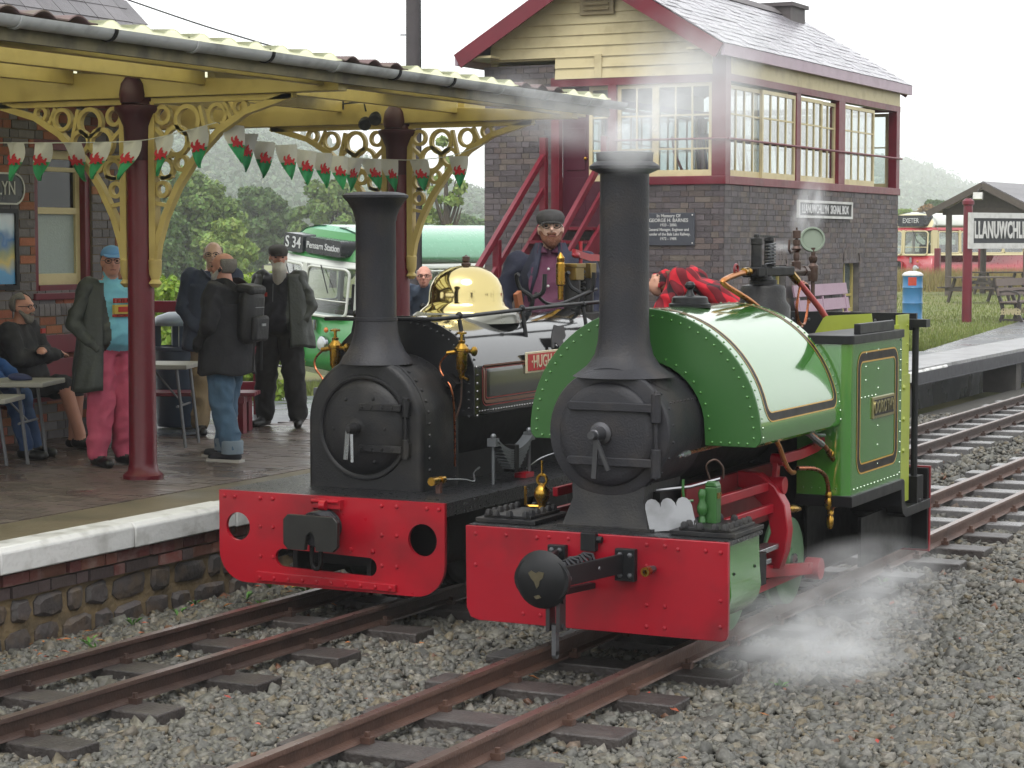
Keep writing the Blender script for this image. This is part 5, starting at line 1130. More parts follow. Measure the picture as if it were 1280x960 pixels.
# footplate, frames, wheels
mb=MB(); mb.b2((-.775,.765,.598),(.775,4.4,.625)); mb.b2((-.775,4.4,.598),(-.66,5.2,.625)); mb.b2((.66,4.4,.598),(.775,5.2,.625)); mb.b2((-.775,.765,.545),(-.755,5.2,.598)); mb.b2((.755,.765,.545),(.775,5.2,.598)); mb.build('footplate',WETK,hu,0)
mb=MB()
for s in(-1,1):
    mb.b2((s*.24,.77,.1),(s*.27,5.1,.598)); 
mb.b2((-.24,.9,.2),(.24,4.3,.58)); mb.build('frame',FRAMEK,hu,0)
for s in(-1,1):
    for y in(1.7,3.0): wheel(hu,s*.36,y,.25,s,FRAMEK,FRAMEK)
    mb=MB(); mb.cyl((s*.53,.95,.36),(s*.53,1.4,.36),.16,n=24); mb.b2((s*.4,.95,.36),(s*.69,1.4,.595)); mb.build('cylinder',FRAMEK,hu,30)
    mb=MB(); mb.bar((s*.5,1.4,.34),(s*.5,3.0,.2),.03,.06); mb.build('connecting_rod',STEEL,hu,0)
    pipe(hu,[(s*.62,.95,.2),(s*.66,.86,.18),(s*.68,.86,.3)],.01,BRASS,'drain_pipe')
# smokebox
def dsec(w,zb,zc,n=26): return [(w,zb)]+[(w*math.cos(PI*i/n),zc+w*math.sin(PI*i/n)) for i in range(n+1)]+[(-w,zb)]
mb=MB(); secs=[(1.147,.36),(1.147+.003,.375),(1.16,.39),(1.178,.398),(1.2,.4),(1.61,.4)]; k=len(dsec(.4,.626,1.03)); vs=[]
for y,w_ in secs: vs+=[(a,y,b) for a,b in dsec(w_,.626,1.03)]
fs=[(j*k+i,j*k+(i+1)%k,(j+1)*k+(i+1)%k,(j+1)*k+i) for j in range(len(secs)-1) for i in range(k)]+[tuple(range(k)),tuple(range((len(secs)-1)*k,len(secs)*k))]
mb.add(vs,fs); sbx=mb.build('smokebox',SMOKE2,hu,35)
mb=MB()
for k in range(19):
    a=PI*k/18; mb.rivet((.4*math.cos(a),1.245,1.03+.4*math.sin(a)),(math.cos(a),0,math.sin(a)),.014); mb.rivet((.4*math.cos(a),1.57,1.03+.4*math.sin(a)),(math.cos(a),0,math.sin(a)),.01)
for s in(-1,1):
    for z in(.68,.75,.82,.89,.96): mb.rivet((s*.4,1.245,z),(s,0,0),.014); mb.rivet((s*.4,1.57,z),(s,0,0),.01)
mb.build('smokebox_rivet',SMOKE2,sbx,40,kind='stuff')
mb=MB(); mb.tube([(.4*math.cos(PI*i/24),1.205,1.03+.4*math.sin(PI*i/24)) for i in range(25)],.006,6); mb.build('smokebox_seam',SMOKE2,sbx,50)
mb=MB(); mb.lathe([(.322,.0),(.317,-.012),(.308,-.014),(.296,-.012),(.288,-.004)],(0,1.148,1.0),(0,1,0),48,cap=False); mb.build('door_ring',SMOKE2,hu,50)
mb=MB(); mb.lathe([(0,-.052),(.09,-.05),(.18,-.042),(.24,-.028),(.275,-.01),(.288,.004)],(0,1.145,1.0),(0,1,0),48); dr=mb.build('smokebox_door',SMOKE2,hu,50)
mb=MB()
for z in(1.13,.88): mb.b2((.0,1.085,z-.02),(.29,1.125,z+.02)); mb.cyl((.305,1.12,z-.055),(.305,1.12,z+.06),.022,n=12); mb.b2((.285,1.11,z-.04),(.33,1.15,z+.04))
mb.cyl((.305,1.12,.84),(.305,1.12,1.19),.012,n=8); mb.build('hinge_strap',SMOKE2,dr,30,bev=.003)
mb=MB()
for z in(1.13,.88):
    for x in(.02,.09,.16,.23): mb.rivet((x,1.085,z),(0,-1,0),.012)
for x,z in((-.1,1.17),(.09,1.18),(-.19,.99),(.17,1.0),(.1,.8)): mb.rivet((x,1.105,z),(0,-1,.2),.012)
mb.build('door_rivet',SMOKE2,dr,40,kind='stuff')
mb=MB(); mb.lathe([(0,0),(.06,0),(.06,.015),(.035,.02),(.034,.05),(.04,.055),(.034,.075),(.036,.08),(.028,.1),(.026,.13),(0,.135)],(-.02,1.11,1.0),(0,-1,0),20); mb.build('door_boss',SMOKE2,dr,30)
mb=MB(); mb.bar((-.02,.99,1.0),(-.03,.98,.82),.016,.026); mb.bar((-.02,1.03,1.0),(-.01,1.02,.8),.016,.026); mb.build('door_handle',BRIGHT,dr,30)
mb=MB(); mb.lathe([(.225,1.38),(.205,1.42),(.178,1.455),(.152,1.51),(.135,1.57),(.127,1.64),(.131,1.642),(.131,1.66),(.124,1.662),(.122,2.24),(.126,2.25),(.128,2.27),(.145,2.32),(.175,2.365),(.198,2.385),(.2,2.4),(.175,2.412),(.13,2.42),(.115,2.41),(.11,2.2)],(0,1.3,0),n=36,cap=False); chm=mb.build('chimney',SMOKE,hu,35)
mb=MB()
for a in range(0,360,45): x,y=.2*math.cos(R(a)),.18*math.sin(R(a)); mb.rivet((x,1.3+y,1.035+math.sqrt(.4**2-x*x)),(x,0,.3),.016)
mb.build('chimney_bolt',SMOKE,chm,40,kind='stuff')
for s in(-1,1):
    mb=MB(); mb.box((s*.4,1.53,1.27),(.1,.08,.05),(0,s*R(40),0)); mb.build('boiler_bracket',FRAMEK,hu,0)
# tank
tsec=[(.5,1.05),(.5,1.31),(.494,1.36),(.47,1.42),(.425,1.485),(.36,1.545),(.27,1.595),(.16,1.635),(.05,1.652)]; tsec=tsec+[(-a,b) for a,b in tsec[::-1]]
T0,T1=1.63,3.75
mb=MB(); mb.prism(tsec,(0,T0,0),(1,0,0),(0,0,1),(0,T1-T0,0)); tk=mb.build('saddle_tank',LBLACK,hu,24,bev=.01)
mb=MB(); mb.prism([(a*1.012,1.05+(b-1.05)*1.012) for a,b in tsec],(0,T0-.014,0),(1,0,0),(0,0,1),(0,.014,0)); mb.build('tank_front_plate',BLACKP,hu,20)
mb=MB()
def along(L,st):
    o=[];rem=0
    for (a,b),(c,d) in zip(L,L[1:]):
        l=math.hypot(c-a,d-b); t=rem
        while t<l: o.append((a+(c-a)*t/l,b+(d-b)*t/l)); t+=st
        rem=t-l
    return o
for a,b in along(tsec,.05):
    n=V(a*.6,0,.35 if b>1.36 else 0).normalized(); mb.rivet((a*.94,T0-.014,b-(.03 if b>1.4 else 0)),(0,-1,0),.0095); mb.rivet((a*1.003,T0+.04,b+.001),n,.0095)
for s in(-1,1):
    for k in range(56): mb.rivet((s*.5,T0+.07+k*.037,1.075),(s,0,0),.0085)
    for k in range(8): mb.rivet((s*(.12+.045*k),T0-.014,1.08),(0,-1,0),.0085)
mb.build('tank_rivet',M('rivet_black_gloss',S(60,61,64),.2,var=.1,coat=.5),tk,40,kind='stuff')
for s in(-1,1):
    for w_,m_,ins in((.02,LINEB,0),(.007,LINER,.022),(.007,LINER,-.022)):
        mb=MB(); q=rrect(T0+.13+ins,T1-.15-ins,1.13+ins,1.36-ins,.035-ins*.6); ribbon(mb,[(s*(.5 if v<1.33 else .496),u,v) for u,v in q if v<1.352],[(s,0,0)]*len([1 for u,v in q if v<1.352]),w_,.003); mb.build('lining',m_,tk,60)
    mb=MB(); mb.b2((s*.5,2.33,1.275),(s*.515,3.12,1.41)); nn=mb.build('nameplate',M('nameplate_cream',S(226,214,180),.4,var=.08),hu,0,bev=.003)
    mb=MB(); mb.b2((s*.5,2.345,1.288),(s*.5185,3.105,1.397)); mb.build('nameplate_field',M('nameplate_red',S(196,20,30),.3,var=.08),nn,0)
    if s>0: text('lettering','·HUGH·NAPIER·',.115,M('nameplate_cream',S(226,214,180)),nn,(.519,2.725,1.342),(R(90),0,R(90)),sx=.84,ext=.002,off=.001,world=False)
    # black cut-out emblem standing on the tank flank
    mb=MB(); em=[(-.13,-.05),(-.1,-.06),(-.07,-.02),(-.03,-.03),(-.02,-.09),(.02,-.09),(.03,-.05),(.06,-.08),(.08,-.06),(.06,-.01),(.1,.0),(.13,.02),(.14,.09),(.06,.09),(.0,.1),(-.05,.06),(-.09,.02)]
    mb.prism(em,(s*.475,2.87,1.47),(0,1,0),V(s*-.3,0,.95).normalized(),(s*.006,0,.002)); mb.build('emblem_plate',BLACKP,hu,0)
mb=MB(); mb.lathe([(.32,1.6),(.315,1.655),(.29,1.68),(.262,1.7),(.248,1.73),(.246,1.78),(.236,1.83),(.21,1.88),(.168,1.92),(.11,1.95),(.05,1.962),(0,1.965)],(0,2.47,0),n=40); dm=mb.build('dome',M('polished_brass_dome',S(236,216,150),.1,metal=1,var=.05,rvar=.03),hu,50)
mb=MB(); mb.lathe([(.03,1.955),(.032,1.975),(.02,1.985),(.026,1.995),(.026,2.02),(.012,2.025),(0,2.035)],(0,2.47,0),n=12); mb.build('dome_finial',DARKB,dm,30)
mb=MB(); mb.lathe([(.36,1.59),(.35,1.64),(.325,1.66)],(0,2.47,0),n=40); mb.build('dome_seat',M('satin_grey_seat',S(150,150,140),.3,metal=.5,var=.1),hu,50)
# handrail round the tank
pipe(hu,[(.37,4.4,1.70),(.37,3.0,1.685),(.37,1.8,1.66),(.37,1.6,1.655),(.33,1.53,1.65),(.2,1.5,1.645),(-.3,1.5,1.64),(-.42,1.51,1.64),(-.52,1.56,1.635)],.013,BLACKP,'handrail')
for y in(1.68,2.55,3.5):
    for s in(1,-1):
        mb=MB(); mb.cyl((s*.4,y,1.5),(s*.37,y,1.64 if y<2 else 1.68),.014,n=8); mb.ell((s*.37,y,1.665 if y<2 else 1.685),.024,8,6); mb.build('rail_stanchion',BLACKP,hu,40)
# brass lubricators on the tank front
for s in(-1,1):
    cx=s*.45; cy_=1.56
    mb=MB(); mb.lathe([(.012,1.28),(.02,1.3),(.02,1.32),(.034,1.345),(.036,1.45),(.045,1.455),(.045,1.47),(.02,1.5),(.022,1.515),(.01,1.52),(.01,1.555),(.032,1.558),(.032,1.568),(.008,1.575)],(cx,cy_,0),n=18); lu=mb.build('brass_lubricator',BRASS,hu,35)
    mb=MB(); mb.cyl((cx,cy_,1.455),(cx+.1*1,cy_-.02,1.455),.012,n=8); mb.lathe([(.014,0),(.03,.005),(.03,.012),(.014,.02)],(cx+.09,cy_-.02,1.455),(1,-.2,0),12); mb.cyl((cx,cy_,1.455),(cx-.09,cy_-.02,1.44),.014,n=8); mb.cyl((cx,cy_,1.3),(cx+.06,cy_-.03,1.28),.009,n=6); mb.build('tap',BRASS,lu,35)
    pipe(lu,[(cx-.08,cy_-.02,1.44),(cx-.13,cy_-.03,1.38),(cx-.12,cy_-.04,1.32),(cx-.04,cy_-.07,1.24),(cx-.02,cy_-.06,1.1),(cx-.02,cy_-.05,.75)],.007,COPPER,'copper_pipe',6)
    pipe(lu,[(cx,cy_,1.28),(cx,cy_-.01,1.15),(cx-.01,cy_-.03,1.08),(cx-.02,cy_-.05,1.03)],.007,DARKB,'copper_pipe',6)
# nozzle and oil line on the footplate
mb=MB(); mb.lathe([(.014,0),(.026,0),(.026,.06),(.018,.065),(.018,.1),(.024,.1),(.024,.14),(.012,.15)],(.49,1.1,.7),(.05,1,0),14); mb.build('hose_nozzle',BRASS,hu,30)
mb=MB(); mb.b2((.48,1.17,.625),(.51,1.2,.69)); mb.build('nozzle_bracket',M('rusty_bracket',S(96,60,48),.6,var=.2),hu,0)
pipe(hu,[(.5,1.25,.7),(.52,1.45,.68),(.54,1.55,.66),(.5,1.62,.7),(.5,1.7,.73)],.006,BRIGHT,'oil_pipe',6)
pipe(hu,[(.5,2.35,.66),(.52,2.6,.72),(.53,3.3,.74)],.006,BRIGHT,'oil_pipe',6)
# leaf springs on the footplate
LEAFS=M('grey_leaf_steel',S(120,124,128),.4,metal=.4,var=.2)
for s in(-1,1):
    for yc in(1.98,3.2):
        sp_=MB(); sp_.b2((s*.54,yc-.03,.68),(s*.62,yc+.03,.85)); so=sp_.build('spring_buckle',FRAMEK,hu,0,bev=.004)
        for k in range(9):
            h=.245-k*.023; mb=MB(); P=[(s*.58,yc+h*t/6,.705+.012*(9-k)+ (.085*(h/.245)**1.0)*(t/6)**2 ) for t in range(-6,7)]
            P=[(x,y,.69+.014*(9-k)+.08*((y-yc)/.245)**2) for x,y,z in P]; mb.tube(P,0,flat=(.0055,.035),nrm=(1,0,0)); mb.build('spring_leaf',LEAFS,so,30)
        for d in(-.25,.25):
            mb=MB(); mb.cyl((s*.58,yc+d,.625),(s*.58,yc+d,.86),.011,n=8); mb.b2((s*.55,yc+d-.025,.86),(s*.61,yc+d+.025,.91)); mb.ell((s*.58,yc+d,.92),.02,8,6); mb.build('spring_hanger',LEAFS,so,30)
    mb=MB(); mb.b2((s*.55,2.08,.63),(s*.63,2.2,.66)); mb.build('red_block',REDB,hu,0)
# boiler barrel below the tank and firebox
mb=MB(); mb.cyl((0,1.6,1.03),(0,4.0,1.03),.38,n=28); mb.b2((-.4,3.5,.63),(.4,4.15,1.45)); mb.b2((-.3,1.6,.625),(.3,3.5,.8)); mb.build('boiler',FRAMEK,hu,30)
# backhead fittings: safety valves with lever
mb=MB(); mb.b2((-.16,3.94,1.45),(.16,4.61,1.6)); mb.lathe([(.06,1.6),(.062,1.84)],(0,4.11,0),n=18); mb.lathe([(.045,1.6),(.046,1.85)],(0,4.38,0),n=18); mb.build('valve_pillar',SMOKE2,hu,30)
mb=MB(); BRD=M('dull_brass',S(150,128,76),.4,metal=1,var=.2); mb.b2((-.065,4.04,1.84),(.065,4.18,1.94)); mb.b2((-.075,4.03,1.93),(.075,4.19,1.96)); mb.build('safety_valve',BRD,hu,30,bev=.004); mb=MB(); mb.b2((-.05,4.33,1.85),(.05,4.43,1.96)); mb.build('safety_valve',BRD,hu,30,bev=.004); mb=MB(); mb.lathe([(.02,1.7),(.022,1.8),(.034,1.81),(.034,1.96),(.026,1.97),(.03,2.0),(.012,2.03),(0,2.045)],(-.02,3.96,0),n=14); mb.build('whistle',BRASS,hu,30)
mb=MB(); mb.tube([(.0+.032*math.cos(t*.8),4.25+.032*math.sin(t*.8),1.62+.3*t/60) for t in range(61)],.011,6); mb.build('valve_spring',FRAMEK,hu,50)
mb=MB(); mb.tube(spline([(0,4.14,2.04),(0,4.26,2.02),(0,4.41,2.0),(0,4.5,2.0),(0,4.9,1.99)],4),0,flat=(.025,.014),nrm=(1,0,0)); mb.ell((0,4.18,2.02),(.025,.05,.025)); mb.cyl((0,4.26,1.95),(0,4.26,2.12),.014,n=8); mb.build('regulator_lever',REDL,hu,30)
# fire iron brackets and fire irons on the tank top
for y in(3.05,3.85):
    mb=MB(); mb.tube(spline([(.15,y,1.62),(.18,y,1.66),(.2,y,1.74),(.12,y-.02,1.8),(.1,y-.04,1.88),(.12,y-.05,1.9)],4),.016,8); mb.tube(spline([(.2,y,1.74),(.27,y+.02,1.78),(.28,y+.03,1.9)],4),.016,8); mb.cyl((.15,y,1.6),(.15,y,1.64),.04,n=12); mb.build('fire_iron_bracket',BLACKP,hu,40)
pipe(hu,[(.2,3.1,1.77),(.22,3.22,1.7),(.24,3.4,1.69),(.26,3.7,1.74),(.27,3.95,1.78)],.012,BLACKP,'fire_iron')
mb=MB(); mb.box((.13,2.98,1.72),(.03,.07,.12),(R(20),0,0)); mb.build('wooden_handle',M('orange_wood',S(170,100,60),.6,var=.2),hu,0)
# cab floor and side sheets
mb=MB(); mb.b2((-.66,4.46,.3),(.66,5.19,.37)); mb.build('cab_floor',FRAMEK,hu,0)
for s in(-1,1):
    mb=MB(); mb.b2((s*.68,3.9,.626),(s*.7,5.2,1.35)); mb.build('cab_side',LBLACK,hu,0)
mb=MB(); mb.b2((-.775,5.2,.1),(.775,5.225,.66)); mb.build('rear_beam',REDB,hu,0)
mb=MB(); mb.b2((-.5,5.16,.66),(.5,5.19,1.3)); mb.build('cab_back',LBLACK,hu,0)
# ================================================================ people
SKIN=M('skin',S(232,176,150),.5,var=.1,vs=20); SKINR=M('ruddy_skin',S(228,164,142),.5,var=.1,vs=20); SKINP=M('pale_skin',S(242,198,176),.5,var=.08,vs=20)
HAIRW=M('white_hair',S(226,222,214),.8,var=.15,vs=60,bump=1,bs=160); HAIRG=M('grey_hair',S(150,144,138),.8,var=.2,vs=60,bump=1,bs=160); HAIRA=M('auburn_beard',S(120,72,48),.8,var=.2,vs=60,bump=1,bs=160)
EYE=M('eye_dark',S(40,32,30),.3,var=0)
def cloth(n,c,b=.8,r=.85): return M(n,c,r,var=.22,vs=7,bump=1.6*b,bs=11)
def rcone(mb,p0,r0,p1,r1,n=12,sx=1.0):
    p0,p1=V(p0),V(p1); d=p1-p0; L=max(d.length,1e-4); ax=d/L; prof=[]
    for i in range(5): a=PI/2*(1-i/4); prof.append((r0*math.cos(a)+1e-4,-r0*math.sin(a)))
    for i in range(5): a=PI/2*i/4; prof.append((r1*math.cos(a)+1e-4,L+r1*math.sin(a)))
    mb.lathe(prof,p0,ax,n)
def torso(mb,rings,n=20):
    vs=[];k=n
    for (cx,cy,cz,rx,ry) in rings:
        for i in range(n): a=2*PI*i/n; vs.append((cx+rx*math.copysign(abs(math.cos(a))**.85,math.cos(a)),cy+ry*math.copysign(abs(math.sin(a))**.85,math.sin(a)),cz))
    m=len(rings); mb.add(vs,[(j*k+i,j*k+(i+1)%k,(j+1)*k+(i+1)%k,(j+1)*k+i) for j in range(m-1) for i in range(k)]+[tuple(range(k))[::-1],tuple(range((m-1)*k,m*k))])
def remesh(mb,name,vox=.0135,smooth=5):
    me=mb.mesh(name,SKIN,0); o=bpy.data.objects.new(name,me); COL.objects.link(o)
    r=o.modifiers.new('r','REMESH'); r.mode='VOXEL'; r.voxel_size=vox; s=o.modifiers.new('s','SMOOTH'); s.factor=.5; s.iterations=smooth
    dg=bpy.context.evaluated_depsgraph_get(); nm=bpy.data.meshes.new_from_object(o.evaluated_get(dg)); bpy.data.objects.remove(o); bpy.data.meshes.remove(me); nm.materials.clear(); return nm
def seg_d(p,a,b):
    ab=b-a; t=max(0,min(1,(p-a).dot(ab)/max(ab.length_squared,1e-9))); return (p-(a+ab*t)).length
DEF=dict(hip=(0,0,.93),chest=(0,0,1.26),neck=(0,-.015,1.46),head=(0,.03,1.6),hl=(-.1,0,.9),hr=(.1,0,.9),kl=(-.11,.02,.49),kr=(.11,.02,.49),al=(-.12,-.02,.085),ar=(.12,-.02,.085),tl=(-.135,.15,.035),tr=(.135,.15,.035),
 sl=(-.185,-.01,1.4),sr=(.185,-.01,1.4),el=(-.255,-.03,1.12),er=(.255,-.03,1.12),wl=(-.25,.08,.89),wr=(.25,.08,.89))
def hand(mb,w,d,s,up=(0,0,1)):
    """palm and five bent fingers from wrist w along d"""
    w,d=V(w),V(d).normalized(); side=d.cross(V(up)); side.normalize(); nrm=side.cross(d).normalized()
    rcone(mb,w,.03,w+d*.07,.034,8); 
    for k,(o,l) in enumerate(((-.03,.075),(-.01,.085),(.011,.08),(.03,.062))):
        b=w+d*.08+side*o; m=b+d*l*.55-nrm*.008; rcone(mb,b,.0115,m,.0105,6); rcone(mb,m,.0105,m+(d*.75-nrm*.65).normalized()*l*.5,.009,6)
    b=w+d*.025+side*s*.03; m=b+(d*.6+side*s*.8).normalized()*.045; rcone(mb,b,.014,m,.012,6); rcone(mb,m,.012,m+d*.035,.01,6)
from mathutils import noise as mnoise
def rumple(me,idx,amp=.009,seed=0):
    """cloth folds: push cloth vertices along their normals"""
    ok=set()
    for p in me.polygons:
        if p.material_index in idx: ok.update(p.vertices)
    off=V(seed,seed*.7,seed*1.3); n_=len(me.vertices); co=np.empty(n_*3); me.vertices.foreach_get('co',co); no=np.empty(n_*3); me.vertices.foreach_get('normal',no); co=co.reshape(-1,3); no=no.reshape(-1,3)
    for i in ok:
        c=V(co[i])+off
        r=1-abs(mnoise.noise(V(c.x*7+c.z*3,c.y*7-c.z*2,c.z*6)))*2
        co[i]+=no[i]*(amp*(r-.45)+.004*mnoise.noise(c*19))
    me.vertices.foreach_set('co',co.reshape(-1)); me.update()
def person(label,loc,face,mats,pose={},scale=1.0,belly=.0,bulk=1.0,arm_r=1.0,leg_r=1.0,yaw=0,pitch=0,hands=(False,False),bare=(),shirt=None,group=None,legw=1.0):
    """face: world direction (x,y) the body faces; yaw/pitch turn the head"""
    J={k:V(v) for k,v in DEF.items()}
    for k,v in pose.items(): J[k]=V(v)
    rz=math.atan2(-face[0],face[1])
    t=thing('person',label,'person',loc,rz,group); t.scale=(scale,)*3
    mb=MB(); B=bulk; h,c,nk=J['hip'],J['chest'],J['neck']
    def lerp(a,b,q): return a+(b-a)*q
    rg=[]; _sd=len(bpy.data.objects)*.37
    for q,rx,ry,bf in((-.16,.13,.1,0),(-.05,.168,.122,.2),(.12,.172,.126,.7),(.35,.166,.124,1),(.62,.172,.122,.7),(.9,.186,.126,.25),(1.2,.19,.12,.05),(1.5,.18,.1,0),(1.68,.13,.075,0),(1.78,.08,.062,0)):
        p=lerp(h,c,q) if q<=1 else lerp(c,nk,(q-1)/.8); rg.append((p.x,p.y+belly*bf*.6,p.z,rx*B,(ry+belly*bf*.55)*B))
    torso(mb,rg)
    rcone(mb,nk-V(0,0,.05),.062,lerp(nk,J['head'],.6),.056)
    A=arm_r*B
    segs=[('torso',h,c),('torso',c,nk-V(0,0,.06)),('torso',J['sl'],J['sr']),('neck',nk,J['head'])]
    for s in'lr':
        S_,E_,W_=J['s'+s],J['e'+s],J['w'+s]; ins=S_+(c-S_)*.2
        rcone(mb,ins,.075*A,S_,.072*A); rcone(mb,S_,.07*A,E_,.054*A); rcone(mb,E_,.055*A,W_,.042*A)
        segs+=[('arm',S_,E_),('arm',E_,W_)]
        d=(W_-E_).normalized()
        i=0 if s=='l' else 1
        if hands[i]: hand(mb,W_,d,1 if s=='l' else -1); segs.append(('hand',W_+d*.03,W_+d*.14))
        Hh,K,An,T=J['h'+s],J['k'+s],J['a'+s],J['t'+s]; Lr=leg_r
        rcone(mb,Hh,.092*Lr,K,.068*Lr*legw); rcone(mb,K,.066*Lr*legw,An+V(0,0,.03),.054*Lr*legw)
        segs+=[('leg',Hh,K),('shin',K,An+V(0,0,.05))]
        hd=(T-An); hd.z=0; hd.normalize(); heel=An-hd*.045; heel.z=T.z+.012
        rcone(mb,heel,.043,T,.042); rcone(mb,An,.048,heel+hd*.06,.045); segs.append(('shoe',heel-V(0,0,.01),T-V(0,0,.01)))
    # head
    H=J['head']; hr=Euler((R(-pitch),0,R(yaw))).to_matrix(); P=lambda x,y,z:H+hr@V(x,y,z)
    mb.ell(P(0,-.012,.03),(.077,.097,.088),16,10,hr); mb.ell(P(0,.012,-.04),(.062,.075,.08),14,9,hr); mb.ell(P(0,.05,-.085),(.036,.035,.03),10,7,hr)
    rcone(mb,P(0,.088,.02),.012,P(0,.112,-.022),.017,8); mb.ell(P(0,.082,.032),(.055,.018,.014),10,6,hr); mb.ell(P(0,.078,-.058),(.028,.02,.014),10,6,hr)
    for s in(-1,1): mb.ell(P(s*.08,-.005,-.008),(.012,.022,.033),8,6,hr); mb.ell(P(s*.04,.066,-.02),(.02,.02,.02),8,6,hr)
    segs.append(('head',P(0,0,.06),P(0,.02,-.09)))
    me=remesh(mb,'body'); slots=[];
    names=['torso','arm','leg','shin','shoe','head','hand','neck']
    mp={'torso':mats['top'],'arm':mats.get('arm',mats['top']),'leg':mats['legs'],'shin':mats.get('shin',mats['legs']),'shoe':mats['shoe'],'head':mats['skin'],'hand':mats['skin'],'neck':mats['skin']}
    order=[]
    for m in mp.values():
        if m not in order: order.append(m)
    if shirt and shirt[0] not in order: order.append(shirt[0])
    for m in order: me.materials.append(m)
    wgt={'torso':.165*B,'arm':.06*A,'leg':.085,'shin':.07,'shoe':.05,'head':.09,'hand':.03,'neck':.055}
    for p in me.polygons:
        cc=p.center; best=min(segs,key=lambda s_:seg_d(cc,s_[1],s_[2])/wgt[s_[0]]); k=best[0]
        if k=='neck' and cc.z<nk.z-.02 : k='torso'
        if k=='leg' and cc.z>h.z+.03 and abs(h.z-J['kl'].z)>.25: k='torso'
        if k=='torso' and cc.z<h.z-.02 and abs(h.z-J['kl'].z)>.25: k='leg'
        if k=='torso' and cc.z>nk.z-.005 and (V(cc.x-nk.x,cc.y-nk.y,0)).length<.075 and J['chest'].y<.1: k='neck'
        if k=='neck' and (V(cc.x-nk.x,cc.y-nk.y,0)).length>.085 and cc.z<nk.z+.05: k='torso'
        if k=='torso' and abs(cc.x)>.16*B and cc.z>c.z-.1 : k='arm'
        m=mp[k]
        if shirt and k in('torso','neck') and shirt[1](cc): m=shirt[0]
        p.material_index=order.index(m)
    rumple(me,{order.index(m) for m in order if m is not mats['skin'] and m is not mats['shoe']},.02,_sd)
    me.shade_smooth(); o=bpy.data.objects.new('body',me); COL.objects.link(o); o.parent=t
    for s in(-1,1):
        e=MB(); e.ell(P(s*.033,.0805,.008),(.013,.008,.0075),8,6,hr); e.build('eye',EYE,t,60)
    m_=MB(); m_.tube([P(-.022,.094,-.062),P(0,.099,-.06),P(.022,.094,-.062)],.0035,5); m_.build('mouth',M('lip',S(150,84,78),.5),t,60)
    return t,J,P,hr
def glasses(t,P):
    mb=MB()
    for s in(-1,1):
        mb.tube([P(s*(.034+.026*math.cos(a)),.099,.008+.019*math.sin(a)) for a in [2*PI*i/14 for i in range(14)]],.003,5,closed=True); mb.tube([P(s*.06,.097,.012),P(s*.079,.02,.012),P(s*.08,-.01,.01)],.003,5)
    mb.tube([P(-.01,.1,.012),P(.01,.1,.012)],.003,5); mb.build('glasses',M('dark_glasses',S(26,26,28),.3,var=0),t,40)
def flat_cap(t,P,hr,mat):
    mb=MB(); k=24; rows=[(1.0,.045),(1.06,.065),(1.07,.085),(.98,.108),(.75,.126),(.4,.135),(.02,.137)]; vs=[]
    for q,z in rows:
        for i in range(k): a=2*PI*i/k; x,y=.088*math.cos(a)*q,.108*math.sin(a)*q; f=max(0,math.sin(a)); vs.append(P(x,y-.012+f*.02*q,z-f*.022*q-.006))
    mb.add(vs,[(j*k+i,j*k+(i+1)%k,(j+1)*k+(i+1)%k,(j+1)*k+i) for j in range(len(rows)-1) for i in range(k)]+[tuple(range(k)),tuple(range((len(rows)-1)*k,len(rows)*k))])
    pk=[]
    for i in range(13): a=R(20+140*i/12); pk.append((.08*math.cos(a),.085*math.sin(a)))
    o=[P(x,y,.042) for x,y in pk]+[P(x*1.0,y*1.0+.055*math.sin(R(20+140*i/12)),.026) for i,(x,y) in enumerate(pk)]
    mb.add(o+[p-hr@V(0,0,.008) for p in o],[(i,i+1,13+i+1,13+i) for i in range(12)]+[(26+i,26+13+i,26+13+i+1,26+i+1) for i in range(12)]+[(13+i,13+i+1,39+i+1,39+i) for i in range(12)])
    mb.build('cap',mat,t,50)
def hair(t,P,hr,mat,bald=True):
    mb=MB()
    def shell(cond,th):
        nu,nv=28,14; vs=[];idx={}
        for j in range(nv+1):
            for i in range(nu):
                a=2*PI*i/nu; b=-PI/2+PI*j/nv; vs.append((a,b))
        for j in range(nv):
            for i in range(nu):
                f=[(j*nu+i),(j*nu+(i+1)%nu),((j+1)*nu+(i+1)%nu),((j+1)*nu+i)]
                am=2*PI*(i+.5)/nu; bm=-PI/2+PI*(j+.5)/nv
                if cond(am,bm): mb.f.append(tuple(f)); mb.m.append(0)
        mb.v=[tuple(P(.083*math.cos(b)*math.cos(a)*th,-.014+.103*math.cos(b)*math.sin(a)*th,.028+.093*math.sin(b)*th)) for a,b in vs]
    top=R(28) if bald else R(91)
    shell(lambda a,b:(-.75<b<top) and (math.sin(a)<.1 or (b>R(20) and math.sin(a)<.75)) if not bald else (-.8<b<top and math.sin(a)<.05),1.02)
    o=mb.build('hair',mat,t,60); s=o.modifiers.new('s','SOLIDIFY'); s.thickness=.005; s.offset=1
def beard(t,P,hr,mat,length=.06,wd=1.0):
    mb=MB(); mb.ell(P(0,.06,-.085-length*.3),(.05*wd,.042,.045+length*.4),14,10,hr)
    for s in(-1,1): rcone(mb,P(s*.068,.005,-.02),.014,P(s*.04,.06,-.08),.026,8)
    rcone(mb,P(-.025,.095,-.045),.01,P(.025,.095,-.045),.01,8)
    if length>.1: rcone(mb,P(0,.07,-.11),.055*wd,P(0,.055,-.11-length),.02,12); rcone(mb,P(-.03,.06,-.1),.035,P(-.02,.05,-.1-length*.8),.015,10); rcone(mb,P(.03,.06,-.1),.035,P(.025,.05,-.1-length*.85),.015,10)
    me=remesh(mb,'beard',.008,3); me.materials.append(mat); me.shade_smooth(); o=bpy.data.objects.new('beard',me); COL.objects.link(o); o.parent=t
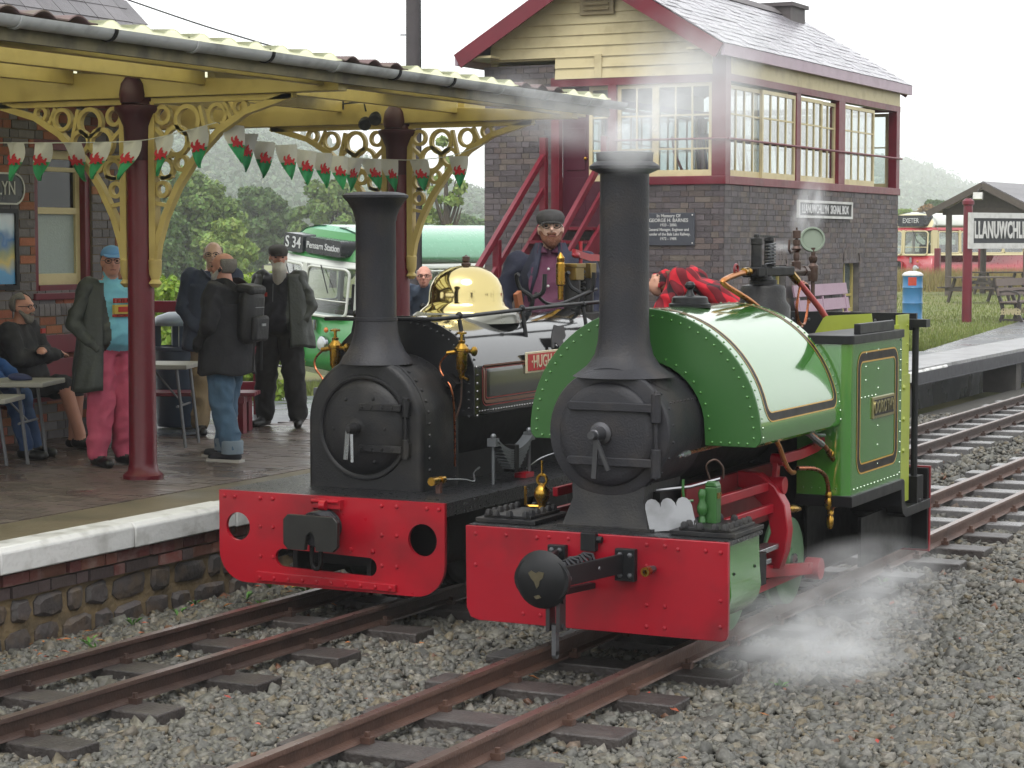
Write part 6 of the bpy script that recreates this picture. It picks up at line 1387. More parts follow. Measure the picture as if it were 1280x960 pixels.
def coat(t,mat,z_hem,z_top,gap=(60,120),rx=(.2,.27),ry=(.14,.19),flare=0,name='coat',cy=0,wave=.012):
    """open jacket skirt: an arc of cloth from chest to hem, open at the front (front = 90 deg)"""
    mb=MB(); k=60; rows=22; vs=[]
    a0,a1=gap[1],360+gap[0]
    for j in range(rows):
        q=j/(rows-1); z=z_top+(z_hem-z_top)*q; X_=rx[0]+(rx[1]-rx[0])*q; Y_=ry[0]+(ry[1]-ry[0])*q
        for i in range(k+1):
            a=R(a0+(a1-a0)*i/k+ (flare*q*(1 if i>k*.8 else (-1 if i<k*.2 else 0)))); w_=1+wave*q*math.sin(i*.85+q*4)*2.6+.02*mnoise.noise(V(i*.16+z_hem*9,q*5,z_top*3))*2+.012*(1-abs(mnoise.noise(V(i*.3,q*7+i*.1,z_hem*5)))*2); vs.append((X_*math.cos(a)*w_,cy+Y_*math.sin(a)*w_,z+.01*math.sin(i*.45)*q))
    mb.add(vs,[(j*(k+1)+i,j*(k+1)+i+1,(j+1)*(k+1)+i+1,(j+1)*(k+1)+i) for j in range(rows-1) for i in range(k)])
    o=mb.build(name,mat,t,60); s=o.modifiers.new('s','SOLIDIFY'); s.thickness=.014; s.offset=0; return o
RIGHT=V(.893,.449,0); TOW=V(.449,-.893,0)
def facing(r,tw): v=RIGHT*r+TOW*tw; return (v.x,v.y)
NAVY=cloth('navy_jacket',S(58,68,92)); BLK=cloth('black_jacket',S(40,40,46)); WAX=cloth('dark_waxed_coat',S(54,60,54),.8,.5); SHOEK=M('black_shoe',S(22,21,22),.35,var=.2); SHOEN=M('navy_trainer',S(40,42,52),.7,var=.2)
# 1 man in pink trousers
PINK=cloth('pink_trousers',S(224,98,128),.6); TURQ=cloth('turquoise_tshirt',S(136,214,238),.5)
t,J,P,hr=person('man in blue cap, turquoise T-shirt, pink trousers and long open black coat',(-5.78,3.56,PZ),facing(.72,.7),dict(top=WAX,legs=PINK,shoe=SHOEK,skin=SKINR),dict(wl=(-.19,.1,.93),wr=(.2,.1,.93),el=(-.29,-.06,1.14),er=(.3,-.06,1.13)),scale=1.0,belly=.08,bulk=1.12,arm_r=1.05,yaw=-30,leg_r=1.28,legw=1.22,shirt=(TURQ,lambda c:c.y>.0 and abs(c.x)<.125))
coat(t,WAX,.6,1.44,(52,128),(.22,.33),(.145,.23)); 
mb=MB(); mb.ell(P(0,-.012,.055),(.086,.104,.075),18,10,hr,z0=-.1,z1=PI/2); mb.prism([(-.07,0),(.07,0),(.065,.05),(.035,.075),(-.035,.075),(-.065,.05)],P(0,.075,.055),hr@V(1,0,0),hr@V(0,.95,-.3),hr@V(0,0,.006)); mb.build('cap',cloth('blue_cap',S(120,178,236),.3),t,40)
glasses(t,P); hair(t,P,hr,HAIRG)
PR1=M('shirt_print_red',S(206,60,44),.8,var=.1); PR2=M('shirt_print_yellow',S(230,200,90),.8,var=.1)
text('shirt_lettering','EXTREME',.05,PR1,t,(.0,.198,1.30),(R(88),0,R(180)),ext=.012,off=.002,world=False)
mb=MB(); mb.b2((-.11,.185,1.2),(.11,.222,1.27)); mb.build('shirt_print',PR2,t,0); mb=MB(); mb.b2((-.08,.19,1.215),(.08,.227,1.255)); mb.build('shirt_print',PR1,t,0)
text('shirt_lettering','EXTRAORDINARY',.028,PR1,t,(.0,.2,1.185),(R(85),0,R(180)),ext=.012,off=.001,world=False)
# 2 man with backpack
JEAN=cloth('blue_jeans',S(84,116,144),.7); CUFF=cloth('turned_up_cuff',S(140,156,170),.6); PACK=M('black_backpack_fabric',S(34,34,38),.6,var=.2,bump=.5,bs=30)
t,J,P,hr=person('balding man in black coat and turned-up jeans carrying a black backpack',(-5.21,4.32,PZ),facing(-.8,-.35),dict(top=BLK,legs=JEAN,shoe=SHOEN,skin=SKINR),dict(wl=(-.17,.16,.95),wr=(.17,.16,.95),el=(-.28,.0,1.14),er=(.28,.0,1.14),al=(-.12,-.12,.085),tl=(-.12,.07,.035),ar=(.13,.1,.085),tr=(.15,.28,.035),kl=(-.11,-.02,.49),kr=(.12,.09,.49)),scale=.97,belly=.06,bulk=1.2,arm_r=1.1,leg_r=1.3,yaw=10,legw=1.2)
coat(t,BLK,.72,1.3,(86,94),(.22,.275),(.165,.215)); hair(t,P,hr,HAIRG); beard(t,P,hr,HAIRW,.03)
mb=MB(); mb.box((0,-.235,1.2),(.27,.16,.46),(R(4),0,0)); me=mb.build('backpack',PACK,t,50,bev=.075)
mb=MB(); mb.box((0,-.32,1.1),(.22,.06,.21),(R(4),0,0)); mb.build('backpack_pocket',PACK,t,50,bev=.025); mb=MB(); mb.box((0,-.24,1.42),(.24,.17,.08),(R(10),0,0)); mb.build('backpack_lid',PACK,t,50,bev=.03)
mb=MB(); mb.b2((-.07,-.325,1.27),(.07,-.3,1.275)); mb.b2((-.03,-.362,1.12),(.03,-.34,1.14)); mb.build('backpack_logo',M('grey_reflective',S(170,172,176),.4,var=.05),t,0)
for s in(-1,1):
    mb=MB(); mb.tube(spline([(s*.09,-.16,1.42),(s*.11,-.06,1.49),(s*.12,.08,1.44),(s*.13,.14,1.3),(s*.15,.05,1.12),(s*.14,-.1,1.04)],5),0,flat=(.006,.025)); mb.build('backpack_strap',PACK,t,40)
    mb=MB(); mb.tube([(s*.06,-.3,1.0),(s*.065,-.29,.75)],0,flat=(.003,.01)); mb.build('backpack_strap',PACK,t,40)
for s in'lr':
    a=J['a'+s]; mb=MB(); mb.lathe([(.082,.0),(.09,.0),(.092,.1),(.084,.11)],(a.x,a.y,.07),n=18); mb.build('jeans_cuff',CUFF,t,40)
    T=J['t'+s]; d=(T-a); d.z=0; d.normalize(); mb=MB(); mb.tube([a-d*.09+V(0,0,-.075),a+V(0,0,-.075),T+d*.0+V(0,0,-.025),T+d*.035+V(0,0,-.022)],0,flat=(.045,.012),nrm=(0,0,1)); mb.build('shoe_sole',M('white_sole',S(214,210,202),.6),t,40)
# 3 man in navy jacket behind
KHAKI=cloth('khaki_trousers',S(172,150,118),.6)
t,J,P,hr=person('bald man with glasses in navy jacket and khaki trousers behind the backpack wearer',(-6.6,6.14,PZ),facing(.35,.85),dict(top=NAVY,legs=KHAKI,shoe=SHOEK,skin=SKINP),dict(wl=(-.17,.12,.96),wr=(.17,.12,.96)),scale=1.02,belly=.04,bulk=1.18,arm_r=1.1,yaw=-20,leg_r=1.25,legw=1.15)
coat(t,NAVY,.76,1.35,(84,96),(.22,.27),(.16,.205)); hair(t,P,hr,HAIRW); glasses(t,P)
mb=MB(); mb.tube([(-.1,.04,1.47),(-.07,.1,1.42),(0,.12,1.36),(.07,.1,1.42),(.1,.04,1.47)],0,flat=(.03,.006)); mb.build('collar',NAVY,t,40)
# 4 bearded man
t,J,P,hr=person('man with long white beard, flat cap and dark open jacket with hands in pockets',(-6.5,7.1,PZ),facing(-.25,.95),dict(top=WAX,legs=cloth('black_trousers',S(34,33,36),.6),shoe=SHOEK,skin=SKINR),dict(wl=(-.22,.1,.97),wr=(.22,.1,.97),el=(-.29,-.05,1.14),er=(.29,-.05,1.14),al=(-.17,-.02,.085),ar=(.17,-.02,.085),tl=(-.22,.13,.035),tr=(.21,.14,.035),kl=(-.14,.02,.49),kr=(.14,.02,.49)),scale=1.0,belly=.07,bulk=1.15,arm_r=1.12,leg_r=1.3,yaw=28,legw=1.25,shirt=(cloth('dark_fleece',S(32,32,44)),lambda c:c.y>.0 and abs(c.x)<.13))
coat(t,WAX,.76,1.45,(58,122),(.23,.34),(.15,.23)); flat_cap(t,P,hr,cloth('dark_tweed_cap',S(66,62,60),.6)); beard(t,P,hr,HAIRW,.24,1.35); hair(t,P,hr,HAIRW)
mb=MB(); mb.b2((.06,.17,1.24),(.11,.182,1.28)); mb.build('jacket_badge',M('red_badge',S(190,50,40),.7),t,0)
mb=MB(); mb.cyl((0,.2,.98),(0,.175,1.36),.004,n=6); mb.build('zip',STEEL,t,40)
# 5, 6 seated people
sit=dict(hip=(0,0,.52),chest=(0,-.03,.85),neck=(0,-.02,1.06),head=(0,.02,1.2),hl=(-.1,.03,.5),hr=(.1,.03,.5),kl=(-.12,.45,.5),kr=(.1,.44,.58),al=(-.13,.42,.085),ar=(-.03,.52,.1),tl=(-.14,.58,.035),tr=(-.02,.68,.05),sl=(-.185,-.02,1.0),sr=(.185,-.02,1.0),el=(-.25,.1,.78),er=(.25,.1,.78),wl=(.08,.24,.83),wr=(-.08,.26,.8))
SHORT=cloth('dark_shorts',S(38,38,46),.5)
t,J,P,hr=person('seated grey-haired man with glasses, black jacket and shorts, arms folded',(-7.3,4.32,PZ),facing(.93,.25),dict(top=BLK,legs=SHORT,shin=SKINR,shoe=SHOEK,skin=SKINR),sit,belly=.08,bulk=1.12,arm_r=1.2,yaw=-5,hands=(True,True))
hair(t,P,hr,HAIRG,False); glasses(t,P); beard(t,P,hr,HAIRG,.02)
mb=MB(); mb.b2((-.12,.155,.98),(-.05,.17,1.02)); mb.build('jacket_badge',M('red_badge',S(190,50,40)),t,0)
mb=MB()
for s,(k,a) in enumerate((('kl','al'),('kr','ar'))): pass
sit2=dict(sit); sit2.update(el=(-.24,.12,.8),er=(.24,.12,.8),wl=(-.14,.36,.66),wr=(.14,.36,.66),kr=(.12,.46,.5),ar=(.16,.6,.085),tr=(.18,.76,.035),al=(-.1,.55,.085),tl=(-.1,.71,.035))
t,J,P,hr=person('seated person in bright blue jacket and jeans at the folding tables',(-7.3,3.62,PZ),facing(.95,.2),dict(top=cloth('bright_blue_jacket',S(40,90,160),.5),legs=cloth('mid_blue_jeans',S(52,82,130),.6),shoe=SHOEK,skin=SKIN),sit2,belly=.05,arm_r=1.15,hands=(True,True))
hair(t,P,hr,HAIRG,False)
# 7 driver in the cab of the black engine
MAROON=cloth('maroon_shirt',S(98,44,74),.5); COATN=cloth('navy_overcoat',S(36,40,62),.7)
t,J,P,hr=person('bearded man in flat cap, glasses, navy coat and maroon shirt on the black engine',(-2.5,4.7,.37),facing(-.12,1),dict(top=COATN,legs=cloth('black_trousers',S(34,33,36)),shoe=SHOEK,skin=SKINP),dict(el=(-.33,.02,1.1),er=(.33,.02,1.12),wl=(-.24,.2,.93),wr=(.26,.2,.95),sl=(-.21,0,1.36),sr=(.21,0,1.36),head=(0,.04,1.59)),scale=1.16,belly=.08,bulk=1.12,arm_r=1.12,yaw=10,pitch=-8,hands=(True,True),shirt=(MAROON,lambda c:c.y>.03 and abs(c.x)<.06+.14*max(0,min(1,(1.5-c.z)/.5)) and c.z<1.47))
flat_cap(t,P,hr,cloth('black_tweed_cap',S(56,54,54),.6)); glasses(t,P); beard(t,P,hr,HAIRA,.015,.95)
for s in(-1,1):
    mb=MB(); mb.add([(s*.05,.09,1.5),(s*.1,.05,1.5),(s*.19,.13,1.3),(s*.13,.185,1.12),(s*.08,.17,1.3)],[(0,1,2,3,4)]); o=mb.build('lapel',COATN,t,40); q=o.modifiers.new('s','SOLIDIFY'); q.thickness=.02
    mb=MB(); mb.add([(s*.015,.125,1.44),(s*.07,.07,1.51),(s*.085,.1,1.43)],[(0,1,2)]); o=mb.build('shirt_collar',MAROON,t,40); q=o.modifiers.new('s','SOLIDIFY'); q.thickness=.012
mb=MB()
for z in(1.33,1.22,1.11,1.0): mb.ell((.0,.165+.055*(1.4-z)/.3 if z>1.2 else .22,z),(.009,.006,.009),8,6)
mb.build('shirt_button',WHITE,t,40,kind='stuff')
# 8 man on the platform behind the dome
t,J,P,hr=person('bald man peering over the black engine beside its brass dome',(-6.62,10.15,PZ),facing(.0,1),dict(top=cloth('grey_blue_jacket',S(70,84,104),.5),legs=NAVY,shoe=SHOEK,skin=SKINR),dict(chest=(0,.12,1.2),neck=(0,.22,1.34),head=(0,.3,1.44),sl=(-.185,.2,1.3),sr=(.185,.2,1.3),el=(-.24,.18,1.02),er=(.24,.18,1.02),wl=(-.2,.3,.8),wr=(.2,.3,.8)),scale=.96,hands=(True,True))
hair(t,P,hr,HAIRW); glasses(t,P)
# 9 person in a checked shirt leaning over, seen behind the green tank
def check_mat():
    m=bpy.data.materials.new('red_black_check'); m.use_nodes=True; N=m.node_tree.nodes; L=m.node_tree.links; p=N['Principled BSDF']; tc=N.new('ShaderNodeTexCoord')
    nz=N.new('ShaderNodeTexNoise'); nz.inputs['Scale'].default_value=5; L.new(tc.outputs['Object'],nz.inputs[0]); mxv=N.new('ShaderNodeMix'); mxv.data_type='VECTOR'; mxv.inputs[0].default_value=.08; L.new(tc.outputs['Object'],mxv.inputs[4]); L.new(nz.outputs['Color'],mxv.inputs[5])
    mp=N.new('ShaderNodeMapping'); mp.inputs['Rotation'].default_value=(R(35),R(20),R(12)); L.new(mxv.outputs[1],mp.inputs[0]); sx=N.new('ShaderNodeSeparateXYZ'); L.new(mp.outputs[0],sx.inputs[0]); g=[]
    for k in('X','Y'):
        a=N.new('ShaderNodeMath'); a.operation='MULTIPLY'; a.inputs[1].default_value=58; L.new(sx.outputs[k],a.inputs[0]); b=N.new('ShaderNodeMath'); b.operation='SINE'; L.new(a.outputs[0],b.inputs[0]); c=N.new('ShaderNodeMath'); c.operation='GREATER_THAN'; c.inputs[1].default_value=.1; L.new(b.outputs[0],c.inputs[0]); g.append(c.outputs[0])
    d=N.new('ShaderNodeMath'); d.operation='ADD'; L.new(g[0],d.inputs[0]); L.new(g[1],d.inputs[1]); e=N.new('ShaderNodeMath'); e.operation='DIVIDE'; e.inputs[1].default_value=2; L.new(d.outputs[0],e.inputs[0])
    r=N.new('ShaderNodeValToRGB'); r.color_ramp.interpolation='CONSTANT'; q=r.color_ramp.elements; q[0].position=0; q[0].color=(*S(170,14,34),1); q[1].position=.3; q[1].color=(*S(96,8,22),1); z=q.new(.8); z.color=(*S(30,10,16),1); L.new(e.outputs[0],r.inputs[0]); L.new(r.outputs[0],p.inputs['Base Color']); p.inputs['Roughness'].default_value=.9; return m
CHK=check_mat()
t,J,P,hr=person('person in red and black checked shirt bending down behind the green tank',(-1.2,4.55,.0),facing(-.85,-.25),dict(top=CHK,legs=cloth('pale_jeans',S(150,164,182),.5),shoe=SHOEK,skin=SKIN),dict(hip=(0,-.12,1.0),chest=(0,.16,1.2),neck=(0,.36,1.26),head=(0,.46,1.2),hl=(-.1,-.1,.97),hr=(.1,-.1,.97),sl=(-.19,.3,1.24),sr=(.19,.3,1.24),el=(-.26,.42,1.0),er=(.26,.42,1.0),wl=(-.16,.55,.85),wr=(.16,.55,.85),kl=(-.12,-.02,.5),kr=(.12,-.02,.5)),scale=1.0,bulk=1.1,arm_r=1.15,pitch=-50,hands=(True,True))
t.location=(-1.02,4.55,.61)
hair(t,P,hr,HAIRA,False)
# ================================================================ platform furniture on the left
GREYT=M('grey_table_top',S(176,174,166),.5,var=.1,dirt=S(130,128,120),damt=.3); GLEG=M('grey_steel_leg',S(130,132,136),.4,metal=.5,var=.15)
def folding_table(label,p0,d,L,W,h):
    p0,d=V(p0),V(d).normalized(); n=V(-d.y,d.x,0); t=thing('folding_table',label,'table',p0,0); c=p0+d*(L/2)
    rot=Matrix((d,n,V(0,0,1))).transposed(); mb=MB(); mb.box(c+V(0,0,h-.02),(L,W,.04),rot); mb.build('table_top',GREYT,t,0,True,bev=.008)
    for q in(.14,.86):
        b=p0+d*(L*q); s=-1 if q>.5 else 1
        for e in(-.4,.4):
            mb=MB(); a=b+n*(e*W); mb.tube([a+V(0,0,h-.04),a-d*(s*.03)+V(0,0,h*.55),a-d*(s*.07)+V(0,0,.012)],.014,8); mb.build('leg',GLEG,t,40,True)
        mb=MB(); mb.tube([b+n*(-.4*W)+V(0,0,h*.5),b+n*(.4*W)+V(0,0,h*.5)],.01,6); mb.build('leg_stretcher',GLEG,t,40,True)
        mb=MB(); mb.tube([b+V(0,0,h*.5),b+d*(s*.28)+V(0,0,h-.04)],.009,6); mb.build('leg_brace',GLEG,t,40,True)
    return t
folding_table('pale folding table in front of the seated men',(-7.75,2.95,PZ),(.93,.37,0),1.55,.6,.66)
folding_table('low pale folding table beside the higher one at the seated men',(-7.6,2.35,PZ),(.92,.4,0),1.5,.55,.57)
folding_table('pale folding table behind the nearer canopy column',(-6.75,4.85,PZ),(.9,.36,0),.72,.6,.72)
CAPN=cloth('navy_folded_cap',S(58,66,110),.5); mb=MB(); mb.ell((-6.55,3.4,PZ+.68),(.1,.07,.035),14,8,(0,.1,.4)); tag(mb.build('folded_cap',CAPN,None,50),'navy cap lying on the folding table','cap')
# litter bin
BINB=M('blue_grey_bin',S(72,88,112),.4,var=.1); BINL=M('pale_bin_lid',S(150,166,184),.35,var=.08)
bn=thing('litter_bin','blue-grey litter bin with domed hood beside the fence','bin',(-7.42,6.75,PZ))
mb=MB(); mb.lathe([(.2,0),(.21,.02),(.235,.72),(.25,.73),(.25,.76),(.225,.765),(.215,.7)],(0,0,0),n=28,cap=False); mb.lathe([(0,.01),(.2,.01)],(0,0,0),n=28,cap=False); mb.build('body',BINB,bn,40)
for a in range(0,360,90):
    mb=MB(); mb.box((.2*math.cos(R(a+45)),.2*math.sin(R(a+45)),.86),(.06,.06,.22),(0,0,R(a+45))); mb.build('hood_post',BINB,bn,0)
mb=MB(); mb.lathe([(.25,.96),(.255,.98),(.25,1.0),(.2,1.05),(.1,1.085),(0,1.09)],(0,0,0),n=28); mb.build('hood',BINL,bn,40)
# wall bench under the window, low bench behind
def plank_bench(label,p0,d,L,back,mat,h=.44,name='platform_bench',legm=None,boards=2,cat='bench',ends=None):
    p0,d=V(p0),V(d).normalized(); n=V(d.y,-d.x,0); t=thing(name,label,cat,p0,0); rot=Matrix((d,n,V(0,0,1))).transposed(); legm=legm or mat
    for i in range(3):
        mb=MB(); mb.box(p0+d*(L/2)+n*(.08+.13*i)+V(0,0,h),(L,.115,.035),rot); mb.build('seat_slat',mat,t,0,True,bev=.004)
    for i in range(boards if back else 0):
        mb=MB(); mb.box(p0+d*(L/2)+n*(-.03-.035*i)+V(0,0,h+.22+.21*i),(L,.03,.165),rot@Euler((R(10),0,0)).to_matrix()); mb.build('back_slat',mat,t,0,True,bev=.004)
    for q in(.06,.5,.94) if L>1.6 else (.1,.9):
        b=p0+d*(L*q)
        if ends: ends(t,b,d,n)
        else:
            mb=MB(); mb.bar(b+n*.02,b+n*.02+V(0,0,h),.06,.06); mb.bar(b+n*.36,b+n*.36+V(0,0,h),.06,.06); mb.bar(b+V(0,0,h-.05),b+n*.4+V(0,0,h-.05),.05,.06)
            if back: mb.bar(b+n*.0+V(0,0,h),b-n*.09+V(0,0,h+.55),.05,.05)
            mb.build('bench_frame',legm,t,0,True)
    return t
plank_bench('burgundy slatted bench against the station wall under the seated men',(WX+.16,2.6,PZ),(0,1,0),3.2,True,BURG,.42)
plank_bench('low burgundy bench standing beside the litter bin',(-7.55,6.2,PZ),(.9,.42,0),1.2,False,BURG,.36)
# burgundy fence with timber posts
fn=thing('rail_fence','burgundy post and rail fence with orange timber stays behind the litter bin','fence',(-8.4,8.3,PZ))
p0,p1=V(-9.3,7.85,0),V(-7.75,8.63,0)
for z in(1.44,.95,.6):
    mb=MB(); mb.bar(p0+V(0,0,z),p1+V(0,0,z),.05,.12); mb.build('fence_rail',BURG,fn,0,True,bev=.005)
for q in(.04,.5,.96):
    mb=MB(); b=p0.lerp(p1,q); mb.bar(b+V(.04,.06,.1),b+V(.04,.06,1.52),.09,.09); mb.build('fence_post',BURG,fn,0,True)
for q in(.3,.8):
    mb=MB(); b=p0.lerp(p1,q); mb.bar(b+V(.02,.07,.1),b+V(.02,.07,1.4),.07,.07); mb.build('timber_stay',M('orange_timber',S(176,124,70),.7,var=.25),fn,0,True)
# ================================================================ buses
CHROME=M('chrome',S(200,204,208),.15,metal=1,var=.05); TYRE=M('tyre_rubber',S(26,26,27),.8,var=.2); BGLASS=glassmat('bus_glass',(.72,.78,.78),.03,.4); SEAT=M('dark_bus_interior',S(74,70,70),.8,var=.2)
def bus(label,loc,face,roll,low,mid,roofm,front_roof,L,blinds,plate,red=False):
    t=thing('bus',label,'bus',loc,0,None); f=V(face[0],face[1],0).normalized(); t.rotation_euler=Euler((0,R(roll),math.atan2(f.x,-f.y)),'XYZ')
    W=1.2; zs=[(.32,1.16),(.6,1.19),(1.35,1.2),(2.3,1.15),(2.55,1.1),(2.75,.98),(2.9,.75),(2.98,.4),(3.0,0)]
    # body rings along the length; the front is bowed
    def ringx(y,z,w):  # plan bow: front corners pulled back
        return w
    def bow(x,z,q): return q*(.34*(abs(x)/1.2)**2.4)+(q*.55*max(0,(z-2.25)/.75)**1.5 if z>2.25 else 0)+q*.06*max(0,(z-1.35))
    P=zs; pts=[(w,z) for z,w in P]; full=[(-w,z) for w,z in pts[:-1]]+[pts[-1]]+[(w,z) for w,z in pts[:-1][::-1]]
    # panels: lower body, window band left open, roof
    def shell(z0,z1,mat,name,xs=None,both=True):
        mb=MB(); prof=[]; n=10
        def wat(z):
            for (a,wa),(b,wb) in zip(zs,zs[1:]):
                if a<=z<=b: return wa+(wb-wa)*(z-a)/(b-a)
            return 0
        lv=[z0]+[z for z,_ in zs if z0<z<z1]+[z1]
        # outline around plan at level z: start rear right, front, rear left
        K=16
        def outline(z):
            w=max(wat(z),.02); o=[(w,L)]
            o+= [(w,.6)]+[(w*math.cos(a) ,bow(w*math.cos(a),z,1)) for a in [PI*i/K*1.0 for i in range(K+1)]] +[(-w,.6),(-w,L)]
            o2=[]
            for i,(x,y) in enumerate(o): o2.append((x,y))
            o2[2]=(w,.4+bow(w,z,1)*.6); o2[-3]=(-w,.4+bow(w,z,1)*.6)
            return o2
        k=len(outline(1)); vs=[]
        for z in lv: vs+=[(x,y,z) for x,y in outline(z)]
        mb.add(vs,[(j*k+i,j*k+i+1,(j+1)*k+i+1,(j+1)*k+i) for j in range(len(lv)-1) for i in range(k-1)]+[(j*k,j*k+k-1,(j+1)*k+k-1,(j+1)*k) for j in range(len(lv)-1)])
        if z1>2.9: mb.f.append(tuple(range((len(lv)-1)*k,len(lv)*k))); mb.m.append(0)
        o=mb.build(name,mat,t,35); s=o.modifiers.new('s','SOLIDIFY'); s.thickness=.03; return o
    shell(.32,1.34,low,'lower_body'); shell(1.34,1.42,mid,'waist_band'); shell(2.28,2.4,low if red else mid,'cant_rail'); shell(2.4,2.99,roofm,'roof')
    if front_roof:
        mb=MB(); vs=[];k=15; lv=[2.41,2.5,2.6,2.7,2.8,2.9]
        for z in lv:
            w=1.13 if z<2.55 else (1.1 if z<2.7 else (1.0 if z<2.8 else .82))
            for i in range(k): x=w*(-1+2*i/(k-1))*.97; vs.append((x,bow(x,z,1)-.012,z+.004))
        mb.add(vs,[(j*k+i,j*k+i+1,(j+1)*k+i+1,(j+1)*k+i) for j in range(len(lv)-1) for i in range(k-1)]); mb.build('roof_dome',front_roof,t,50)
    mb=MB(); mb.b2((-1.1,.5,.4),(1.1,L-.1,.9)); mb.build('floor',SEAT,t,0)
    for i in range(int((L-2)/.9)):
        for s in(-1,1):
            mb=MB(); y=2.0+i*.9; mb.b2((s*.3,y,.9),(s*1.0,y+.1,1.75)); mb.b2((s*.3,y-.4,.9),(s*1.0,y,1.25)); mb.build('seat',SEAT,t,0)
    # front screens
    fx=lambda x,z:bow(x,z,1)-.02
    def screen(x0,x1,z0,z1,name='windscreen'):
        mb=MB(); k=6; a=[]
        o=rrect(x0,x1,z0,z1,.12,4); i=rrect(x0+.05,x1-.05,z0+.05,z1-.05,.08,4)
        m=min(len(o),len(i)); 
        P3=[V(x,fx(x,z),z) for x,z in o]; mb.tube(P3,.028,6,closed=True); fr=mb.build(name,mid,t,40)
        g=MB(); n=8; vs=[(x0+.03+(x1-x0-.06)*i/n,fx(x0+.03+(x1-x0-.06)*i/n,z)+.012,z) for z in(z0+.03,(z0+z1)/2,z1-.03) for i in range(n+1)]
        g.add(vs,[(j*(n+1)+i,j*(n+1)+i+1,(j+1)*(n+1)+i+1,(j+1)*(n+1)+i) for j in range(2) for i in range(n)]); g.build('pane',BGLASS,fr,40)
        w_=MB(); zb=z0+.3; w_.tube([V(x0+(x1-x0)*i/6,fx(x0+(x1-x0)*i/6,zb)-.004,zb) for i in range(7)],.014,6); w_.build('screen_bar',mid,fr,40)
        w_=MB(); xm=(x0+x1)/2; w_.tube([V(xm-.1,fx(xm,z1)-.05,z1+.04),V(xm+.2,fx(xm,z0)-.04,z0+.45)],.012,6); w_.build('wiper',BLACKP,fr,40)
    screen(-1.02,-.06,1.36,2.26); screen(.06,1.02,1.36,2.26)
    for x in(0,):
        mb=MB(); mb.b2((-.06,fx(0,1.8)-.0,1.3),(.06,fx(0,1.8)+.06,2.3)); mb.build('screen_pillar',mid,t,0)
    # corner pillars + side windows
    yw=.62; wl=1.22
    for s in(-1,1):
        y=.62; mb=MB(); mb.b2((s*1.06,.36,1.4),(s*1.175,.62,2.3)); mb.build('corner_pillar',mid,t,0)
        while y<L-.5:
            mb=MB(); x=s*1.185; y1=min(y+wl,L-.15)
            o=rrect(y+.05,y1-.03,1.44,2.24,.1,4); mb.tube([V(x-s*.03*max(0,(z-1.35)),u,z) for u,z in o],.024,6,closed=True); w_=mb.build('side_window',mid,t,40)
            g=MB(); g.add([(x-s*.01,y+.05,1.44),(x-s*.01,y1-.03,1.44),(x-s*.035,y1-.03,2.24),(x-s*.035,y+.05,2.24)],[(0,1,2,3)]); g.build('pane',BGLASS,w_,0)
            mb=MB(); mb.b2((s*1.12,y1-.035,1.4),(s*1.19,y1+.055,2.3)); mb.build('window_pillar',mid,t,0)
            y=y1+.02
    # blinds
    for x0,x1,z0,z1,tx,sz in blinds:
        mb=MB(); o=rrect(x0,x1,z0,z1,.05,3); xm=(x0+x1)/2; zm=(z0+z1)/2
        slope_=(fx(xm,z1)-fx(xm,z0))
        q=min(fx(x0,z0),fx(x1,z0),fx(xm,z0))-.045
        mb.prism([(a,b) for a,b in o],(0,q,0),(1,0,0),(0,0,1),(0,.5,0)); bl=mb.build('destination_blind',M('blind_black',S(44,46,54),.25,var=.1),t,20)
        text('blind_lettering',tx,sz,M('blind_white',S(226,228,230),.4),bl,(xm,q-.006,zm),(R(90),0,0),ext=.003,off=.002,sx=.92,world=False)
    # grille, lights, bumper, plate
    mb=MB(); mb.b2((-.4,fx(0,.9)-.06,.45),(.02,fx(0,.9)+.02,1.12)); gr=mb.build('grille',BLACKP,t,0,bev=.03)
    mb=MB(); mb.tube([V(-.42,fx(0,.9)-.075,.42),V(-.42,fx(0,.9)-.075,1.08),V(-.34,fx(0,.9)-.075,1.15),V(-.04,fx(0,.9)-.075,1.15),V(.04,fx(0,.9)-.075,1.08),V(.04,fx(0,.9)-.075,.42)],.03,8); mb.build('grille_surround',low if red else CHROME,gr,40)
    for x in(-.85,.62):
        mb=MB(); mb.lathe([(0,0),(.11,0),(.14,.02),(.15,.07)],(x,fx(x,.85)-.07,.85),(0,1,0),20); hl=mb.build('headlight',CHROME,t,40)
        mb=MB(); mb.lathe([(0,-.03),(.06,-.025),(.11,0)],(x,fx(x,.85)-.07,.85),(0,1,0),20); mb.build('lens',M('lamp_lens',S(200,206,206),.1,var=.05),hl,40)
        mb=MB(); mb.ell((x+.12,fx(x,1.12)-.05,1.12),(.05,.04,.05),12,8); mb.build('indicator',M('orange_lamp',S(220,120,40),.3,var=.05),t,40)
    mb=MB(); mb.tube([V(.42,fx(.4,1.2)-.03,1.08),V(.42,fx(.4,1.2)-.03,1.28)],.05,10); mb.build('vent',CHROME,t,40)
    mb=MB(); mb.tube([V(x,fx(x,.4)-.08,.36) for x in(-1.15,-.8,-.4,0,.4,.8,1.15)],0,flat=(.07,.02),nrm=(0,0,1)) if False else mb.b2((-1.1,fx(0,.4)-.1,.3),(1.1,fx(0,.4)-.04,.4)); mb.build('bumper',CHROME if not red else BLACKP,t,0)
    if plate:
        mb=MB(); mb.b2((-.55,fx(0,.4)-.14,.27),(.05,fx(0,.4)-.115,.42)); pl=mb.build('number_plate',BLACKP,t,0); text('plate_lettering',plate,.15,WHITE,pl,(-.25,fx(0,.4)-.142,.345),(R(90),0,0),ext=.002,off=.001,sx=.95,world=False)
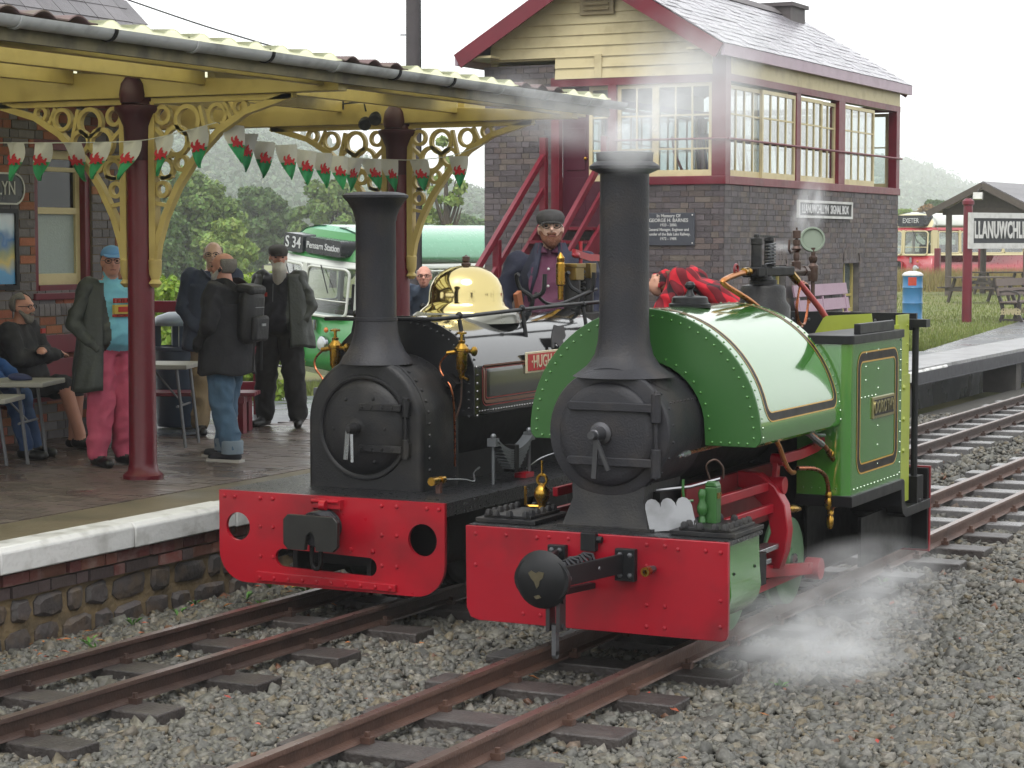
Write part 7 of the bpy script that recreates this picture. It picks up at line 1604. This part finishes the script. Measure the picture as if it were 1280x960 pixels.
    for y in(1.6,L-2.6):
        for s in(-1,1):
            mb=MB(); mb.lathe([(.25,-.13),(.46,-.13),(.48,-.1),(.48,.1),(.46,.13),(.25,.13)],(s*1.0,y,.48),(1,0,0),28); w_=mb.build('wheel',TYRE,t,35); mb=MB(); mb.lathe([(0,-.06),(.1,-.1),(.25,-.1),(.25,.1),(.1,.1),(0,.06)],(s*1.0,y,.48),(1,0,0),20); mb.build('rim',low,w_,35)
    return t
BGREEN=M('bus_green',S(40,136,56),.35,var=.06,coat=.2); BGREENR=M('bus_roof_green',S(120,186,150),.25,var=.08,coat=.5); BWHT=M('bus_white',S(226,230,222),.35,var=.05)
RB=V(*facing(.82,.57),0)
fc=V(-16.0,24.5,-.58)-V(RIGHT*1.16)
bus('green and white vintage bus with S34 blind parked beyond the platform',fc,facing(-.72,.69),5.5,BGREEN,BWHT,BGREENR,BGREEN,8.5,[(-.78,-.2,2.46,2.8,'S 34',.3),(-.12,.92,2.48,2.78,'Pensarn Station',.17)],'782 EFM')
BRED=M('bus_red',S(186,24,40),.3,var=.08,coat=.4); BCRM=M('bus_cream',S(240,226,178),.35,var=.05)
bus('red and cream bus with EXETER blind parked beyond the grass',(-18.4,68.6,.2),facing(-.8,.6),0,BRED,BCRM,BWHT,BCRM,9.5,[(-.35,.95,2.44,2.86,'EXETER',.26)],None,True)
# ================================================================ telegraph pole and wire
tp=thing('telegraph_pole','dark wooden telegraph pole rising behind the canopy','pole',(-11.75,19.03,-.6))
mb=MB(); mb.cyl((0,0,-.3),(0,0,9.5),.13,.1,n=16); mb.build('pole_shaft',M('creosoted_pole',S(86,80,82),.8,var=.25,bump=.5,bs=20),tp,40)
mb=MB(); mb.tube([(.15,-.02,0),(.14,-.02,8)],.012,6); mb.build('pole_cable',BLACKP,tp,40)
for z in(2.6,5.2,5.9):
    mb=MB(); mb.cyl((-.2,-.05,z),(-.08,0,z),.012,n=6); mb.build('climbing_step',STEEL,tp,40)
mb=MB(); mb.tube(spline([(-17,13.3,6.7),(-13.93,14.81,5.5),(-12.6,15.4,5.02),(-11.33,16.05,4.66),(-9,17.0,4.35)],6),.011,5); tag(mb.build('overhead_wire',BLACKP,None,40),'thin black overhead wire sagging behind the canopy roof','wire')
# ================================================================ right side: name board, bench, bins, shelter, picnic table
sg=thing('station_nameboard','white framed black LLANUWCHLLYN name board on burgundy posts beside the grass','sign',(-7.35,36.3,.33))
bd=V(RIGHT*.78-TOW*.63).normalized(); bn_=V(bd.y,-bd.x,0)
b0=V(-7.5,36.2,0)
for q in(.1,3.3):
    mb=MB(); b=b0+bd*q-bn_*.08; mb.cyl(b+V(0,0,.2),b+V(0,0,2.9),.11,.1,n=16); mb.lathe([(.1,0),(.13,.03),(.13,.1),(.1,.13),(.06,.16)],b+V(0,0,2.88),n=16); mb.build('post',BURG,sg,40,True)
rot=Matrix((bd,bn_,V(0,0,1))).transposed()
mb=MB()
for u0,u1,z0,z1 in((0,3.4,1.94,2.06),(0,3.4,2.61,2.73),(0,.13,2.06,2.61),(3.27,3.4,2.06,2.61)): mb.box(b0+bd*((u0+u1)/2)+V(0,0,(z0+z1)/2)+bn_*.03,(u1-u0,.06,z1-z0),rot)
mb.build('frame',WHITE,sg,0,True)
mb=MB(); mb.box(b0+bd*1.7+V(0,0,2.335)+bn_*.02,(3.16,.03,.56),rot); mb.build('board',M('dark_grey_board',S(52,54,58),.5,var=.1),sg,0,True)
mx=b0+bd*.16+bn_*.04+V(0,0,2.335)
text('lettering','LLANUWCHLLYN',.5,WHITE,sg,mx,(R(90),0,math.atan2(bd.y,bd.x)),sx=.52,ext=.012,off=.018,align='LEFT',spacing=1.08)
def gwr_end(t,b,d,n):
    IRON=M('cast_iron_brown',S(62,54,52),.5,var=.2); mb=MB()
    mb.tube(spline([b+n*.0+V(0,0,0),b+n*.06+V(0,0,.2),b+n*.02+V(0,0,.42),b-n*.08+V(0,0,.7),b-n*.14+V(0,0,.95)],4),0,flat=(.035,.03),nrm=d); mb.tube(spline([b+n*.5,b+n*.42+V(0,0,.2),b+n*.44+V(0,0,.42)],4),0,flat=(.035,.03),nrm=d); mb.bar(b+n*.0+V(0,0,.42),b+n*.46+V(0,0,.42),.05,.06); mb.bar(b+V(0,0,.05),b+n*.5+V(0,0,.05),.04,.05)
    mb.tube(spline([b+n*.4+V(0,0,.44),b+n*.42+V(0,0,.62),b+n*.2+V(0,0,.68),b-n*.02+V(0,0,.66)],4),0,flat=(.02,.03),nrm=d); e=mb.build('bench_end',IRON,t,30,True)
    for s in(-1,1): text('bench_lettering','GWR',.2,M('faded_cream_letter',S(214,200,160),.6),e,b+n*.25-d*.03*1+V(0,0,.23),(R(90),0,math.atan2(n.y,n.x)+(0 if s>0 else PI)),sx=.95,ext=.01,off=.004)
WB=M('weathered_bench_board',S(118,104,96),.7,var=.25,bump=.4,bs=40)
plank_bench('brown slatted bench with iron ends lettered GWR near the name board',(-6.85,36.4,.33),V(RIGHT*.5-TOW*.75)*1,1.9,True,WB,.44,boards=2,ends=gwr_end)
MAUVE=M('faded_mauve_paint',S(172,140,158),.5,var=.1)
plank_bench('faded mauve bench against the signal box side wall',(SBX1+.2,18.0,PZ),(0,1,0),2.35,True,MAUVE,.42,boards=3)
br=thing('blue_barrel','blue barrel bin with white lid and red label beside the signal box','bin',(-8.72,36.2,.33)); br.scale=(.74,.74,.96)
BLB=M('blue_barrel_paint',S(62,132,186),.35,var=.1)
mb=MB(); mb.lathe([(.3,0),(.31,.02),(.31,.06),(.295,.08),(.295,.4),(.31,.42),(.295,.44),(.295,.76),(.31,.78),(.295,.8),(.295,1.02),(.31,1.05)],(0,0,0),n=28); mb.build('body',BLB,br,40)
mb=MB(); mb.lathe([(.315,1.05),(.315,1.08),(.25,1.13),(.1,1.16),(0,1.16)],(0,0,0),n=28); mb.build('lid',WHITE,br,40)
mb=MB(); k=7; vs=[(.299*math.cos(a),.299*math.sin(a),z) for z in(.78+.05,1.02) for a in [R(-100+i*8) for i in range(k)]]; mb.add(vs,[(i,i+1,k+i+1,k+i) for i in range(k-1)]); mb.build('label_sheet',M('red_orange_label',S(206,70,44),.6,var=.3,vs=12),br,40)
# shelter
sh=thing('picnic_shelter','open timber shelter with slate gable roof on the grass','shelter',(-13,59,.3))
su=V(RIGHT*.85+TOW*.52).normalized(); sa=V(RIGHT*.52-TOW*.85).normalized(); o=V(-13.9,58.4,0)
for a in(0,2.6):
    for b in(0,3.4):
        mb=MB(); p=o+su*a+sa*b; mb.cyl(p+V(0,0,.2),p+V(0,0,3.1),.11,.1,n=12); mb.build('post',TIMBER,sh,40,True)
ap=o+su*1.3+V(0,0,3.95)
for s in(-1,1):
    dn=(su*s*1.85+V(0,0,-.92)).normalized(); rot=Matrix((dn,sa,dn.cross(sa))).transposed(); Ls=2.05
    mb=MB(); mb.box(ap+dn*(Ls/2)+sa*1.7,(Ls,4.6,.06),rot); rf=mb.build('roof',SLATE,sh,0,True)
    if s>0:
        for i in range(10):
            mb=MB(); mb.box(ap+dn*(.12+i*.2)+sa*1.7+dn.cross(sa)*.045*(1 if dn.cross(sa).z>0 else -1),(.22,4.6,.03),rot@Euler((0,R(3),0)).to_matrix()); mb.build('roof_course',SLATE,rf,0,True)
    mb=MB(); mb.box(ap+dn*(Ls/2)-sa*.62+V(0,0,-.08),(Ls,.05,.2),rot); mb.build('bargeboard',TIMBER,sh,0,True)
mb=MB(); mb.bar(o+su*-.2+V(0,0,3.05),o+su*2.8+V(0,0,3.05),.1,.22); mb.build('tie_beam',TIMBER,sh,0,True)
mb=MB(); mb.bar(ap-sa*.5,ap+sa*3.9,.1,.1); mb.build('ridge_beam',TIMBER,sh,0,True)
mb=MB(); mb.prism([(-1.3,0),(1.3,0),(0,.7)],o+su*1.3+V(0,0,3.16),su,V(0,0,1),sa*.04); mb.build('gable_panel',TIMBER,sh,0,True)
fl=thing('shelter_floodlight','small white floodlight on the gable of the open shelter','lamp',ap+V(0,0,-.4)); mb=MB(); mb.box(ap-sa*.68+V(0,0,-.42)-su*.1,(.3,.12,.22),(R(-15),0,0)); mb.build('lamp_housing',WHITE,fl,0,True); mb=MB(); mb.cyl(ap-sa*.66+V(0,0,-.2)-su*.1,ap-sa*.66+V(0,0,-.4)-su*.1,.02,n=8); mb.build('bracket',STEEL,fl,0,True)
def picnic(label,p,d):
    p,d=V(p),V(d).normalized(); n=V(-d.y,d.x,0); t=thing('picnic_table',label,'picnic table',p,0,'picnic tables by the shelter'); rot=Matrix((d,n,V(0,0,1))).transposed(); L=1.8
    for i in range(5): mb=MB(); mb.box(p+n*(-.3+.15*i)+V(0,0,.73),(L,.135,.04),rot); mb.build('top_board',TIMBER,t,0,True)
    for s in(-1,1):
        for i in(0,1): mb=MB(); mb.box(p+n*s*(.62+.14*i)+V(0,0,.43),(L,.125,.04),rot); mb.build('seat_board',TIMBER,t,0,True)
        for e in(-.65,.65):
            mb=MB(); mb.bar(p+d*e+n*s*.62,p+d*e+n*s*.22+V(0,0,.7),.05,.1); mb.build('leg',TIMBER,t,0,True)
    for e in(-.65,.65): mb=MB(); mb.bar(p+d*e-n*.75+V(0,0,.38),p+d*e+n*.75+V(0,0,.38),.05,.09); mb.build('cross_bearer',TIMBER,t,0,True)
picnic('weathered picnic table on the grass in front of the red bus',(-10.9,50.6,.33),RIGHT*.95-TOW*.3)
picnic('weathered picnic table beneath the open shelter roof',(-12.6,60.2,.33),RIGHT*.95-TOW*.3)
rf_=[(-18.0,66.0,.95),(-16.35,66.0,1.5),(-15.0,67.0,1.5),(-13.6,68.0,1.4)]
for i,(x,y,h) in enumerate(rf_):
    mb=MB(); mb.b2((x-.1,y-.1,.2),(x+.1,y+.1,.33+h)); tag(mb.build('fence_post',BURG,None,0,bev=.02),['short burgundy post in rough grass beside the signal box corner','burgundy post in rough grass before the red bus front','burgundy post in rough grass behind the shelter corner post','burgundy post in rough grass behind the picnic tables'][i],'post','burgundy posts before the red bus')
# ================================================================ vegetation
def leafmat(n,c,v=.35,tr=.3):
    m=M(n,c,.6,var=.25,vs=.6,rnd=v,hue=.02); N=m.node_tree.nodes; L=m.node_tree.links; p=N['Principled BSDF']; o=N['Material Output']
    t=N.new('ShaderNodeBsdfTranslucent'); src=p.inputs['Base Color'].links[0].from_socket; L.new(src,t.inputs[0]); mx=N.new('ShaderNodeMixShader'); mx.inputs[0].default_value=tr; L.new(p.outputs[0],mx.inputs[1]); L.new(t.outputs[0],mx.inputs[2]); L.new(mx.outputs[0],o.inputs[0]); return m
def leaf_mesh(name,centers,rad,per,size,mat,rs,squash=.8):
    """many small leaf quads in clumps"""
    K=len(centers)*per; c=np.repeat(np.array(centers),per,0); r=np.repeat(np.array(rad),per)
    d=rs.normal(0,1,(K,3)); d/=np.linalg.norm(d,axis=1)[:,None]; q=c+d*(r*rs.uniform(.55,1.05,K))[:,None]*np.array([1,1,squash])
    n=d+rs.normal(0,.55,(K,3)); n/=np.linalg.norm(n,axis=1)[:,None]; a=np.cross(n,rs.normal(0,1,(K,3))); a/=np.linalg.norm(a,axis=1)[:,None]; b=np.cross(n,a)
    s=size*rs.uniform(.6,1.3,K)[:,None]; v=np.stack([q+a*s,q+b*s*.6,q-a*s,q-b*s*.6],1).reshape(-1,3)
    me=bpy.data.meshes.new(name); me.vertices.add(K*4); me.vertices.foreach_set('co',v.reshape(-1)); me.loops.add(K*4); me.loops.foreach_set('vertex_index',np.arange(K*4)); me.polygons.add(K); me.polygons.foreach_set('loop_start',np.arange(K)*4); me.polygons.foreach_set('loop_total',np.full(K,4)); me.update(calc_edges=True); me.materials.append(mat); return me
BARK=M('bark',S(84,72,60),.9,var=.3,bump=.6,bs=6)
def tree(label,loc,H,rx,ry,rz_,mat,seed,clumps=70,per=130,leaf=.3,base=.3,group='trees beyond the car park',name='broadleaf_tree'):
    rs=np.random.RandomState(seed); t=thing(name,label,'tree',loc,rs.uniform(0,6),group); cz=H-rz_
    C=[];Rr=[]
    while len(C)<clumps:
        p=rs.uniform(-1,1,3); l=np.linalg.norm(p)
        if l>1 or l<.35: continue
        p=p*(.82+.22*math.sin(p[0]*5+seed)*math.cos(p[1]*4)); C.append((p[0]*rx,p[1]*ry,cz+p[2]*rz_)); Rr.append(min(rx,rz_)*rs.uniform(.16,.34))
    me=leaf_mesh('crown',C,Rr,per,leaf,mat,rs); o=bpy.data.objects.new('crown',me); COL.objects.link(o); o.parent=t
    mb=MB(); mb.tube([(0,0,-.5),(.05,0,H*.2),(0,.1,H*.5),(.05,0,H*.85)],[H*.035,H*.028,H*.02,H*.006],8)
    for k in range(7): a=rs.uniform(0,6.28); z=H*rs.uniform(.25,.55); e=(math.cos(a)*rx*.7,math.sin(a)*ry*.7,z+H*.25); mb.tube([(0,0,z),(e[0]*.5,e[1]*.5,z+H*.1),e],[H*.014,H*.01,H*.003],6)
    mb.build('trunk',BARK,t,50); return t
CAMP=V(4.48,-9.85,2.13)
def ray(u,v,d):
    x,y=(u-640)/2650,(480-v)/2650; p=R(3.886); a=R(26.687); fw=V(-math.sin(a)*math.cos(p),math.cos(a)*math.cos(p),-math.sin(p)); rt=V(math.cos(a),math.sin(a),0); up=rt.cross(fw); return CAMP+(fw+rt*x+up*y)*d
LF1=leafmat('leaf_mid_green',S(116,146,66)); LF2=leafmat('leaf_dark_green',S(92,124,60)); LF3=leafmat('leaf_light_green',S(150,176,84)); LF4=leafmat('leaf_autumn',S(160,128,74)); LFH=leafmat('hedge_leaf',S(158,190,66),.3,.4)
# trees told apart by eye: (u of axis, v of top, width px, height px, distance, material, label)
for i,(u,vt,wp,hp,d,m_,lb) in enumerate([
 (245,206,120,190,120,LF1,'broad mid-green tree behind the litter bin and hedge'),
 (325,226,86,150,150,LF2,'dark rounded tree above the roof front of the green bus'),
 (283,262,70,110,100,LF3,'light green young tree low between the two larger trees'),
 (415,216,95,150,140,LF1,'tall olive-green tree behind the black engine chimney'),
 (200,240,90,150,110,LF2,'dark tree seen beside the nearer canopy column'),
 (556,170,60,170,90,LF3,'thin pale green tree seen through the farther canopy bracket'),
 (590,262,60,80,170,LF2,'grey-green bushy tree beside the signal box stairs'),
 (470,250,70,110,160,LF2,'dark tree hidden partly by the farther canopy column'),
 (1172,246,34,60,200,LF2,'rounded grey-green tree beyond the red bus'),
 (1160,258,60,40,170,LF4,'low autumn-brown tree above the red bus roof'),
 (1215,262,70,40,180,LF2,'bushy dark tree seen between the shelter posts'),
 (1262,264,50,36,190,LF1,'bushy mid-green tree behind the shelter roof'),
 (1130,262,40,40,190,LF3,'pale tree at the edge of the signal box beyond the bus')]):
    s=2650/d; top=ray(u,vt,d); gz_=-1.2 if u<700 else .1; H=top.z-gz_; rx=wp/2/s; rz_=min(hp/2/s,H*.46)
    thin=(u==556)
    tree(lb,(top.x,top.y,gz_),H,rx,rx,rz_,m_,40+i,clumps=26 if thin else 75,per=90 if thin else 270,leaf=(.13 if thin else .0011*d+.04))
# hedge
rs=np.random.RandomState(8); C=[];Rr=[]
for i in range(190):
    q=rs.uniform(0,1); p=ray(190,340,29).lerp(ray(322,340,30.5),q); C.append((p.x+rs.uniform(-.5,.5),p.y+rs.uniform(-.5,.5),rs.uniform(-.1,1.45)+.12*math.sin(q*14))); Rr.append(rs.uniform(.16,.3))
me=leaf_mesh('foliage',[(a-C[0][0],b-C[0][1],c) for a,b,c in C],Rr,140,.05,LFH,rs,1); hd=thing('hedge','bright lime-green clipped hedge behind the burgundy fence','hedge',(C[0][0],C[0][1],0)); o=bpy.data.objects.new('foliage',me); COL.objects.link(o); o.parent=hd
mb=MB(); 
for i in range(12): c=C[i*14]; mb.cyl((c[0]-C[0][0],c[1]-C[0][1],-.4),(c[0]-C[0][0],c[1]-C[0][1],.9),.03,.015,n=6)
mb.build('stems',BARK,hd,40,kind='stuff')
# scrub mass behind the hedge, rough grass, verge
def grass_patch(name,label,polyfn,n,h,mat,seed):
    rs=np.random.RandomState(seed); v=[];f=[]
    for i in range(n):
        x,y,z=polyfn(rs); a=rs.uniform(0,6.28); hh=h*rs.uniform(.5,1.2); w_=.012+.01*h*rs.rand(); lx,ly=rs.normal(0,.25*hh,2); o=len(v)
        v+=[(x-math.cos(a)*w_,y-math.sin(a)*w_,z-.02),(x+math.cos(a)*w_,y+math.sin(a)*w_,z-.02),(x+lx,y+ly,z+hh)]; f.append((o,o+1,o+2))
    mb=MB(); mb.v=v; mb.f=f; mb.m=[0]*len(f); me=bpy.data.meshes.new(name); me.from_pydata(v,[],f); me.materials.append(mat); o=bpy.data.objects.new(name,me); COL.objects.link(o); return tag(o,label,'grass',kind='stuff')
GB=leafmat('grass_blade',S(128,142,66),.3); GBD=leafmat('dry_grass_blade',S(172,158,96),.3)
def rough(rs):
    q=rs.uniform(0,1); p=V(-18.6,64.5,.33).lerp(V(-12.2,66.5,.33),q); return p.x+rs.normal(0,.6),p.y+rs.normal(0,1.0),.33
grass_patch('rough_grass','tall dry rough grass along the front of the red bus',rough,9000,.75,GBD,3)
def verge(rs):
    d=rs.uniform(36,38.5); a=R(27.5+rs.uniform(-1,8)); x,y=4.48-d*math.sin(a),-9.85+d*math.cos(a); return x,y,tz(x,y)
grass_patch('verge_grass','green grass verge in front of the green bus',verge,9000,.22,GB,4)
def lawn(rs):
    y=23.8+36*rs.rand()**1.6; x=-4.95-(y-23.6)*.12-rs.uniform(0,1)**1.2*(2+.28*(y-23.6)); return x,y,.325
grass_patch('lawn_grass','short patchy lawn grass beside the far platform',lawn,26000,.07,GB,6)
# ================================================================ hills and woods
ridge=[(-400,60),(-100,100),(100,138),(200,150),(262,166),(300,163),(350,186),(420,204),(470,220),(560,246),(605,256),(700,262),(900,250),(1000,225),(1080,208),(1122,208),(1150,214),(1180,226),(1210,243),(1280,256),(1500,262),(1900,250)]
def rv(u):
    for (a,b),(c,d) in zip(ridge,ridge[1:]):
        if a<=u<=c: return b+(d-b)*(u-a)/(c-a)
    return 250
HILLM=M('hill_pasture',S(128,140,92),.9,var=.3,vs=.02,dirt=S(176,170,126),damt=.7,ds=.012)
mb=MB(); us=list(range(-400,1901,40)); qs=[0,.2,.4,.6,.8,1,1.15]; vs=[]
def hillpt(u,q):
    D0,D1=(330,900) if u<700 else (700,1900); d=D0+(D1-D0)*q; p=ray(u,300,d); zr=2.13+(300-rv(u))*D1/2650; b=-1.5; qq=min(q,1); z=b+(zr-b)*(qq*qq*(3-2*qq)*.55+qq*.45)-(max(0,q-1)*120); return V(p.x,p.y,z)
for q in qs:
    for u in us: vs.append(tuple(hillpt(u,q)))
n=len(us); mb.add(vs,[(j*n+i,j*n+i+1,(j+1)*n+i+1,(j+1)*n+i) for j in range(len(qs)-1) for i in range(n-1)]); tag(mb.build('hill',HILLM,None,80),kind='structure')
rs=np.random.RandomState(12); C=[];Rr=[];C2=[];R2=[]
while len(C)<1300:
    u=rs.uniform(-60,640); q=rs.uniform(.12,1.0)
    if q<.45 and rs.rand()<.5: continue
    p=hillpt(u,q); r=rs.uniform(3.5,6.5); C.append((p.x,p.y,p.z+r*.4)); Rr.append(r)
WOODM=leafmat('far_wood_foliage',S(74,104,66),.35,.2)
me=leaf_mesh('woodland',C,Rr,90,.95,WOODM,rs,.85); o=bpy.data.objects.new('woodland',me); COL.objects.link(o); tag(o,'misty wooded hillside behind the car park trees','woodland',kind='stuff')
while len(C2)<500:
    u=rs.uniform(1090,1420); q=rs.uniform(.1,1.0); p=hillpt(u,q); r=rs.uniform(5,10); C2.append((p.x,p.y,p.z+r*.4)); R2.append(r)
me=leaf_mesh('far_woodland',C2,R2,60,1.8,WOODM,rs,.85); o=bpy.data.objects.new('far_woodland',me); COL.objects.link(o); tag(o,'faint wooded hill fading into mist beyond the red bus','woodland',kind='stuff')
# conifers along the ridge
mb=MB(); rs=np.random.RandomState(5)
for i in range(90):
    u=rs.uniform(180,440); p=hillpt(u,rs.uniform(.93,1.02)); h=rs.uniform(8,15); r=rs.uniform(1.8,2.8)
    for k in range(4): mb.cyl((p.x,p.y,p.z+h*k*.2),(p.x+rs.normal(0,.2),p.y,p.z+h*(k*.2+.4)),r*(1-k*.22),.15,n=7,cap=False)
o=mb.build('conifer_belt',WOODM,None,0); tag(o,'thin line of dark conifers along the hill ridge','trees',kind='stuff')
# ================================================================ steam
def steam_mat(name,dens,scale,seed,thr=.42):
    m=bpy.data.materials.new(name); m.use_nodes=True; N=m.node_tree.nodes; L=m.node_tree.links; N.remove(N['Principled BSDF'])
    pv=N.new('ShaderNodeVolumePrincipled'); pv.inputs['Color'].default_value=(.97,.98,1,1); pv.inputs['Anisotropy'].default_value=.2
    tc=N.new('ShaderNodeTexCoord'); ln=N.new('ShaderNodeVectorMath'); ln.operation='LENGTH'; L.new(tc.outputs['Object'],ln.inputs[0])
    fo=N.new('ShaderNodeMapRange'); fo.inputs[1].default_value=1; fo.inputs[2].default_value=.15; L.new(ln.outputs['Value'],fo.inputs[0])
    nz=N.new('ShaderNodeTexNoise'); nz.inputs['Scale'].default_value=scale; nz.inputs['Detail'].default_value=4; nz.inputs['Distortion'].default_value=.6
    mp=N.new('ShaderNodeMapping'); mp.inputs['Location'].default_value=(seed*3.1,seed*1.7,seed); L.new(tc.outputs['Object'],mp.inputs[0]); L.new(mp.outputs[0],nz.inputs['Vector'])
    a=N.new('ShaderNodeMath'); a.operation='SUBTRACT'; a.use_clamp=True; L.new(nz.outputs['Fac'],a.inputs[0]); a.inputs[1].default_value=thr
    b=N.new('ShaderNodeMath'); b.operation='MULTIPLY'; L.new(a.outputs[0],b.inputs[0]); L.new(fo.outputs[0],b.inputs[1])
    c=N.new('ShaderNodeMath'); c.operation='MULTIPLY'; L.new(b.outputs[0],c.inputs[0]); c.inputs[1].default_value=dens; L.new(c.outputs[0],pv.inputs['Density'])
    L.new(pv.outputs[0],N['Material Output'].inputs['Volume']); return m
def steam(label,c,r,dens,rot=(0,0,0),scale=1.6,thr=.42,seed=1):
    mb=MB(); mb.ell((0,0,0),1,20,12); o=mb.build('steam',steam_mat('steam_vapour',dens,scale,seed,thr),None,60); o.location=c; o.scale=r; o.rotation_euler=rot; tag(o,label,'steam',kind='stuff')
steam('dense pale steam leaving the green engine chimney',ray(800,158,10.6),(.3,.22,.25),30,(0,R(-25),R(27)),1.4,.36,1)
steam('thin steam drifting from the green chimney over the signal box windows',ray(862,118,10.9),(.62,.38,.5),11,(0,R(-20),R(27)),1.5,.36,2)
steam('faint steam drifting from the green chimney towards the canopy end',ray(690,140,11.2),(.5,.3,.24),8,(0,R(10),R(27)),1.5,.36,3)
steam('white wisp of steam above the green engine pressure gauge',ray(1012,262,14.0),(.13,.13,.26),32,(0,R(15),0),1.6,.38,4)
steam('small bluish jet of steam beside the green engine safety valves',ray(975,309,13.6),(.14,.08,.05),26,(0,0,R(27)),1.5,.36,5)
steam('low white cloud of steam from the green engine drain cocks by the rail',(1.05,.5,.08),(.58,.85,.32),12,(0,0,R(-10)),2.0,.4,6)
steam('thin steam lingering along the rail behind the drain cock cloud',(1.0,1.5,.2),(.5,.85,.3),8,(0,0,R(-6)),2.0,.4,7)
# ================================================================ haze: damp air over the whole valley
mb=MB(); mb.b2((-2560,-2560,-5),(2560,2560,104)); hz=mb.build('haze',None,None,0); hz.data.materials.clear()
m=bpy.data.materials.new('damp_air'); m.use_nodes=True; N=m.node_tree.nodes; N.remove(N['Principled BSDF']); pv=N.new('ShaderNodeVolumePrincipled'); pv.inputs['Color'].default_value=(.95,.97,1,1); pv.inputs['Density'].default_value=.0006; pv.inputs['Anisotropy'].default_value=.0
m.node_tree.links.new(pv.outputs[0],N['Material Output'].inputs['Volume']); hz.data.materials.append(m); tag(hz,'pale damp haze filling the valley air','haze',kind='stuff')
